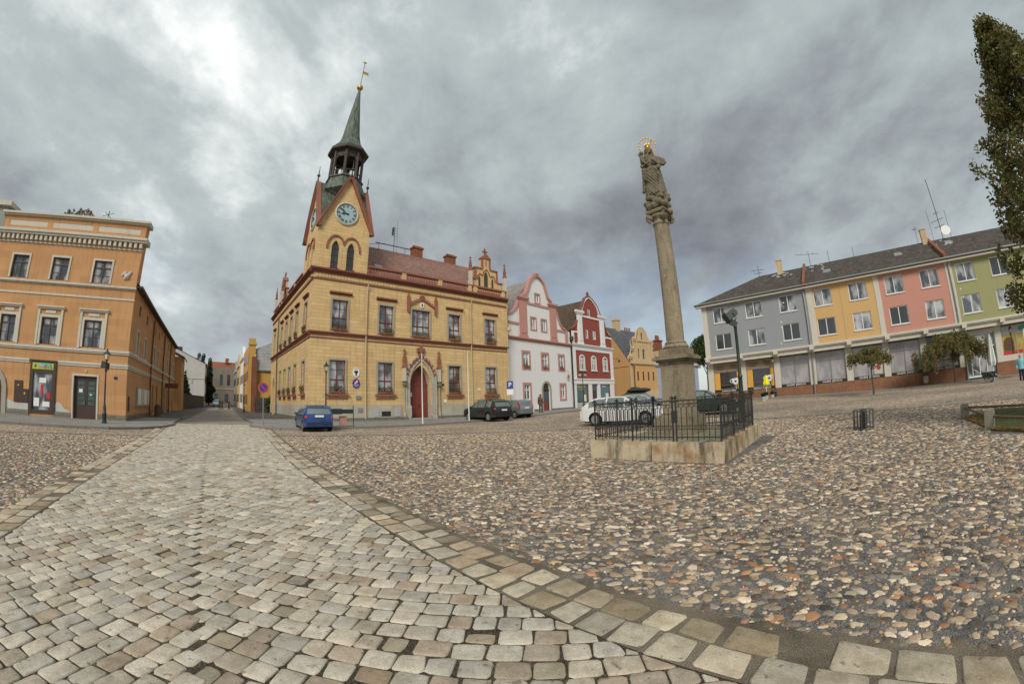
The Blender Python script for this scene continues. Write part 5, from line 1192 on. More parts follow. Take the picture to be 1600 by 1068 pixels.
# shop windows between the piers
def shopwin(x0,x1,z0,z1,gl,mull=True):
    m=MB(); m.box(x0,x0+.07,1.0,1.1,z0,z1); m.box(x1-.07,x1,1.0,1.1,z0,z1); m.box(x0,x1,1.0,1.1,z1-.07,z1); m.box(x0,x1,1.0,1.1,z0,z0+.07)
    c=(x0+x1)/2
    if mull: m.box(c-.04,c+.04,.99,1.1,z0,z1); m.box(x0,x1,.99,1.1,z0+(z1-z0)*.70,z0+(z1-z0)*.70+.07)
    o=m.build('shop_window',M_ZINC,AP); p=MB(); p.box(x0,x1,1.05,1.08,z0,z1); p.build('pane',gl,o); return o
bays=[(-14.4+k*3.53+.62,-14.4+(k+1)*3.53) for k in range(11)]
for k,(a,b) in enumerate(bays):
    if k<2:          # café
        o=shopwin(a,b,1.5,3.3,M_GLD,False)
        m=MB(); m.box(a,b,.93,1.06,3.3,4.2); pn=m.build('cafe_sign_panel',M_BROWNP,AP); c=(a+b)/2
        m=MB(); m.box(c-.02,c+.02,.91,.93,3.3,4.2); m.box(a,b,.91,.93,3.3,3.36); m.build('panel_divider',M_ZINC,pn)
        t=[('Domácí\nzákusky','Nápoje\nmíchané'),('Zmrzlinové\npoháry','Zákusky\nchlebíčky\ndorty')][k]
        text(t[0],.24,M_TXTD,pn,TR((a+c)/2,.92,3.78)); text(t[1],.2 if k else .24,M_TXTD,pn,TR((b+c)/2,.92,3.78))
        m=MB(); 
        for x0,x1,s_ in ((a+.08,a+.62,1),(b-.42,b-.06,-1)):
            for q in range(6): 
                if q==0: m.sep()
                xx=x0+(x1-x0)*q/6; m.lathe([(.06,0),(.07,1.75)],(xx+.04,.98,1.52),6)
        m.builds('curtain',M_CURT,o); m=MB(); m.box(a,b,.95,1.0,1.9,1.99); m.build('wood_rail',M_WOOD,o)
        m=MB(); m.box(a,b,.84,1.0,1.27,1.5); sb=m.build('sign_strip',M_SIGNB,AP); text(['Cukrárna','Kavárna a Cukrárna'][k] if k else 'Kavárna u Pavla' if False else ['Cukrárna a Pizza','Kavárna u nás'][k],.22,M_TXTW,sb,TR(c+.1,.83,1.385))
        # cup shaped board
        bx=b-.55; m=MB(); m.prism([(bx-.42,2.55),(bx+.38,2.62),(bx+.36,2.25),(bx+.15,1.98),(bx-.15,1.96),(bx-.36,2.2)],.72,.78); m.strip([(bx-.4,2.48),(bx-.58,2.42),(bx-.58,2.22),(bx-.34,2.16)],.06,.72,.78); m.box(bx-.02,bx+.02,.76,.85,1.5,2.0)
        cb=m.build('cup_sign',M_PAPER,AP); m=MB(); m.cbox(bx,.71,2.28,.2,.02,.18); m.build('emblem',M_TXTD,cb)
    elif k in (2,3,4,5,6):
        o=shopwin(a,b,1.5,4.15,M_GLSHOP)
        m=MB(); m.box(a,b,.84,1.0,1.27,1.52); sb=m.build('sign_strip',M_SIGNB,AP); text('GALERIE  JEDNOTA',.21,M_TXTW,sb,TR((a+b)/2,.83,1.395),font_w=1.05)
        if k==4: m=MB(); m.box(b-.95,b-.1,.97,.99,1.6,2.8); po=m.build('poster',M_CREAM,o); m=MB(); m.disc((b-.5,2.15),.2,.955,.97,14); m.build('emblem',M_REDS,po)
    elif k==7:       # glazed entrance
        m=MB(); 
        for x in (a,a+.5,a+1.2,a+1.9,b-.07): m.box(x,x+.07,1.0,1.1,.35,3.85)
        m.box(a,b,1.0,1.1,2.7,2.8); m.box(a,b,1.0,1.1,3.78,3.87); m.box(a,b,1.0,1.1,.25,.4); o=m.build('shop_entrance',M_WINW,AP)
        m=MB(); m.box(a,b,1.05,1.08,.3,3.85); m.build('pane',M_GL,o); m=MB(); m.box(a,b,.84,1.1,3.87,4.2); m.build('shutter_box',M_AWHITE,o); m=MB(); m.box(a,a+.12,.94,1.0,.3,2.7); m.build('door_edge',simple('turquoise door frame',(.15,.45,.42)),o)
        m=MB(); m.box(a+.7,a+2.0,1.0,1.04,3.0,3.7); m.build('white_sign',M_PAPER,o)
        m=MB(); m.box(a,b,1.02,1.05,2.3,2.65); m.build('red_sign',M_DOORR,o)
    else:
        o=shopwin(a,b,1.75,4.15,M_GLD)
        m=MB(); m.box(a+.05,b-.05,1.0,1.04,1.75,2.0); m.build('red_strip',M_REDS,o)
        m=MB(); m.box(a+.05,b-.05,1.02,1.045,2.05,3.45); ps=m.build('picture_foil',simple('yellow brown window foil',(.42,.30,.07),.4,.4,0,.7,1.7),o)
        m=MB(); m.prism(rounded(a+.2,a+1.2,2.1,2.7,3.2),.99,1.02); m.build('printed_arch',simple('brown printed arch',(.12,.06,.03),.5,.3,0,.5,4),ps)
        m=MB(); m.box(a+.05,b-.05,1.0,1.045,3.5,4.1); m.build('blind',M_GLSHOP,o)
        m=MB(); m.prism([((a+b)/2+.8+.5*math.cos(t*.35),3.8+.24*math.sin(t*.35)) for t in range(18)],.97,1.0); m.build('oval_sign',simple('green oval sign',(.08,.30,.20)),o)
        m=MB(); m.box(a,b,.86,1.1,1.27,1.75); m.build('stall_riser',M_AWHITE,AP)
# roof
m=MB(); e=-.55
m.face([(-14.75,e,10.42),(24.8,e,10.42),(24.8,5,13.55),(-8.4,5,13.55)]); m.face([(-14.75,e,10.42),(-8.4,5,13.55),(-14.75,11,10.42)]); m.face([(-8.4,5,13.55),(24.8,5,13.55),(24.8,11,10.42),(-14.75,11,10.42)])
m.face([(-14.7,e,10.3),(24.8,e,10.3),(24.8,.2,10.3),(-14.7,.2,10.3)]); m.box(-14.75,24.8,e-.02,e+.1,10.28,10.41); rf=m.build('roof',M_ROOFD,AP)
m=MB(); m.tube([(-14.8,e-.08,10.40),(24.8,e-.08,10.40)],.075); m.build('gutter',M_ZINC,AP)
m=MB(); m.box(-14.72,24.7,e+.02,0,10.12,10.28); m.build('eave_board',M_AWHITE,AP)
def rz(y): return 10.42+(y-e)*(13.55-10.42)/(5-e)
m=MB()
for x in (-3.2,10.3): m.sep(); m.prismx([(e-.05,10.36),(e-.05,10.75),(5,13.9),(5,13.5)],x-.14,x+.14)
m.builds('fire_wall_coping',M_BRICKR,rf)
m=MB()
for x in (-5.9,9.9): m.sep(); m.box(x-.28,x+.28,4.2,4.75,13.0,14.6); m.box(x-.33,x+.33,4.15,4.8,14.6,14.7)
m.builds('chimney',M_TAN,rf)
for x,y in ((-1.2,1.8),(6.2,2.6),(11.6,3.2)): m=MB(); m.face([(x,y,rz(y)+.12),(x+.75,y,rz(y)+.12),(x+.75,y+.6,rz(y+.6)+.1),(x,y+.6,rz(y+.6)+.1)]); m.box(x-.03,x+.78,y-.05,y,rz(y)-.02,rz(y)+.12); m.build('skylight',M_ZINC,rf)
m=MB()
for k in range(34):
    x=random.choice([-6,-2.6,10.6])+random.uniform(-.9,1.4); y=random.uniform(2.8,4.6); m.box(x,x+.3,y,y+.2,rz(y)+.0,rz(y)+.11)
m.build('lifted_slabs',M_ROOFS,rf)
def aerial(x,h,arms,mast=.025):
    m=MB(); m.tube([(x,5,13.2),(x,5,13.3+h)],mast)
    for z,l,t in arms: m.tube([(x-l,5,13.3+z),(x+l*.8,5,13.3+z+t)],.02,4); 
    for z,l,t in arms:
        for k in range(4): m.tube([(x-l+k*l*.45,5,13.3+z+t*k*.2),(x-l+k*l*.45,4.6,13.35+z+t*k*.2)],.012,4)
    m.build('aerial',M_IRON,rf)
aerial(-8.4,1.5,[(1.0,.9,-.1),(.6,.5,0)]); aerial(-2.5,1.9,[(1.7,1.4,-.35)]); aerial(-.4,1.5,[]); aerial(2.3,1.3,[]); aerial(9.3,2.0,[(1.7,.3,0)],.02); aerial(11.0,3.2,[],.018); aerial(12.0,6.6,[(2.0,.8,.3),(1.4,.6,.2),(2.8,.3,.1)],.035); aerial(12.9,3.0,[],.018)
m=MB(); m.lathe([(.04,0),(.3,.05),(.5,.14)],(0,0,0),14); m.v=[Matrix.Translation((12.3,4.4,14.1))@Matrix.Rotation(R(80),4,'X')@v for v in m.v]; m.build('satellite_dish',M_PAPER,rf)
for x,mt in ((-3.42,M_ZINC),(10.48,M_ZINC)): pipe(AP,[(x,e-.05,10.35),(x,-.12,9.9),(x,-.12,4.95)],.06,mt)
pipe(AP,[(-3.45,.72,4.3),(-3.45,.72,.3)],.06,M_ZINC); pipe(AP,[(10.9,.72,4.3),(10.9,.72,.1)],.06,M_ZINC)
m=MB(); m.box(0.02,.06,-.012,0,4.95,10.2); m.build('render_joint',M_STONE,AP)
m=MB()
for x,z in ((-5.5,9.2),(-6,7.4),(-6,6.9),(-6.2,5.4),(11.2,7.7),(11.3,7.0),(11.0,5.5)): m.disc((x,z),.07,-.02,0,10)
m.build('render_anchor',M_PAPER,AP)

# ================================================================ THE STREET
def sp(s,n,base=C): q=base+DS*s+DN*n; return (float(q[0]),float(q[1]))
# left side
x,y=sp(33,.87,LCN)
H1=thing('small_orange_house','narrow pale orange house with dark eave next along the left street side','house',(x,y,g(x,y)),131.5)
m=MB(); m.wall(rect(0,6,-.3,7.3),[rect(1,2,1,2.4),rect(3.6,4.5,.2,2.3),rect(1,2,4.6,6),rect(3.6,4.5,4.6,6)],0,.2); m.box(.0,.3,.02,8,-.3,7.3); m.build('wall',M_ORANGE2,H1)
for a,b,z0,z1 in ((1,2,1,2.4),(3.6,4.5,.2,2.3),(1,2,4.6,6),(3.6,4.5,4.6,6)): window(H1,I,a,b,z0,z1,.1,M_WINW,M_GLC,.07,2,(.6,))
m=MB(); m.face([(-.4,-.4,7.3),(6.3,-.4,7.3),(6.3,4,9.3),(-.4,4,9.3)]); m.box(-.4,6.3,-.4,-.3,7.15,7.3); m.build('roof',M_ROOFD,H1)
x,y=sp(39.4,1.0,LCN)
GW=thing('garden_wall','dark rubble garden wall along the left side of the street','wall',(x,y,g(x,y)),124.5)
m=MB(); m.box(0,21,0,.4,-.4,2.3); m.box(-.05,21.05,-.05,.45,2.3,2.4); m.build('wall',M_RUBBLE,GW)
x,y=sp(60,-6.8,LCN)
G1=thing('white_gable_building','tall white end gable with patched plaster behind the garden wall on the left','building',(x,y,g(x,y)-.1),41.5)
m=MB(); m.wall([(-2,-.3),(10.4,-.3),(10.4,8.6),(10.0,8.8),(3.5,11.6),(-2,9.0)],(),0); m.face([(10.4,0,-.3),(10.4,14,-.3),(10.4,14,8.6),(10.4,0,8.6)]); m.box(-.0,10.3,-.12,.0,5.6,5.75); m.box(7.6,7.85,-.1,.0,4.6,5.6); m.build('wall',M_GABLE,G1)
m=MB()
for k in range(3): m.box(10.38,10.46,1.5+k*4,2.6+k*4,1.3,2.9); m.box(10.38,10.46,1.5+k*4,2.6+k*4,5,6.6)
m.build('side_window',M_GLD,G1)
m=MB(); m.face([(-2.2,-.2,9.0),(3.5,-.2,11.7),(3.5,14,11.7),(-2.2,14,9)]); m.face([(3.5,-.2,11.7),(10.7,-.2,8.6),(10.7,14,8.6),(3.5,14,11.7)]); m.box(4,5,6,7,11,12.4); m.build('roof',M_ROOFD,G1)
# right side: row of gabled fronts seen very obliquely
x,y=sp(34,-2.1,C)
RS=thing('mustard_end_house','mustard house with brick buttress and pale sheet roof on the right street side','house',(x,y,g(x,y)),41.5)
m=MB(); m.box(0,1.0,0,.5,-.3,10.7); m.box(-.2,1.15,-.15,.6,10.2,10.5); m.box(-.1,.95,-.1,.5,10.5,11.2); m.build('yellow_end_pier',M_YEL2,RS)
m=MB(); m.box(.45,1.3,-.25,.0,-.3,6.8); m.box(.45,1.25,-.12,.0,6.8,8.4); m.build('brick_buttress',M_BRICKR,RS)
m=MB(); m.box(1.0,12,.5,.9,-.3,6.4); m.build('end_wall',M_YEL2,RS)
MRS=Matrix.Rotation(R(90+180),4,'Z')
m=MB(); m.face([(0,0,-.3),(0,.0,10.2),(0,13,10.2),(0,13,-.3)]); m.build('street_wall',M_ORANGE2,RS)
m=MB(); m.face([(1.1,.35,6.45),(9,.35,6.45),(9,.36,11.8),(5.4,.36,11.6),(1.1,.36,9.7)]); m.face([(1.1,.4,9.7),(5.4,.4,11.6),(5.4,13,11.6),(1.1,13,9.7)]); m.face([(5.4,.4,11.6),(9,.4,11.8),(12,13,9),(5.4,13,11.6)]); m.build('roof',M_ROOFS,RS)
m=MB(); m.box(1.0,9,.2,.5,6.3,6.5); m.build('eave',M_ZINC,RS)
m=MB()
for k in range(4):
    for z in (1.2,4.8,7.6): m.box(-.06,.02,1.6+k*2.8,2.7+k*2.8,z,z+1.5)
m.build('street_window',M_GLD,RS)
for i,(s0,dn,h,mt,lb) in enumerate(((48,-2.0,9.6,M_WHITE,'white narrow house with stepped parapet past the mustard house'),(57,-2.2,8.8,M_AYEL,'yellow narrow house beyond the white one on the right of the street'),(67,-2.4,8.2,M_GREENG,'grey green house near the far end of the street on the right'))):
    x,y=sp(s0,dn,C); o=thing('street_house',lb,'house',(x,y,g(x,y)),41.5,'houses along the right side of the street')
    m=MB(); m.box(0,9,0,9.6,-.3,h); m.prismx([(.2,h),(9.4,h),(7.5,h+1.2),(6.2,h+2),(4.8,h+2.5),(3.4,h+2),(2.1,h+1.2)],-.1,.4); m.build('wall',mt,o)
    for k in range(3):
        for z in (1.3,4.8): 
            q=MB(); q.box(-.07,.0,1.3+k*2.9,2.5+k*2.9,z,z+1.6); q.build('window',M_GLD,o)
    q=MB(); q.box(-.25,0,0,9.6,h-.3,h); q.build('cornice',M_CREAM,o)
x,y=-83.5,92.5
EB=thing('old_stone_front','old sooty grey-brown front closing the far end of the street','building',(x-.75*8,y-.66*8,g(x,y)),41.5)
m=MB(); m.wall(rect(0,24,-1,4.4),[rect(a,a+1.1,.6,3.0) for a in (9,12,15,18)],0,.2); m.wall([(2,4.4),(22,4.4),(22,9.6),(18,10.2),(12,10.4),(6,10.2),(2,9.6)],[rect(a,a+.9,5.4,8.4) for a in (10.5,12.6,14.7,17.5)],.1,.2); m.build('wall',M_RUIN,EB)
m=MB(); m.box(0,24,-.1,.0,0,4.3) if False else m.box(0,24,-.15,.05,4.3,4.55); m.build('cornice',M_TAN,EB)
m=MB(); m.face([(6,1,9.6),(19,1,9.6),(18,6,12.4),(7,6,12.4)]); m.box(12,13,4,5,12,13.4); m.build('roof',M_ROOFTH if False else tiles('orange red tiles',(.36,.13,.07)),EB)
m=MB()
for a in (9,12,15,18): m.box(a,a+1.1,.15,.2,.6,3.0)
for a in (10.5,12.6,14.7,17.5): m.box(a,a+.9,.25,.3,5.4,8.4)
m.build('window_pane',M_GLD,EB)

# ================================================================ TREES
def tree(name,label,loc,h,crown,n,size,mat,trunk=.18,group=None,limbs=7,cb=None,droop=0,cat='tree'):
    """crown = ellipsoids in local coordinates"""
    t=thing(name,label,cat,loc,0,group); cb=cb if cb is not None else h*.3
    m=MB(); m.tube([(0,0,-.2),(.03,0,h*.15),(-.02,.03,cb),(.05,0,h*.6),(0,.05,h*.92)],trunk,8,.02)
    for k in range(limbs):
        b=random.choice(crown); z0=cb+(min(h*.75,b[2])-cb)*random.uniform(0,.8); m.tube([(0,0,z0),(b[0]*.5,b[1]*.5,z0+(b[2]-z0)*.6),(b[0]*.95,b[1]*.95,b[2])],trunk*.35,5,.012)
    m.build('trunk',M_BARK,t,smooth=True)
    leaves('crown',crown,n,size,mat,t,droop=droop); return t
# tall tree at the right border: many small leafy sprays round a narrow column
cr=[]
for k in range(430):
    tz=random.random(); z=2.0+7.9*tz; rad=2.0*min(1,(1-tz)*1.7+.08)*min(1,tz*5+.55)*random.uniform(.8,1.15)
    a=random.uniform(0,2*math.pi); rr=rad*random.uniform(.2,1)**.55; cr.append((rr*math.cos(a),rr*math.sin(a),z,.31,.31,.26,.6))
    if random.random()<.6: cr.append((1.14*rr*math.cos(a),1.14*rr*math.sin(a),z+.22,.11,.11,.30,.20))
BT=tree('tall_tree','tall dense autumn tree filling the right border above the lawn',(12.75,3.0,0),10.0,cr,46000,.06,M_LEAFBIG,.22,None,40,1.9)
cr=[(0,0,3.2,.9,.9,.35),(.1,0,2.7,1.3,1.3,.4)]
for k in range(34):
    a=random.uniform(0,6.28); r_=random.uniform(.6,2.3); cr.append((r_*math.cos(a),r_*math.sin(a),3.3-.34*r_+random.uniform(-.5,.15),.28,.28,random.uniform(.2,.6)))
t1=tree('weeping_tree','smaller rusty weeping tree before the yellow section of the row',(26.3,22.6,g(26.3,22.6)),3.6,cr,9000,.07,M_LEAFRUST,.09,'small trees before the apartments',12,1.7,.4)
cr=[(0,0,3.6,1.5,1.4,.5),(-.3,0,3.1,2.2,1.9,.5)]
for k in range(72):
    a=random.uniform(0,6.28); r_=random.uniform(.8,3.9); cr.append((r_*math.cos(a)-.3,r_*math.sin(a)*.9,4.2-.46*r_+random.uniform(-.9,.2),.38,.38,random.uniform(.3,.8)))
t2=tree('weeping_tree','broader rusty weeping tree before the pink and green sections',(34.9,20.5,g(34.9,20.5)),4.3,cr,21000,.08,M_LEAFRUST,.12,'small trees before the apartments',16,1.9,.4)
x,y=41,79
tree('broad_tree','dark broadleaf tree rising behind the blue house roof',(x,y,.3),13.5,[(0,0,10,3.6,3.6,3.2),(-2,0,8.5,2.6,2.6,2.4),(2.2,0,9,2.5,2.5,2.6),(.5,0,12,2,2,1.5)],9000,.24,M_LEAFG,.3)
x,y=sp(50,.3,LCN)
tree('spruce','dark spruce standing behind the garden wall before the white gable',(x,y,g(x,y)),6.6,[(0,0,.9+k*.75,1.7-.21*k,1.7-.21*k,.5) for k in range(8)],7000,.14,M_LEAFD,.12,None,10,.5)
for i,(s,n,h,lb) in enumerate(((76.5,4.3,11.3,'tall dark poplar beyond the white gable, nearest the street'),(84,2.6,13.0,'dark conifer top over the right part of the white gable roof'),(90,.9,13.6,'conifer top showing left of the poplars above the gable roof'))):
    x,y=sp(s,n,LCN); tree('poplar',lb,(x,y,g(x,y)),h,[(random.uniform(-.4,.4),random.uniform(-.4,.4),1.5+k*(h-2.5)/8,1.5-.12*k,1.5-.12*k,1.0) for k in range(9)],5000,.2,M_LEAFD,.15,'dark trees behind the white gable',8,1)
x,y=sp(26.5,-.2,C)
tree('ivy_shrub','bushy green shrub growing by the mustard wall behind the no-parking sign',(x+1.2,y+1.0,g(x,y)),5.6,[(0,0,1.4,1.6,1.6,1.4),(1.2,.8,2.6,1.5,1.5,1.6),(1.6,1.2,4.2,1.2,1.2,1.5),(-.6,-.2,1,1.2,1.2,1)],6500,.13,M_LEAFG,.1,None,8,.4,cat='shrub')
x,y=sp(29,-1.5,C)
w_=thing('low_wall','dark rubble wall filling the gap between town hall and mustard house','wall',(x,y,g(x,y)),41.5); m=MB(); m.box(0,5.5,0,.4,-.3,2.2); m.build('wall',M_RUBBLE,w_)
x,y=17.6,60.5
h_=thing('clipped_hedge','rounded clipped green hedge left of the orange gabled house','hedge',(x,y,.3),41)
m=MB(); m.box(-2,3.6,.4,.6,0,.5); m.build('stem',M_BARK,h_)
leaves('foliage',[(0,0,.9,1.6,.9,.9),(2.0,0,1.3,2.0,1.1,1.35),(3.8,0,1.1,1.2,.9,1.1),(-1.8,0,.6,1.2,.7,.7)],7000,.13,M_LEAFG,h_)
# lawn inside the rail, with fallen leaves
LP=[(10.15,5.05),(12.5,7.15),(14.6,7.0),(14.6,-6),(8.6,-6),(9.6,2.5)]
def lawnmat():
    t=NT('lawn soil',.95,.1); o=t.mapv('Object'); n=t.noise(o,3,5,.7); t.col(t.ramp(n,[(.3,(.07,.07,.03)),(.55,(.10,.11,.045)),(.75,(.16,.12,.06))])); t.bump(t.noise(o,60,3),.6,.02); return t.m
m=MB(); 
for a,b,c_ in tessellate_polygon([[Vector((*p,0)) for p in LP]]): m.face([(*LP[a],.035),(*LP[b],.035),(*LP[c_],.035)])
for i in range(len(LP)): a,b=LP[i],LP[(i+1)%len(LP)]; m.face([(*a,-.02),(*b,-.02),(*b,.035),(*a,.035)])
o=m.build('lawn',lawnmat()); o['kind']='structure'
def inpoly(x,y,P):
    c=False
    for i in range(len(P)):
        (x1,y1),(x2,y2)=P[i],P[i-1]
        if (y1>y)!=(y2>y) and x<(x2-x1)*(y-y1)/(y2-y1)+x1: c=not c
    return c
n=26000; px=rng.uniform(8.6,14.6,n*2); py=rng.uniform(-1.5,7.2,n*2); k=np.array([inpoly(a,b,LP) for a,b in zip(px,py)]); px,py=px[k][:n],py[k][:n]; n=len(px)
hh=rng.uniform(.02,.055,n); an=rng.uniform(0,math.pi,n); w_=.004; dx,dy=np.cos(an)*w_,np.sin(an)*w_; lx,ly=rng.normal(0,.015,n),rng.normal(0,.015,n)
V=np.stack([np.column_stack([px-dx,py-dy,np.full(n,.03)]),np.column_stack([px+dx,py+dy,np.full(n,.03)]),np.column_stack([px+lx,py+ly,.035+hh])],1).reshape(-1,3)
o=rawmesh('grass',V,np.arange(3*n).reshape(n,3),leafmat('grass blades',[(.085,.105,.035),(.12,.14,.05),(.19,.17,.08)])); o['kind']='stuff'; tag(o,'short green grass covering the railed lawn','grass')
V=[];cnt=0
for i in range(len(LP)):
    a,b=np.array(LP[i]),np.array(LP[(i+1)%len(LP)])
    if i not in (0,5,4): continue
    for q in range(420):
        p=a+(b-a)*rng.random()+rng.normal(0,.10,2); 
        if not inpoly(p[0],p[1],LP) and rng.random()<.6: continue
        s=rng.uniform(.02,.045); t=rng.uniform(0,6.28); z=.05+rng.uniform(0,.02)
        e=np.array([math.cos(t),math.sin(t)])*s; f=np.array([-e[1],e[0]])*.6
        V+=[(*(p-e),z),(*(p+f),z+rng.uniform(-.01,.02)),(*(p+e),z),(*(p-f),z+rng.uniform(-.01,.02))]; cnt+=1
o=rawmesh('fallen_leaves',V,np.arange(4*cnt).reshape(cnt,4),leafmat('fallen leaves',[(.32,.13,.03),(.45,.22,.05),(.22,.08,.03),(.38,.25,.08)])); o['kind']='stuff'; tag(o,'brown and orange fallen leaves along the lawn edge','leaves')
# ================================================================ MARIAN COLUMN
M_SAND=plaster('weathered sandstone',(.29,.24,.16),.18,(.10,.085,.06),grime=.5,bump=.7)
M_SANDL=plaster('pale speckled sandstone',(.33,.275,.19),.22,(.12,.10,.07),grime=.45,bump=.8)
M_STAT=plaster('dark weathered sandstone',(.17,.15,.105),.3,(.06,.055,.04),grime=.5,bump=.7)
def speckle(name,c,k):
    t=NT(name,.85,.25); o=t.mapv('Object'); f=t.noise(o,34,5,.75); b=t.noise(t.mapv('Object',(1,1,.35)),2.2,6,.7); d=t.noise(o,7,5,.7)
    cc=t.mix(t.ramp(f,[(.35,0.),(.65,1.)]),scale_c(c,.55),scale_c(c,1.35)); cc=t.mix(t.math('MULTIPLY',t.ramp(b,[(.48,0.),(.66,1.)]),k),cc,(.07,.062,.045)); cc=t.mix(t.math('MULTIPLY',t.ramp(d,[(.55,0.),(.7,1.)]),.4),cc,scale_c(c,1.5))
    t.col(cc); t.bump(f,.9,.012); return t.m
M_SANDL=speckle('speckled column stone',(.30,.25,.17),.6); M_SAND=speckle('stained sandstone',(.25,.21,.14),.7)
def plinthmat():
    t=NT('ochre kerb sandstone',.85,.25); o=t.mapv('Object'); f=t.noise(o,26,5,.7); b=t.noise(o,2,5,.6)
    c=t.mix(f,(.36,.29,.19),(.74,.64,.46)); c=t.mix(t.ramp(b,[(.45,0.),(.7,1.)]),c,(.33,.20,.10))
    c=t.mix(t.math('MULTIPLY',t.ramp(t.noise(t.mapv('Object',(1,1,.25)),3.2,5,.7),[(.48,0.),(.64,1.)]),.85),c,(.075,.065,.045)); t.col(c); t.bump(f,.8,.015); return t.m
M_KERBST=plinthmat()
CX,CY=4.55,10.55
MC=thing('marian_column','tall sandstone Marian column with gold-haloed statue, standing inside the iron fence','column',(CX,CY,0),41.4)
m=MB(); m.box(-.55,.55,-.55,.55,0,.84); m.box(-.53,.53,-.53,.53,.84,.88); bo=m.build('base_block',M_SAND,MC)
m=MB(); m.box(-.39,.39,-.39,.39,.88,.98); m.box(-.355,.355,-.355,.355,.98,2.30); m.box(-.30,.30,-.368,-.355,1.22,2.15); m.build('pedestal',M_SANDL,MC)
m=MB(); m.box(-.39,.39,-.39,.39,2.30,2.36); m.box(-.44,.44,-.44,.44,2.36,2.42); m.box(-.52,.52,-.52,.52,2.42,2.50); m.box(-.47,.47,-.47,.47,2.50,2.54); m.box(-.37,.37,-.37,.37,2.54,2.72); m.build('pedestal_cornice',M_SAND,MC)
m=MB(); pr=[(.34,2.72),(.37,2.77),(.34,2.83),(.30,2.86),(.315,2.89),(.27,2.94)]
for k in range(13):
    t=k/12; pr.append((.256-.03*t**1.6,2.94+3.46*t))
pr+=[(.25,6.42),(.26,6.46),(.24,6.5),(.225,6.52),(.225,6.6)]
m.lathe(pr,(0,0,0),28); m.build('shaft',M_SANDL,MC,smooth=35)
m=MB(); m.lathe([(.22,6.55),(.27,6.62),(.3,6.66),(.3,6.72)],(0,0,0),20)
for sx in (-1,1):
    for sy in (-1,1):
        a=math.atan2(sy,sx); x,y=.31*math.cos(a),.31*math.sin(a)
        pts=[]; 
        for k in range(18):
            t=k/17; rr=.13*(1-t*.75); an=-math.pi/2+t*math.pi*2.6; pts.append((x+math.cos(a)*(rr*math.cos(an)),y+math.sin(a)*(rr*math.cos(an)),6.64+rr*math.sin(an)))
        m.tube(pts,.045,8,.03); m.ball((x,y,6.64),.1,8,6)
m.lathe([(.4,6.76),(.44,6.8),(.44,6.86),(.36,6.9)],(0,0,0),4,R(45)); m.ball((0,-.36,6.78),.1,8,6); m.build('capital',M_SAND,MC,smooth=35)
# statue: overlapping forms fused by a voxel remesh into one carved body. local -y faces the camera
st=MB(); T=Matrix.Rotation(R(-62),4,'Z'); st.M=T
def cap(a,b,r0,r1,n=10):
    a=Vector(a);b=Vector(b); k=6; pts=[a+(b-a)*i/k for i in range(k+1)]; st.tube(pts,r0,n,r1); st.ball(tuple(a),r0,n,6); st.ball(tuple(b),r1,n,6)
for x,y,z,r in ((-.2,-.1,6.98,.2),(.2,-.05,7.0,.2),(0,.15,7.02,.22),(0,-.2,7.1,.19),(-.3,0,7.15,.14),(.3,-.12,7.2,.13),(.05,0,7.25,.25),(-.12,-.22,7.0,.14),(.17,-.24,7.02,.13),(-.22,-.05,7.33,.14),(.2,.05,7.36,.15),(.12,-.2,7.3,.12)): st.ball((x,y,z),r,10,7,.75)
st.ball((-.13,-.27,7.22),.09,8,6); st.ball((.24,-.2,7.1),.08,8,6); st.ball((.33,-.1,7.33),.08,8,6)
# robe
st.lathe([(.30,7.36),(.31,7.5),(.285,7.75),(.25,8.0),(.235,8.2),(.20,8.42),(.21,8.55),(.22,8.68),(.17,8.80),(.075,8.87),(.065,8.95)],(0,0,0),20,sx=1,sy=.72)
for k in range(15):       # vertical folds of the skirt
    a=R(180+k*13); x0,y0=.30*math.cos(a),.23*math.sin(a); cap((x0*1.02,y0*1.02,7.40+.04*(k%3)),(x0*.72+.03*math.sin(k),y0*.78,8.22),.038,.018,6)
for k in range(7): cap((-.27+.06*k,-.2-.03*math.sin(k),8.0+.05*k),(.05+.03*k,-.24,7.55+.09*k),.03,.02,6)      # mantle sweeping across
cap((-.25,-.1,8.30),(.22,-.14,8.36),.085,.07); cap((-.25,-.1,8.22),(-.33,.0,7.72),.08,.05); cap((-.33,0,7.75),(-.37,.03,7.62),.05,.05)
cap((.2,.05,8.35),(.29,.05,7.6),.075,.06)
# shoulders, arms, cloak flying out on the right
cap((-.2,0,8.72),(.2,0,8.72),.10,.10); cap((-.22,-.02,8.70),(-.27,-.12,8.45),.085,.07); cap((-.27,-.12,8.45),(-.08,-.26,8.5),.06,.045); cap((.22,-.02,8.70),(.26,-.12,8.47),.085,.07); cap((.26,-.12,8.47),(.06,-.26,8.58),.055,.04)
st.prism([(.08,8.82),(.26,8.84),(.40,8.72),(.50,8.60),(.42,8.50),(.24,8.52),(.18,8.4)],-.02,.08)
cap((.2,.02,8.84),(.42,.03,8.72),.045,.04); cap((.44,.02,8.68),(.34,.02,8.52),.035,.03)
# head with veil
st.ball((.0,-.02,9.08),.105,14,10,1.22,1,1.05); st.ball((0,-.125,9.06),.018,6,5,1.6); st.ball((-.035,-.105,9.10),.013,6,4); st.ball((.035,-.105,9.10),.013,6,4); st.ball((0,-.105,9.0),.022,6,4,.5)
cap((-.09,.02,9.12),(-.12,.03,8.85),.05,.06); cap((.09,.02,9.12),(.12,.03,8.85),.05,.06); st.ball((0,.04,9.14),.115,12,8,1.1)
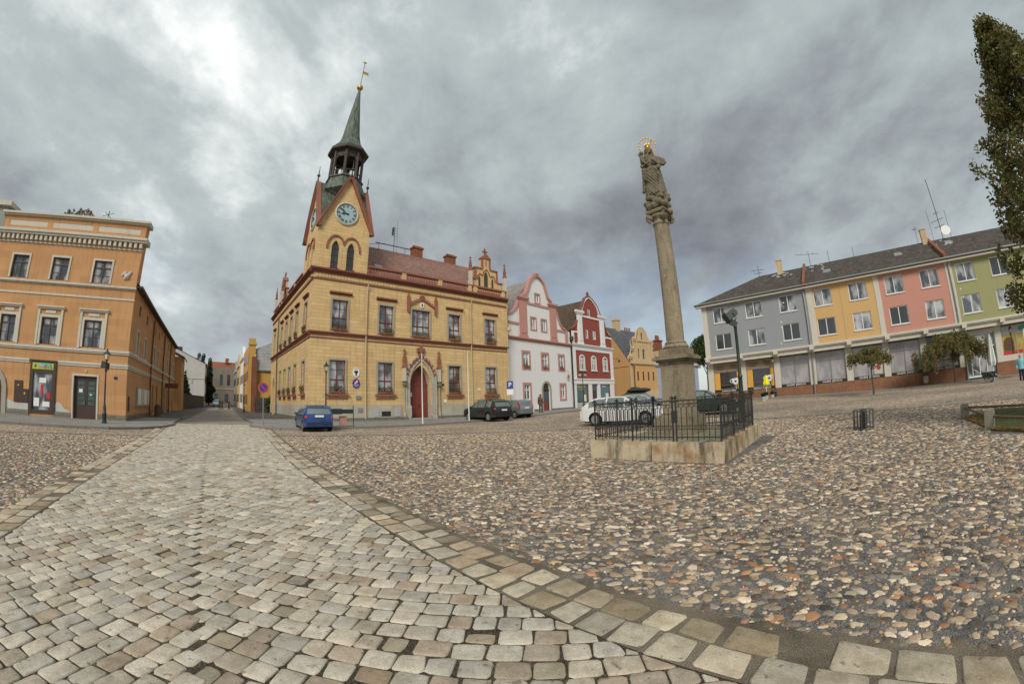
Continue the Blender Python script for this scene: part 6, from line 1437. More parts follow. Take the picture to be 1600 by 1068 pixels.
# child on the left arm
cap((-.24,-.16,8.62),(-.24,-.14,8.78),.085,.07); st.ball((-.24,-.16,8.92),.072,10,8,1.15); cap((-.24,-.2,8.6),(-.14,-.27,8.44),.045,.035); cap((-.28,-.2,8.74),(-.34,-.22,8.86),.03,.022); cap((-.2,-.2,8.74),(-.10,-.22,8.72),.03,.022)
so_=st.build('statue',M_STAT,MC); rm=so_.modifiers.new('fuse','REMESH'); rm.mode='VOXEL'; rm.voxel_size=.014; rm.use_smooth_shade=True
tx=bpy.data.textures.new('carving','CLOUDS'); tx.noise_scale=.09; tx.noise_depth=3
dm=so_.modifiers.new('chisel','DISPLACE'); dm.texture=tx; dm.strength=.045; dm.mid_level=.5
m=MB(T); m.lathe([(.085,9.19),(.09,9.26),(.10,9.29),(.085,9.29)],(0,0,0),14)
for k in range(7): a=k*2*math.pi/7; m.lathe([(.022,0),(.012,.09),(.02,.1),(.0,.13)],(.092*math.cos(a),.092*math.sin(a),9.28),6)
m.build('crown',M_GOLD,so_,smooth=40)
m=MB(T)
hp=[(.27*math.cos(R(a)),.06,9.33+.31*math.sin(R(a))) for a in range(-40,221,8)]; m.tube(hp,.011,6)
for k in range(12):
    a=R(-40+k*260/11); c=(.27*math.cos(a),.05,9.33+.31*math.sin(a))
    m.ball(c,.026,8,5)
    for q in range(5): b=R(90+72*q); m.prism([(c[0]+.018*math.cos(b-.6),c[2]+.018*math.sin(b-.6)),(c[0]+.046*math.cos(b),c[2]+.046*math.sin(b)),(c[0]+.018*math.cos(b+.6),c[2]+.018*math.sin(b+.6))],.04,.06)
m.build('halo',M_GOLD,so_,smooth=40)
m=MB(T); m.tube([(-.10,-.30,8.70),(.06,-.27,9.02),(.14,-.25,9.30)],.016,6); m.ball((.145,-.25,9.32),.03,8,5); m.build('sceptre',M_GOLD,so_)

# plinth slab with kerb stones
PL=thing('column_plinth','low speckled sandstone kerb platform carrying the iron fence round the column','platform',(4.2,7.5,0),131.4)
# local x runs along the front edge to the left, local -y points to the back right
a_,b_=3.5,4.6
m=MB(); gap=.012
fr=[(0,1.74),(1.74,3.5)]
for x0,x1 in fr: m.box(x0+gap,x1-gap,-.42,0,-.1,.44)
for y0,y1 in ((-1.9,-.42-gap*2),(-3.4,-1.9-gap*2),(-b_,-3.4-gap*2)): m.box(0,.42,y0,y1,-.1,.43); m.box(a_-.42,a_,y0,y1,-.1,.43)
m.box(.42+gap,a_-.42-gap,-b_,-b_+.42,-.1,.43)
ko=m.build('kerb_stones',M_KERBST,PL); bv=ko.modifiers.new('worn','BEVEL'); bv.width=.035; bv.segments=3; bv.limit_method='ANGLE'
m=MB(); m.box(.43,a_-.43,-b_+.43,-.43,-.1,.40); m.build('infill',plaster('mossy slab',(.24,.22,.15),.25,(.08,.10,.04),grime=.6),PL)
# fence
FN=thing('iron_fence','black wrought iron fence with arched bars and scroll rows round the stone column','fence',(4.2,7.5,.44),131.4)
def fpost(x,y,h=.95,fin=True):
    m=MB(); m.box(x-.016,x+.016,y-.016,y+.016,-.03,h)
    if fin:
        m.ball((x,y,h+.03),.032,8,6,1.3)
        for dx,dy in ((.055,0),(-.055,0)): m.tube([(x,y,h-.1),(x+dx*.8,y,h-.07),(x+dx*1.2,y,h-.02),(x+dx*.8,y,h+.01)],.009,5); m.ball((x+dx*.8,y,h+.01),.018,6,4)
    return m.build('post',M_IRON,FN)
def fpanel(P0,P1,name='railing',sp=.125,gate=False):
    P0=np.array(P0);P1=np.array(P1); L=np.hypot(*(P1-P0)); ang=math.degrees(math.atan2(*(P1-P0)[::-1])); m=MB(TR(P0[0],P0[1],0,ang))
    n=max(3,int(round(L/sp))); n+=n%2; s=L/n
    for z,t in ((.10,.012),(.27,.008),(.35,.008),(.815,.008),(.90,.014)): m.box(0,L,-t*.7,t*.7,z-t,z+t)
    for k in range(1,n):
        m.box(k*s-.008,k*s+.008,-.008,.008,.04,.70)
        if k%4==0: m.lathe([(.014,0),(.004,-.06)],(k*s,0,.04),5)
    for k in range(n):           # round arches over each gap, doubled
        q=[(k*s+s/2-s/2*math.cos(math.pi*t/6),0,.70+s*.62*math.sin(math.pi*t/6)) for t in range(7)]; m.tube(q,.007,4,cap=False)
        if k<n-1: q=[(k*s+s-s/2*math.cos(math.pi*t/6),0.004,.75+s*.60*math.sin(math.pi*t/6)) for t in range(7)]; m.tube(q,.006,4,cap=False)
        for zc in (.31,.858):       # little scrolls
            q=[(k*s+s/2+.028*math.cos(t*.9)*(1-t*.07),0,zc+.028*math.sin(t*.9)*(1-t*.07)) for t in range(8)]; m.tube(q,.0055,4,cap=False)
    if not gate:
        for k in range(0,n,3): m.tube([(k*s,0,.91),(k*s+s*.4,0,.95),(k*s+s,0,.93)],.006,4)
    return m.build(name,M_IRON,FN)
ins=.1
PX=[.09,1.13,1.21,2.28,a_-.12]
for x in PX: fpost(x,-ins)
fpanel((.09,-ins),(1.13,-ins)); fpanel((1.21,-ins),(2.28,-ins),'gate',gate=True); fpanel((2.28,-ins),(a_-.12,-ins))
m=MB(); m.box(1.10,1.24,-ins-.02,-ins+.02,.42,.68); m.tube([(1.2,-ins-.0,.62),(1.32,-ins+.03,.60),(1.4,-ins+.03,.62)],.01,5); m.build('lock_plate',M_IRON,FN)
Y_=[-ins,-1.25,-2.45,-3.65,-b_+.85-.0]
for x in (.09,a_-.12):
    for i in range(4):
        fpanel((x,Y_[i]),(x,Y_[i+1])); fpost(x,Y_[i+1])
fpanel((.09,Y_[4]),(a_-.12,Y_[4])); m=MB(); m.cbox(.08,-1.9,.36,.03,.2,.2); m.build('lock_plate',M_IRON,FN)

# the platform is not quite square: its long sides run a few degrees off
for t_ in (PL,FN):
    for ch in t_.children:
        for v in ch.data.vertices: v.co.x-=.0857*v.co.y
# ================================================================ STREET LAMPS, POLES, SIGNS
def lantern(m,gm,x,y,z,s=1.0):
    """four sided lantern head; m iron, gm glass"""
    gm.lathe([(.09*s,0),(.155*s,.30*s)],(x,y,z),4,R(45))
    m.lathe([(.03*s,-.1*s),(.10*s,0),(.10*s,.015)],(x,y,z),4,R(45))
    for k in range(4):
        a=R(45+90*k); m.tube([(x+.09*s*math.cos(a),y+.09*s*math.sin(a),z),(x+.16*s*math.cos(a),y+.16*s*math.sin(a),z+.3*s)],.011*s,4)
    m.lathe([(.2*s,.30*s),(.21*s,.32*s),(.10*s,.43*s),(.05*s,.47*s),(.06*s,.5*s),(.03*s,.53*s),(.045*s,.57*s),(0,.62*s)],(x,y,z),4,R(45))
def lamp_post(m,h,base=1.0):
    m.lathe([(.16,0),(.16,.06),(.12,.1),(.12,.45),(.14,.5),(.10,.56),(.09,.85),(.065,.95),(.05,1.1),(.045,h*.6),(.055,h*.61),(.042,h*.63),(.035,h-.12),(.06,h-.08),(.05,h)],(0,0,0),12)
LMP=thing('street_lamp','black lamp with floodlight below its lantern at the orange corner house door','street lamp',(-21.5,14.7,.12),20,'lantern street lamps')
m=MB(); lamp_post(m,3.3); m.build('post',M_GREENIRON,LMP,smooth=35)
m=MB(); gm=MB(); lantern(m,gm,0,0,3.35,1.0); gl_=gm.build('glass',M_LAMPGL,LMP); m.build('lantern',M_GREENIRON,LMP)
base_children=list(LMP.children)
def lampcopy(x,y,z,label,s=1.0):
    r=LMP.copy(); COL.objects.link(r); r.location=(x,y,z); r['label']=label; r.rotation_euler=(0,0,random.uniform(0,1)); r.scale=(s,s,s)
    for ch in base_children: c=ch.copy(); COL.objects.link(c); c.parent=r
    return r
m=MB(); m.v=[]; m.box(-.2,.14,-.2,.12,2.92,3.18); m.prism([(-.24,2.9),(.16,2.9),(.1,3.22),(-.16,3.28)],-.24,-.2); m.tube([(0,0,2.7),(0,0,3.0)],.07,8); m.cbox(.16,-.1,2.86,.12,.16,.12); m.build('floodlight',M_GREENIRON,LMP)
lampcopy(-11.6,23.3,.12,'black lamp by the blue car before the town hall corner window',1.02)
lampcopy(-36,46.7,g(-36,46.7)+.12,'distant lamp on the right pavement of the side street')
lampcopy(25.0,33.8,g(25,33.8)+.05,'lamp between the café windows and the first gallery window',1.0)
lampcopy(41.1,17.7,g(41,17.7)+.05,'lamp before the shop with the yellow brown window at the right',1.04)
L2=thing('double_lamp','black post with two lanterns standing before the red house shopfront','street lamp',(7.0,40.2,g(7,40.2)+.1),41)
m=MB(); lamp_post(m,3.3); m.tube([(-.42,0,3.2),(-.3,0,3.45),(0,0,3.3),(.3,0,3.45),(.42,0,3.2)],.025,6); m.build('post',M_GREENIRON,L2,smooth=35)
for x in (-.42,.42): m=MB(); gm=MB(); lantern(m,gm,x,0,3.35,1.05); o=m.build('lantern',M_GREENIRON,L2); gm.build('glass',M_LAMPGL,o)
m=MB(); lantern(m,MB(),0,0,3.5,.6) if False else m.lathe([(.04,3.3),(.03,3.8),(.06,3.85),(0,4.0)],(0,0,0),8); m.build('finial',M_GREENIRON,L2)
FL=thing('floodlight_post','tall dark green post with two floodlights aimed at the column, behind the fence','floodlight',(8.89,14.31,g(8.9,14.3)),-24)
m=MB(); m.lathe([(.2,0),(.2,.1),(.14,.2),(.13,.9),(.16,1.0),(.10,1.15),(.085,1.9),(.11,1.95),(.07,2.05),(.06,3.85),(.08,3.9),(.05,4.0),(.05,4.2)],(0,0,0),14)
m.build('post',M_GREENIRON,FL,smooth=35)
for M_,nm in ((Matrix.Translation((-.12,-.05,4.42))@Matrix.Rotation(R(-32),4,'Y')@Matrix.Rotation(R(18),4,'Z'),'floodlight_head'),(Matrix.Translation((-.06,.0,4.08))@Matrix.Rotation(R(32),4,'Y'),'floodlight_head')):
    m=MB(M_); s=.7 if 'x' in nm else 1
    if M_[2][3]>4.2: m.box(-.22,.2,-.17,.17,-.15,.15); m.prism([(-.3,-.2),(-.22,-.15),(-.22,.15),(-.3,.2)],-.2,.2); m.box(.2,.3,-.06,.06,-.06,.06); m.tube([(.0,-.19,0),(.0,-.19,-.25),(0,.19,-.25),(0,.19,0)],.02,5)
    else: m.box(-.2,.16,-.1,.1,-.1,.1); m.prism([(-.26,-.13),(-.2,-.1),(-.2,.1),(-.26,.13)],-.13,.13)
    m.build(nm,M_GREENIRON,FL)
def flagpole(x,y,h,lb):
    t=thing('flagpole',lb,'pole',(x,y,g(x,y)),0,'white flagpoles before the town hall'); m=MB(); m.lathe([(.05,0),(.045,.4),(.032,h),(.04,h+.02),(0,h+.06)],(0,0,0),10); m.build('pole',M_WINW,t,smooth=True)
    m=MB(); m.lathe([(.08,0),(.08,.05),(.05,.06)],(0,0,0),10); m.build('socket',M_ZINC,t)
flagpole(-6.25,27.1,4.9,'thin white pole standing in front of the arched town hall door'); flagpole(-3.4,30.2,5.3,'thin white pole beside the black car, right of the town hall door')
NP=thing('no_parking_sign','round blue no-parking sign with red rim on a grey pole at the pavement corner','road sign',(-16.1,22.95,.12),35)
m=MB(); m.tube([(0,0,0),(0,0,2.6)],.03,8); m.lathe([(.06,0),(.06,.12),(.04,.13)],(0,0,0),8); m.build('pole',M_ZINC,NP)
m=MB(); m.disc((0,2.38),.35,-.045,-.03,32); o=m.build('sign_plate',M_ZINC,NP); m=MB(); m.disc((0,2.38),.335,-.055,-.045,32); m.build('red_rim',M_REDS,o); m=MB(); m.disc((0,2.38),.25,-.06,-.055,32); m.build('blue_field',M_BLUES,o); m=MB(); m.strip([(-.18,2.56),(.18,2.20)],.06,-.064,-.06); m.build('red_bar',M_REDS,o)
PS=thing('parking_sign','square blue parking sign on a post between town hall and white house','road sign',(-.3,34.0,g(-.3,34)),0)
m=MB(); m.tube([(0,0,0),(0,0,3.1)],.035,8); m.build('pole',M_ZINC,PS); m=MB(); m.box(-.27,.27,-.06,-.035,2.5,3.15); o=m.build('sign_plate',M_BLUES,PS); m=MB(); m.box(-.27,.27,-.06,-.035,2.0,2.46); m.build('extra_plate',M_PAPER,PS); text('P',.52,M_TXTW,o,TR(0,-.065,2.83))
NB_=thing('notice_stand','dark green horizontal board between two thin posts on the pavement edge','notice board',(-11.2,23.05,.1),38)
m=MB()
m.box(-.02,.02,-.02,.02,0,1.3); m.box(1.48,1.52,-.02,.02,0,1.3); m.build('post',M_GREENIRON,NB_); m=MB(); m.box(.05,1.48,-.04,.03,.82,1.08); m.box(.05,.75,-.06,.03,.78,1.12); m.build('board',M_GREENIRON,NB_); m=MB(); m.box(-.05,1.55,-.2,.2,-.0,.04); m.build('foot_rail',M_IRON,NB_)
m=MB(); b=thing('parcel_crate','small pinkish box standing under the notice stand by the blue car','box',(-10.75,23.6,.1),38); m.box(0,.42,0,.3,0,.62); m.box(-.02,.44,-.02,.32,.62,.66); m.build('body',M_PINKT,b)
BO=thing('bollard','short dark bollard on the pavement left of the blue car','bollard',(-17.4,30.2,.12),0); m=MB(); m.lathe([(.08,0),(.07,.75),(.09,.8),(.05,.9),(0,.92)],(0,0,0),10); m.build('post',M_IRON,BO,smooth=35)
x,y=LCN+DS*10.6+DN*.7
BN=thing('litter_bin','brown slatted litter bin against the orange house side wall','bin',(float(x),float(y),.12),131.5); m=MB(); m.lathe([(.3,0),(.32,.75),(.34,.8),(.28,.8)],(0,0,0),12); m.build('body',M_WOOD,BN); m=MB(); m.lathe([(.33,.8),(.2,.95),(0,.98)],(0,0,0),12); m.build('lid',M_IRON,BN)
x,y=D0+DA*-6.9+DB*.3
B2=thing('wall_bin','small brown bin with dark lid before the brick base under the broad tree','bin',(float(x),float(y),.12),43); m=MB(); m.box(-.25,.25,-.2,.2,.25,.85); m.tube([(0,0,0),(0,0,.3)],.04); m.build('body',M_BROWNP,B2); m=MB(); m.box(-.28,.28,-.23,.23,.85,1.0); m.build('lid',M_IRON,B2)
M_IRONG=simple('grey steel bars',(.13,.13,.125),.5,.5,.5,.2,9)
TG=thing('barred_stand','low ring of thin steel bars round a dark box on the cobbles','stand',(9.91,8.97,0),30)
m=MB()
for k in range(14):
    a=k*2*math.pi/14; m.tube([(.37*math.cos(a),.3*math.sin(a),0),(.37*math.cos(a),.3*math.sin(a),.55)],.014,5)
m.tube([(.37*math.cos(k*.262),.3*math.sin(k*.262),.56) for k in range(25)],.012,5); m.tube([(.37*math.cos(k*.262),.3*math.sin(k*.262),.03) for k in range(25)],.018,5); m.build('bars',M_IRONG,TG)
m=MB(); m.box(-.09,.09,-.09,.09,0,.58); m.build('dark_box',M_IRON,TG)
m=MB(); m.lathe([(.045,0),(.045,.45),(0,.5)],(-.36,0,0),8); m.lathe([(.04,0),(.04,.5),(0,.55)],(.36,.05,0),8); m.build('thick_bar',M_IRON,TG)
# low rail round the lawn
LR=thing('lawn_rail','low rail of dark timber bars on square granite posts along the lawn','low fence',(10.28,5.16,0),0)
M_GRAN=simple('granite post',(.26,.24,.19),.9,.2,0,.3,9,.7,40)
for (x,y,h,w) in ((10.28,5.16,.44,.11),(12.45,7.06,.40,.11),(9.1,1.4,.44,.11),(12.7,1.5,.4,.11)):
    m=MB(TR(x-10.28,y-5.16,0,20)); m.box(-w,w,-w,w,-.05,h); o=m.build('post',M_GRAN,LR); bv=o.modifiers.new('worn','BEVEL'); bv.width=.015; bv.segments=2
for a,b in (((10.28,5.16),(12.45,7.06)),((10.28,5.16),(9.1,1.4)),((12.45,7.06),(12.7,1.5)),((9.1,1.4),(8.2,-2))):
    m=MB(); m.tube([(a[0]-10.28,a[1]-5.16,.30),((a[0]+b[0])/2-10.28,(a[1]+b[1])/2-5.16,.29),(b[0]-10.28,b[1]-5.16,.30)],.032,8); m.build('rail',M_WOOD,LR,smooth=True)

# ================================================================ CARS
def paint(name,c,metal=.3,rough=.25):
    t=NT(name,rough,.5,metal); t.b.inputs['Coat Weight'].default_value=.6; t.b.inputs['Coat Roughness'].default_value=.08; n=t.noise(t.mapv('Object'),2,4,.6); t.col(t.mix(n,scale_c(c,.85),scale_c(c,1.12))); return t.m
M_TYRE=simple('tyre rubber',(.018,.018,.018),.85,.2); M_RIM=simple('alloy rim',(.42,.42,.42),.3,.5,.8); M_CARGL=glass('car glass',(.10,.125,.12),None,.03); M_UNDERSHADE=simple('black underside shade',(.008,.008,.008),.9,.1)
M_TAIL=simple('red tail lamp',(.50,.02,.015),.2,.6); M_HEAD=simple('clear head lamp',(.6,.62,.62),.15,.7); M_TRIMB=simple('grey black bumper plastic',(.035,.036,.038),.7,.3)
def interp(pts,x):
    xs=[p[0] for p in pts]; ys=[p[1] for p in pts]; return float(np.interp(x,xs,ys))
def car(name,label,cat,L,Wd,H,col,loc,rz,top,rear,front,wheels,wr=.31,belt=.92,pillars=(),lights='rear',rails=False,lower=None,rim_spokes=5,group='parked cars',glass_x=None,roofbox=False,plate='rear',zb=.24):
    """x from the tail (0) to the nose (L). top = roof line (u,z) with u 0..1, rear/front = (z,x offset) end profiles; pillars = (x0,x1) solid bands"""
    t=thing(name,label,cat,loc,rz,group); hw=Wd/2
    us=sorted(set(list(np.linspace(0,1,57))+[ (w+dx)/L for w in wheels for dx in np.linspace(-wr*1.18,wr*1.18,11)])); us=[u for u in us if 0<=u<=1]
    ts=[0,.1,.2,.3,.4,.5,.58,.66,.74,.8,.86,.92,.97,1.0]
    def bot(x):
        z=zb+ (.04 if x<.25 or x>L-.3 else 0)
        for w in wheels:
            d=abs(x-w); r=wr*1.16
            if d<r: z=max(z,wr+math.sqrt(r*r-d*d))
        return z
    def half(x,z,u):
        e=min(x,L-x); plan=1-.13*max(0,1-e/.45)**2.2; w=hw*plan
        if z<.45: w*=.965+.035*(z/.45)
        if z>belt: w*=1-.27*((z-belt)/(H-belt))**1.15
        return w
    BT=interp(top,0)
    def P(u,tt,side):
        x0=u*L; zt=interp(top,u); zl=bot(x0); z=zl+tt*(zt-zl)
        xr=interp(rear,z); xf=interp(front,z); x=xr*(1-u)**3+x0*(1)-(0 if u<.6 else xf*((u-.6)/.4)**3)
        x=x0+xr*(1-u)**6-xf*u**6 if True else x
        return (x,side*half(x,z,u),z),zt
    B=MB();GL=MB();LO=MB()
    nu,ntt=len(us),len(ts)
    for side in (1,-1):
        for i in range(nu-1):
            for j in range(ntt-1):
                q=[P(us[i],ts[j],side)[0],P(us[i+1],ts[j],side)[0],P(us[i+1],ts[j+1],side)[0],P(us[i],ts[j+1],side)[0]]
                cx=sum(p[0] for p in q)/4; cz=sum(p[2] for p in q)/4; zt=(P(us[i],1,side)[1]+P(us[i+1],1,side)[1])/2
                isg=cz>belt+.02 and cz<zt-.065 and zt>belt+.16 and (glass_x[0]<cx<glass_x[1]) and not any(a<cx<b for a,b in pillars)
                (GL if isg else (LO if (lower and cz<lower) else B)).face(q)
    for i in range(nu-1):          # top skin with crown, windscreen and tail window by slope
        for (s0,s1) in ((-1,-.6),(-.6,0),(0,.6),(.6,1)):
            q=[]
            for u,s in ((us[i],s0),(us[i+1],s0),(us[i+1],s1),(us[i],s1)):
                p,_=P(u,1,1); q.append((p[0],p[1]*s,p[2]+.035*(1-s*s)))
            dz=(q[1][2]-q[0][2])/(abs(q[1][0]-q[0][0])+1e-6); cz=(q[0][2]+q[1][2])/2
            isg=cz>belt+.03 and cz<H-.05 and abs(dz)>.22
            (GL if isg else B).face(q)
    for e,u in ((0,0),(1,1)):      # tail and nose
        for j in range(ntt-1):
            for (s0,s1) in ((-1,-.86),(-.86,0),(0,.86),(.86,1)):
                q=[]
                for tt,s in ((ts[j],s0),(ts[j],s1),(ts[j+1],s1),(ts[j+1],s0)):
                    p,_=P(u,tt,1); q.append((p[0]+(-.05 if e==0 else .06)*(1-s*s)*(1 if p[2]<belt else .5),p[1]*s,p[2]+(.035*(1-s*s) if tt==1 else 0)))
                cz=sum(p[2] for p in q)/4
                isg=e==0 and cz>belt+.05 and cz<interp(top,0)-.07 and max(abs(s0),abs(s1))<.9
                (GL if isg else (LO if (lower and cz<lower) else B)).face(q)
    B.build('body',col,t,smooth=38); GL.build('window_glass',M_CARGL,t,smooth=60)
    if not lower:
        xx=interp(rear,.45)
        m=MB(); m.box(xx-.075,xx+.1,-hw*.80,hw*.80,.47,.52); m.build('bumper_strip',M_TRIMB,t)
    if lower: LO.build('bumper_and_sills',M_TRIMB,t,smooth=38)
    u_=MB(); u_.box(.25,L-.3,-hw*.78,hw*.78,.17,belt-.25); u_.build('underbody_shade',M_UNDERSHADE,t)  # near-black box: shade of wheel wells and underside put into the colour
    for w in wheels:
        for s in (1,-1):
            m=MB(); m.lathe([(wr*.66,-.1),(wr*.94,-.1),(wr,-.06),(wr,.06),(wr*.94,.1),(wr*.66,.1)],(0,0,0),24); M_=Matrix.Translation((w,s*(hw-.11),wr))@Matrix.Rotation(R(90),4,'X'); m.v=[M_@v for v in m.v]; o=m.build('wheel',M_TYRE,t,smooth=35)
            m=MB(); M2=Matrix.Translation((w,s*(hw-.015),wr))@Matrix.Rotation(R(90),4,'X'); m.lathe([(0,0),(.05,0),(.06,-.02),(.06,.02),(0,.02)],(0,0,0),10); 
            m.lathe([(wr*.58,-.02),(wr*.67,-.02),(wr*.67,.02),(wr*.58,.02)],(0,0,0),20)
            for k in range(rim_spokes): 
                a=2*math.pi*k/rim_spokes; c,sn=math.cos(a),math.sin(a); wd=.035
                m.face([(.04*c-wd*sn,.04*sn+wd*c,.01*s),(.04*c+wd*sn,.04*sn-wd*c,.01*s),(wr*.6*c+wd*.6*sn,wr*.6*sn-wd*.6*c,.01*s),(wr*.6*c-wd*.6*sn,wr*.6*sn+wd*.6*c,.01*s)])
            m.v=[M2@v for v in m.v]; m.build('rim',M_RIM,o)
            m=MB(); m.lathe([(0,-.01),(wr*.66,-.01),(wr*.66,.0),(0,.0)],(0,0,0),18); M3=Matrix.Translation((w,s*(hw-.06),wr))@Matrix.Rotation(R(90),4,'X'); m.v=[M3@v for v in m.v]; m.build('brake_disc',M_TRIMB,o)
    xm=glass_x[1]-.25
    for s in (1,-1): m=MB(); m.ball((xm,s*(hw+.07),belt+.06),.09,10,6,.75,.8,1.1); m.build('mirror',col,t,smooth=True)
    xr=interp(rear,.3)
    for s in (1,-1):
        z=belt-.06; 
        m=MB(); xx=interp(rear,z)
        if lights=='tall': m.prism([(xx-.02,z-.12),(xx+.14,z-.12),(xx+.26,z+.42),(xx+.16,z+.44),(xx+.0,z+.12)],s*(hw*.93),s*(hw*.80))
        else: m.ball((xx+.10,s*hw*.86,z-.05),.15,12,8,.62,.95,.62)
        m.build('tail_light',M_TAIL,t,smooth=True)
        m=MB(); m.ball((L-.22,s*hw*.80,.66),.15,12,8,.5,1.1,.8); m.build('headlight',M_HEAD,t,smooth=True)
    m=MB(); xx=interp(rear,.6)-.062; m.box(xx-.012,xx+.01,-.26,.26,(.60 if plate=='rear' else .8),(.71 if plate=='rear' else .91)); pl=m.build('number_plate',M_PAPER,t)
    m=MB()
    m.box(xx-.014,xx-.012,-.26,-.225,.60 if plate=='rear' else .8,.71 if plate=='rear' else .91); m.build('plate_band',M_BLUES,pl)
    if rails:
        for s in (1,-1): m=MB(); m.tube([(.6,s*hw*.68,H-.02),(.75,s*hw*.68,H+.05),(L*.6,s*hw*.68,H+.05),(L*.64,s*hw*.68,H-.02)],.02,6); m.build('roof_rail',M_TRIMB,t,smooth=True)
    if roofbox:
        m=MB(); m.lathe([(0,-1),(.5,-.97),(.8,-.8),(1,-.3),(1,.3),(.85,.75),(.4,1),(0,1.02)],(0,0,0),12); m.v=[Matrix.Translation((L*.45,0,H+.22))@Matrix.Rotation(R(90),4,'Y')@Matrix.Diagonal((.19,.42,1.0,1))@v for v in m.v]; m.build('roof_box',M_BLACK,t,smooth=True)
    return t
hatch_top=[(0,1.33),(.06,1.40),(.2,1.43),(.45,1.43),(.55,1.40),(.74,.98),(.80,.93),(.93,.80),(1,.66)]
hatch_rear=[(.2,.10),(.4,.0),(.62,.0),(.85,.06),(.95,.12),(1.3,.42),(1.4,.52)]
nose=[(.2,.08),(.4,.0),(.55,.0),(.66,.1),(.9,.3),(1.4,.3)]
car('blue_hatchback','dark blue three-door hatchback parked before the town hall corner','car',3.83,1.66,1.43,paint('deep blue paint',(.025,.07,.24),.4),(-10.35,20.0,0),129,hatch_top,hatch_rear,nose,(.72,3.15),.30,.90,((1.5,1.62),),glass_x=(.45,3.0),plate='high')
suv_top=[(0,1.52),(.05,1.60),(.2,1.63),(.5,1.62),(.58,1.58),(.72,1.12),(.78,1.05),(.95,.93),(1,.78)]
suv_rear=[(.25,.12),(.45,.0),(.75,.0),(1.0,.04),(1.1,.10),(1.45,.30),(1.6,.40)]
car('black_suv','dark grey-black SUV with roof rails parked by the town hall, tail to the right','car',4.32,1.82,1.63,paint('graphite paint',(.022,.025,.03),.3),(-.75,30.0,g(-.7,30)),130,suv_top,suv_rear,[(.2,.1),(.4,0),(.7,0),(.8,.12),(1.1,.3),(1.6,.3)],(.82,3.49),.345,1.05,((1.1,1.28),(2.15,2.27)),glass_x=(.5,3.3),rails=True,lower=.5,rim_spokes=6,plate='high',zb=.3)
mpv_top=[(0,1.44),(.05,1.50),(.2,1.53),(.5,1.52),(.6,1.44),(.82,.98),(.9,.9),(1,.74)]
car('silver_minicar','silver small car with tall red tail lamps parked behind the black SUV','car',3.9,1.68,1.53,paint('silver paint',(.33,.37,.42),.7,.3),(1.05,33.6,g(1,33.6)),131,mpv_top,[(.2,.1),(.4,0),(.8,.0),(.95,.05),(1.5,.28)],nose,(.62,3.07),.30,.95,((1.2,1.32),(2.2,2.3)),lights='tall',glass_x=(.4,3.1),lower=.42,plate='high')
wag_top=[(0,1.30),(.05,1.38),(.15,1.44),(.35,1.47),(.5,1.46),(.57,1.42),(.73,1.02),(.78,.96),(.93,.84),(1,.70)]
wag_rear=[(.2,.12),(.4,.0),(.65,.0),(.85,.08),(.95,.14),(1.2,.48),(1.45,.80)]
WG=dict(rear=wag_rear,front=nose,top=wag_top)
def placecar(name,label,H_,col,x,y,rz,**k):
    L=k.pop('L',4.6); c,s=math.cos(R(rz)),math.sin(R(rz)); return car(name,label,'car',L,1.8,H_,col,(x,y,g(x,y)),rz,k.pop('top',wag_top),k.pop('rear',wag_rear),nose,k.pop('wheels',(.95,3.70)),.335,.95,k.pop('pillars',((1.55,1.63),(2.55,2.64))),glass_x=k.pop('glass_x',(.55,3.45)),**k)
placecar('white_estate','white estate car parked side-on just behind the iron fence',1.47,paint('white paint',(.72,.72,.70),.0,.3),3.95,22.1,-36,rim_spokes=10)
placecar('dark_hatchback','dark hatchback whose roof shows just beyond the white estate',1.46,paint('black paint',(.02,.022,.026)),5.0,24.9,-36,L=4.2,top=hatch_top,rear=hatch_rear,wheels=(.75,3.35))
placecar('silver_hatchback','silver car roof showing beside the column beyond the white estate',1.45,paint('light silver paint',(.45,.48,.50),.6,.3),7.8,29.6,-36,L=4.2,top=hatch_top,rear=hatch_rear,wheels=(.75,3.35))
placecar('roof_box_car','dark car carrying a black roof box left of the column pedestal',1.50,paint('dark grey paint',(.04,.045,.05)),8.6,33.4,-36,roofbox=True)
placecar('green_black_estate','dark green-black estate car parked right of the column pedestal',1.46,paint('dark green paint',(.025,.035,.035)),9.75,24.6,-36)
x,y=sp(73,3.2,C) if False else (-64.5,73.6)
car('distant_car','tiny silver car parked at the far end of the side street','car',4.0,1.7,1.5,paint('pale blue silver paint',(.4,.45,.5),.5),(x,y,g(x,y)),-50,mpv_top,hatch_rear,nose,(.7,3.1),.3,.95,(),glass_x=(.5,3.0))

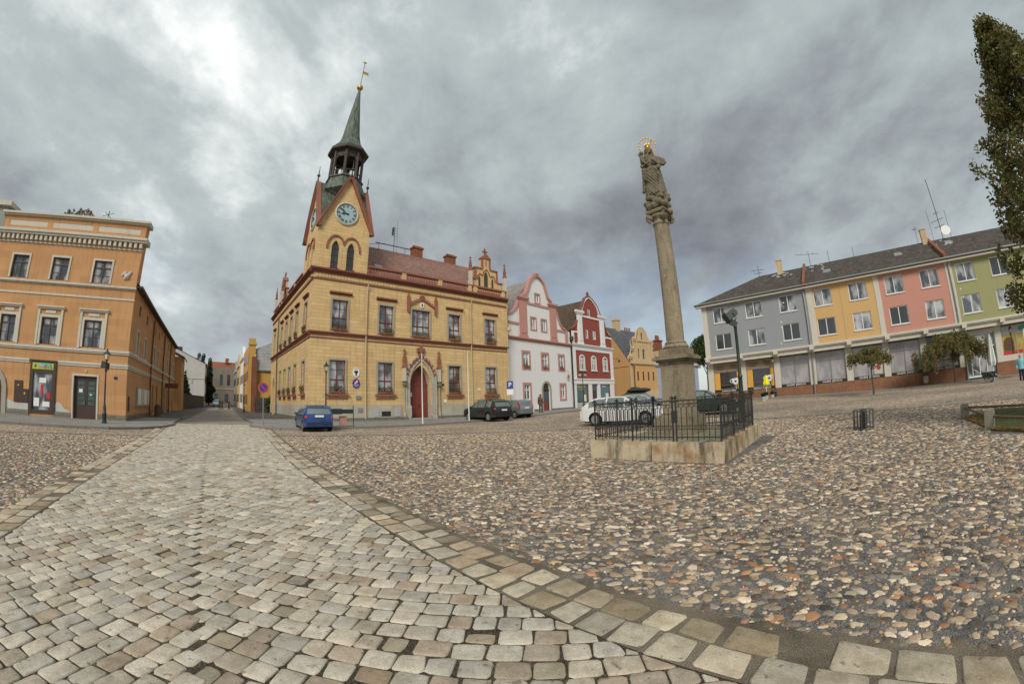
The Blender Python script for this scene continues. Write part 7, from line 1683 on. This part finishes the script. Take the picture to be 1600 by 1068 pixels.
# ================================================================ PEOPLE
M_SKIN=simple('skin',(.50,.30,.21),.6,.3,0,.05)
def person(name,label,loc,rz,h,pose,clothes,hair=None):
    """body grown as one skin from a joint skeleton; clothes are shells over it. x = right, -y = facing"""
    t=thing(name,label,'person',loc,rz); s=h/1.75
    J={'pel':(0,0,.95),'spi':(0,.01,1.15),'che':(0,0,1.35),'nec':(0,-.01,1.50),'hea':(0,-.02,1.58),'top':(0,-.02,1.70),
       'shl':(-.18,0,1.42),'shr':(.18,0,1.42),'ell':(-.25,.03,1.13),'elr':(.25,.03,1.13),'wrl':(-.26,-.06,.90),'wrr':(.26,-.06,.90),'hal':(-.26,-.08,.82),'har':(.26,-.08,.82),
       'hil':(-.09,0,.92),'hir':(.09,0,.92),'knl':(-.1,-.03,.50),'knr':(.1,-.03,.50),'anl':(-.1,.02,.09),'anr':(.1,.02,.09),'tol':(-.11,-.14,.03),'tor':(.11,-.14,.03)}
    J.update(pose); Rr={'pel':.13,'spi':.12,'che':.14,'nec':.05,'hea':.085,'top':.07,'shl':.06,'shr':.06,'ell':.042,'elr':.042,'wrl':.028,'wrr':.028,'hal':.032,'har':.032,'hil':.09,'hir':.09,'knl':.058,'knr':.058,'anl':.04,'anr':.04,'tol':.032,'tor':.032}
    E=[('pel','spi'),('spi','che'),('che','nec'),('nec','hea'),('hea','top'),('che','shl'),('che','shr'),('shl','ell'),('shr','elr'),('ell','wrl'),('elr','wrr'),('wrl','hal'),('wrr','har'),('pel','hil'),('pel','hir'),('hil','knl'),('hir','knr'),('knl','anl'),('knr','anr'),('anl','tol'),('anr','tor')]
    names=list(J); V=[Vector(J[n])*s for n in names]; rr=[Rr[n]*s for n in names]; ed=[(names.index(a),names.index(b)) for a,b in E]
    for side in ('l','r'):        # five separate fingers, curled a little
        hI=names.index('ha'+side); hv=V[hI]; sg=-1 if side=='l' else 1
        for k in range(5):
            off=Vector((sg*.004,(-.028+.014*k)*s,-.045*s)) if k<4 else Vector((-sg*.03*s,-.035*s,-.005*s))
            ln=(.035,.042,.040,.032,.03)[k]*s; i0=len(V); V+= [hv+off*.7,hv+off+Vector((-sg*.012*s,-.004,-ln if k<4 else -ln*.8))]; rr+=[.0095*s,.0075*s]; ed+=[(hI,i0),(i0,i0+1)]
    me=bpy.data.meshes.new('body'); me.from_pydata([tuple(v) for v in V],ed,[]); o=bpy.data.objects.new('body',me); COL.objects.link(o); o.parent=t; me.materials.append(M_SKIN)
    sk=o.modifiers.new('skin','SKIN'); 
    if not me.skin_vertices: 
        bm=bmesh.new(); bm.from_mesh(me); bm.verts.layers.skin.verify(); bm.to_mesh(me); bm.free()
    for i,v in enumerate(me.skin_vertices[0].data): v.radius=(rr[i],rr[i]); v.use_root=(i==0)
    sk.use_smooth_shade=True; ss=o.modifiers.new('sub','SUBSURF'); ss.levels=1; ss.render_levels=1
    q=lambda n:Vector(J[n])*s
    hd=q('hea'); m=MB(); c=hd+Vector((0,-.005,.035*s)); m.ball(tuple(c),.098*s,14,10,1.2,.86,1.0); m.ball(tuple(c+Vector((0,-.105*s,-.015*s))),.017*s,6,5,1.5); m.ball(tuple(c+Vector((-.085*s,0,-.01))),.02*s,6,5,1.5,.5); m.ball(tuple(c+Vector((.085*s,0,-.01))),.02*s,6,5,1.5,.5)
    f=m.build('face',M_SKIN,o,smooth=True); m=MB()
    for dx in (-.032,.032): m.ball(tuple(c+Vector((dx*s,-.088*s,.01*s))),.011*s,6,4,.7)
    m.box(c.x-.025*s,c.x+.025*s,c.y-.096*s,c.y-.085*s,c.z-.058*s,c.z-.048*s); m.build('eyes_and_mouth',M_DOORB,f)
    for kind,mt in clothes:
        m=MB()
        if kind in ('coat','jacket','top'):
            low={'coat':.74,'jacket':.84,'top':.90}[kind]
            rings=[(low,.185,.14),(.95,.175,.13),(1.12,.17,.125),(1.3,.19,.135),(1.42,.185,.12),(1.48,.10,.085),(1.52,.065,.065)]
            if kind=='jacket' : rings=[(z,a*1.12,b*1.2) for z,a,b in rings]
            cxs=lambda z: q('che').x*min(1,max(0,(z-.9)/.45)) ; cys=lambda z:(q('che').y)*min(1,max(0,(z-.9)/.45))
            R_=[[(cxs(z)+a*s*math.cos(2*math.pi*k/18)*(1+.02*math.sin(5*k)),cys(z)+b*s*math.sin(2*math.pi*k/18),z*s) for k in range(18)] for z,a,b in rings]
            for i in range(len(R_)-1):
                for k in range(18): m.face([R_[i][k],R_[i][(k+1)%18],R_[i+1][(k+1)%18],R_[i+1][k]])
            for sd in 'lr': m.tube([q('sh'+sd),(q('sh'+sd)+q('el'+sd))/2,q('el'+sd),(q('el'+sd)+q('wr'+sd))/2,q('wr'+sd)],.072*s,10,.045*s)
        if kind=='trousers':
            for sd in 'lr': m.tube([q('hi'+sd)+Vector((0,0,.03)),(q('hi'+sd)+q('kn'+sd))/2,q('kn'+sd),(q('kn'+sd)+q('an'+sd))/2,q('an'+sd)+Vector((0,0,-.02))],.10*s,10,.058*s)
        if kind=='shoes':
            for sd in 'lr': a=q('to'+sd); b=q('an'+sd); m.ball(tuple((a+b)/2+Vector((0,0,-.01*s))),.09*s,10,6,.5,.55,1.35)
        if kind=='hat': m.lathe([(.15*s,0),(.16*s,.012),(.105*s,.02),(.10*s,.09*s),(.08*s,.11*s),(0,.1*s)],tuple(hd+Vector((0,0,.10*s))),16)
        if kind=='cap': m.lathe([(.10*s,0),(.098*s,.05*s),(.06*s,.08*s),(0,.085*s)],tuple(hd+Vector((0,0,.08*s))),16)
        if kind=='hair': m.ball(tuple(hd+Vector((0,.018*s,.055*s))),.108*s,14,10,1.12,.92,.98)
        m.build(kind,mt,t,smooth=50)
    return t
F=lambda n,c,r=.85:simple(n,c,r,.2,0,.15,6)
px_,py_=2.65,40.5
man=person('person','man in brown coat and dark hat carrying a white bag past the white house door',(px_,py_,g(px_,py_)+.12),150,1.80,{'elr':(.24,.05,1.12),'wrr':(.27,-.10,.90),'har':(.27,-.13,.83),'knl':(-.1,-.10,.50),'anl':(-.1,-.08,.10),'tol':(-.11,-.24,.05),'anr':(.1,.12,.10),'tor':(.1,-.02,.03)},[('coat',F('brown tweed coat',(.10,.075,.05))),('trousers',F('olive trousers',(.09,.08,.06))),('shoes',M_BLACK),('hat',F('dark hat',(.03,.03,.03))),('hair',F('grey hair',(.2,.19,.18)))])
c,s=math.cos(R(150)),math.sin(R(150)); hx,hy=.27*1.03*c+.13*1.03*s,.27*1.03*s-.13*1.03*c
bg=thing('carrier_bag','white plastic carrier bag hanging from the hand of the man in the hat','bag',(px_+hx,py_+hy,g(px_,py_)+.12+.80),60); m=MB(); m.prism([(-.05,0),(.05,0),(.14,-.18),(.17,-.42),(-.15,-.44),(-.13,-.2)],-.06,.06); m.build('bag',M_PAPER,bg); m=MB(); m.tube([(-.04,0,0),(0,0,.06),(.04,0,0)],.008,5); m.build('handles',M_PAPER,bg)
person('person','woman in a light blue jacket and dark trousers walking near the right border',(28.7,11.95,0),-70,1.62,{'knl':(-.09,-.12,.50),'anl':(-.1,-.12,.10),'tol':(-.11,-.28,.06),'anr':(.1,.14,.10),'tor':(.1,.0,.03),'wrl':(-.28,-.16,.92),'hal':(-.28,-.2,.85)},[('jacket',F('light blue jacket',(.22,.50,.58))),('trousers',F('dark navy trousers',(.03,.025,.05))),('shoes',M_PAPER),('hair',F('reddish fair hair',(.38,.20,.10)))])
for x,y,h,lb,cc in ((-52.2,60.3,1.78,'distant walker in black, left one of the pair in the side street',(.03,.03,.035)),(-51.7,60.5,1.74,'distant walker in black, right one of the pair in the side street',(.035,.03,.03)),(-50.5,61.0,1.7,'distant walker in dark red alone by the right kerb of the side street',(.09,.03,.03))):
    person('person',lb,(x,y,g(x,y)+.012),-20,h,{'knl':(-.09,-.1,.5),'anl':(-.1,-.05,.1),'anr':(.1,.12,.1)},[('jacket',F('dark jacket',cc)),('trousers',F('dark trousers',(.03,.03,.035))),('shoes',M_BLACK),('hair',F('dark hair',(.05,.035,.025)))])

# ================================================================ THINGS BEFORE THE APARTMENT ROW
def parasol(x,y,lb,h=3.4,mat=None,z0=1.2,r=.2,stripe=False,name='closed_parasol'):
    t=thing(name,lb,'parasol',(x,y,g(x,y)),0); m=MB(); m.tube([(0,0,0),(0,0,h)],.03,8); m.build('pole',M_WINW,t); m=MB(); m.lathe([(.32,0),(.32,.06),(.08,.1),(.05,.3)],(0,0,0),10); m.build('base',M_ZINC if stripe else M_WOOD,t)
    m=MB(); n=14; R_=[]
    for z,rr in ((z0,r*.75),(z0+(h-z0)*.12,r*1.0),(z0+(h-z0)*.45,r*.75),(z0+(h-z0)*.55,r*.62),(z0+(h-z0)*.85,r*.4),(h+.05,.03)): R_.append([((rr*(1+.28*(k%2))*math.cos(2*math.pi*k/n)),(rr*(1+.28*(k%2))*math.sin(2*math.pi*k/n)),z) for k in range(n)])
    for i in range(len(R_)-1):
        for k in range(n): m.cur=(1 if stripe and k in (3,9) else 0); m.face([R_[i][k],R_[i][(k+1)%n],R_[i+1][(k+1)%n],R_[i+1][k]])
    m.build('canopy',[mat,simple('green print',(.05,.30,.15),.8)] if stripe else mat,t); return t
M_CANV=F('white canvas',(.68,.70,.66)); M_YELC=F('bright yellow canvas',(.78,.72,.02))
parasol(34.6,16.75,'closed white and green parasol beside the glazed shop entrance',3.35,M_CANV,1.1,.24,True); parasol(37.5,15.0,'closed white parasol cut by the right border',3.4,M_CANV,1.1,.24,True)
parasol(23.3,32.9,'small closed bright yellow parasol before the brick wall of the café',2.15,M_YELC,1.25,.26)
def pot(x,y,lb,s=1.0):
    t=thing('planter',lb,'planter',(x,y,g(x,y)),0,'planters before the café'); m=MB(); m.lathe([(.16*s,0),(.24*s,.36*s),(.26*s,.4*s),(.2*s,.4*s)],(0,0,0),12); m.build('pot',M_GABLE,t,smooth=35); leaves('plant',[(0,0,.55*s,.24*s,.24*s,.2*s)],260,.06,M_LEAFD,t)
pot(20.6,29.6,'planter nearest the fence corner, before the café'); pot(22.3,31.6,'middle planter, just left of the yellow parasol',.95); pot(24.0,33.0,'farthest planter, just right of the yellow parasol',.9)
CT=thing('handcart','small two-wheeled handcart with raised handle by the closed parasol','cart',(32.4,16.1,0),-62)
m=MB(); m.face([(-.45,-.35,.35),(.45,-.35,.35),(.45,.35,.35),(-.45,.35,.35)]); m.face([(-.55,-.4,.75),(-.45,-.35,.35),(.45,-.35,.35),(.55,-.4,.75)]); m.face([(-.55,.4,.75),(-.45,.35,.35),(.45,.35,.35),(.55,.4,.75)]); m.face([(-.55,-.4,.75),(-.45,-.35,.35),(-.45,.35,.35),(-.55,.4,.75)]); m.face([(.55,-.4,.75),(.45,-.35,.35),(.45,.35,.35),(.55,.4,.75)]); m.build('tub',M_GREENIRON,CT)
for s in (-1,1):
    m=MB(); q=[(.34*math.cos(k*.3491),s*.45,.34+.34*math.sin(k*.3491)) for k in range(19)]; m.tube(q,.03,6)
    for k in range(6): a=k*math.pi/6; m.tube([(.33*math.cos(a),s*.45,.34+.33*math.sin(a)),(-.33*math.cos(a),s*.45,.34-.33*math.sin(a))],.006,4)
    m.build('wheel',M_IRON,CT)
m=MB(); m.tube([(-.45,-.2,.6),(-1.1,-.2,1.05),(-1.25,0,1.15),(-1.1,.2,1.05),(-.45,.2,.6)],.02,6); m.tube([(.5,0,.5),(.9,0,.35)],.02,6); m.build('handle',M_ZINC,CT)
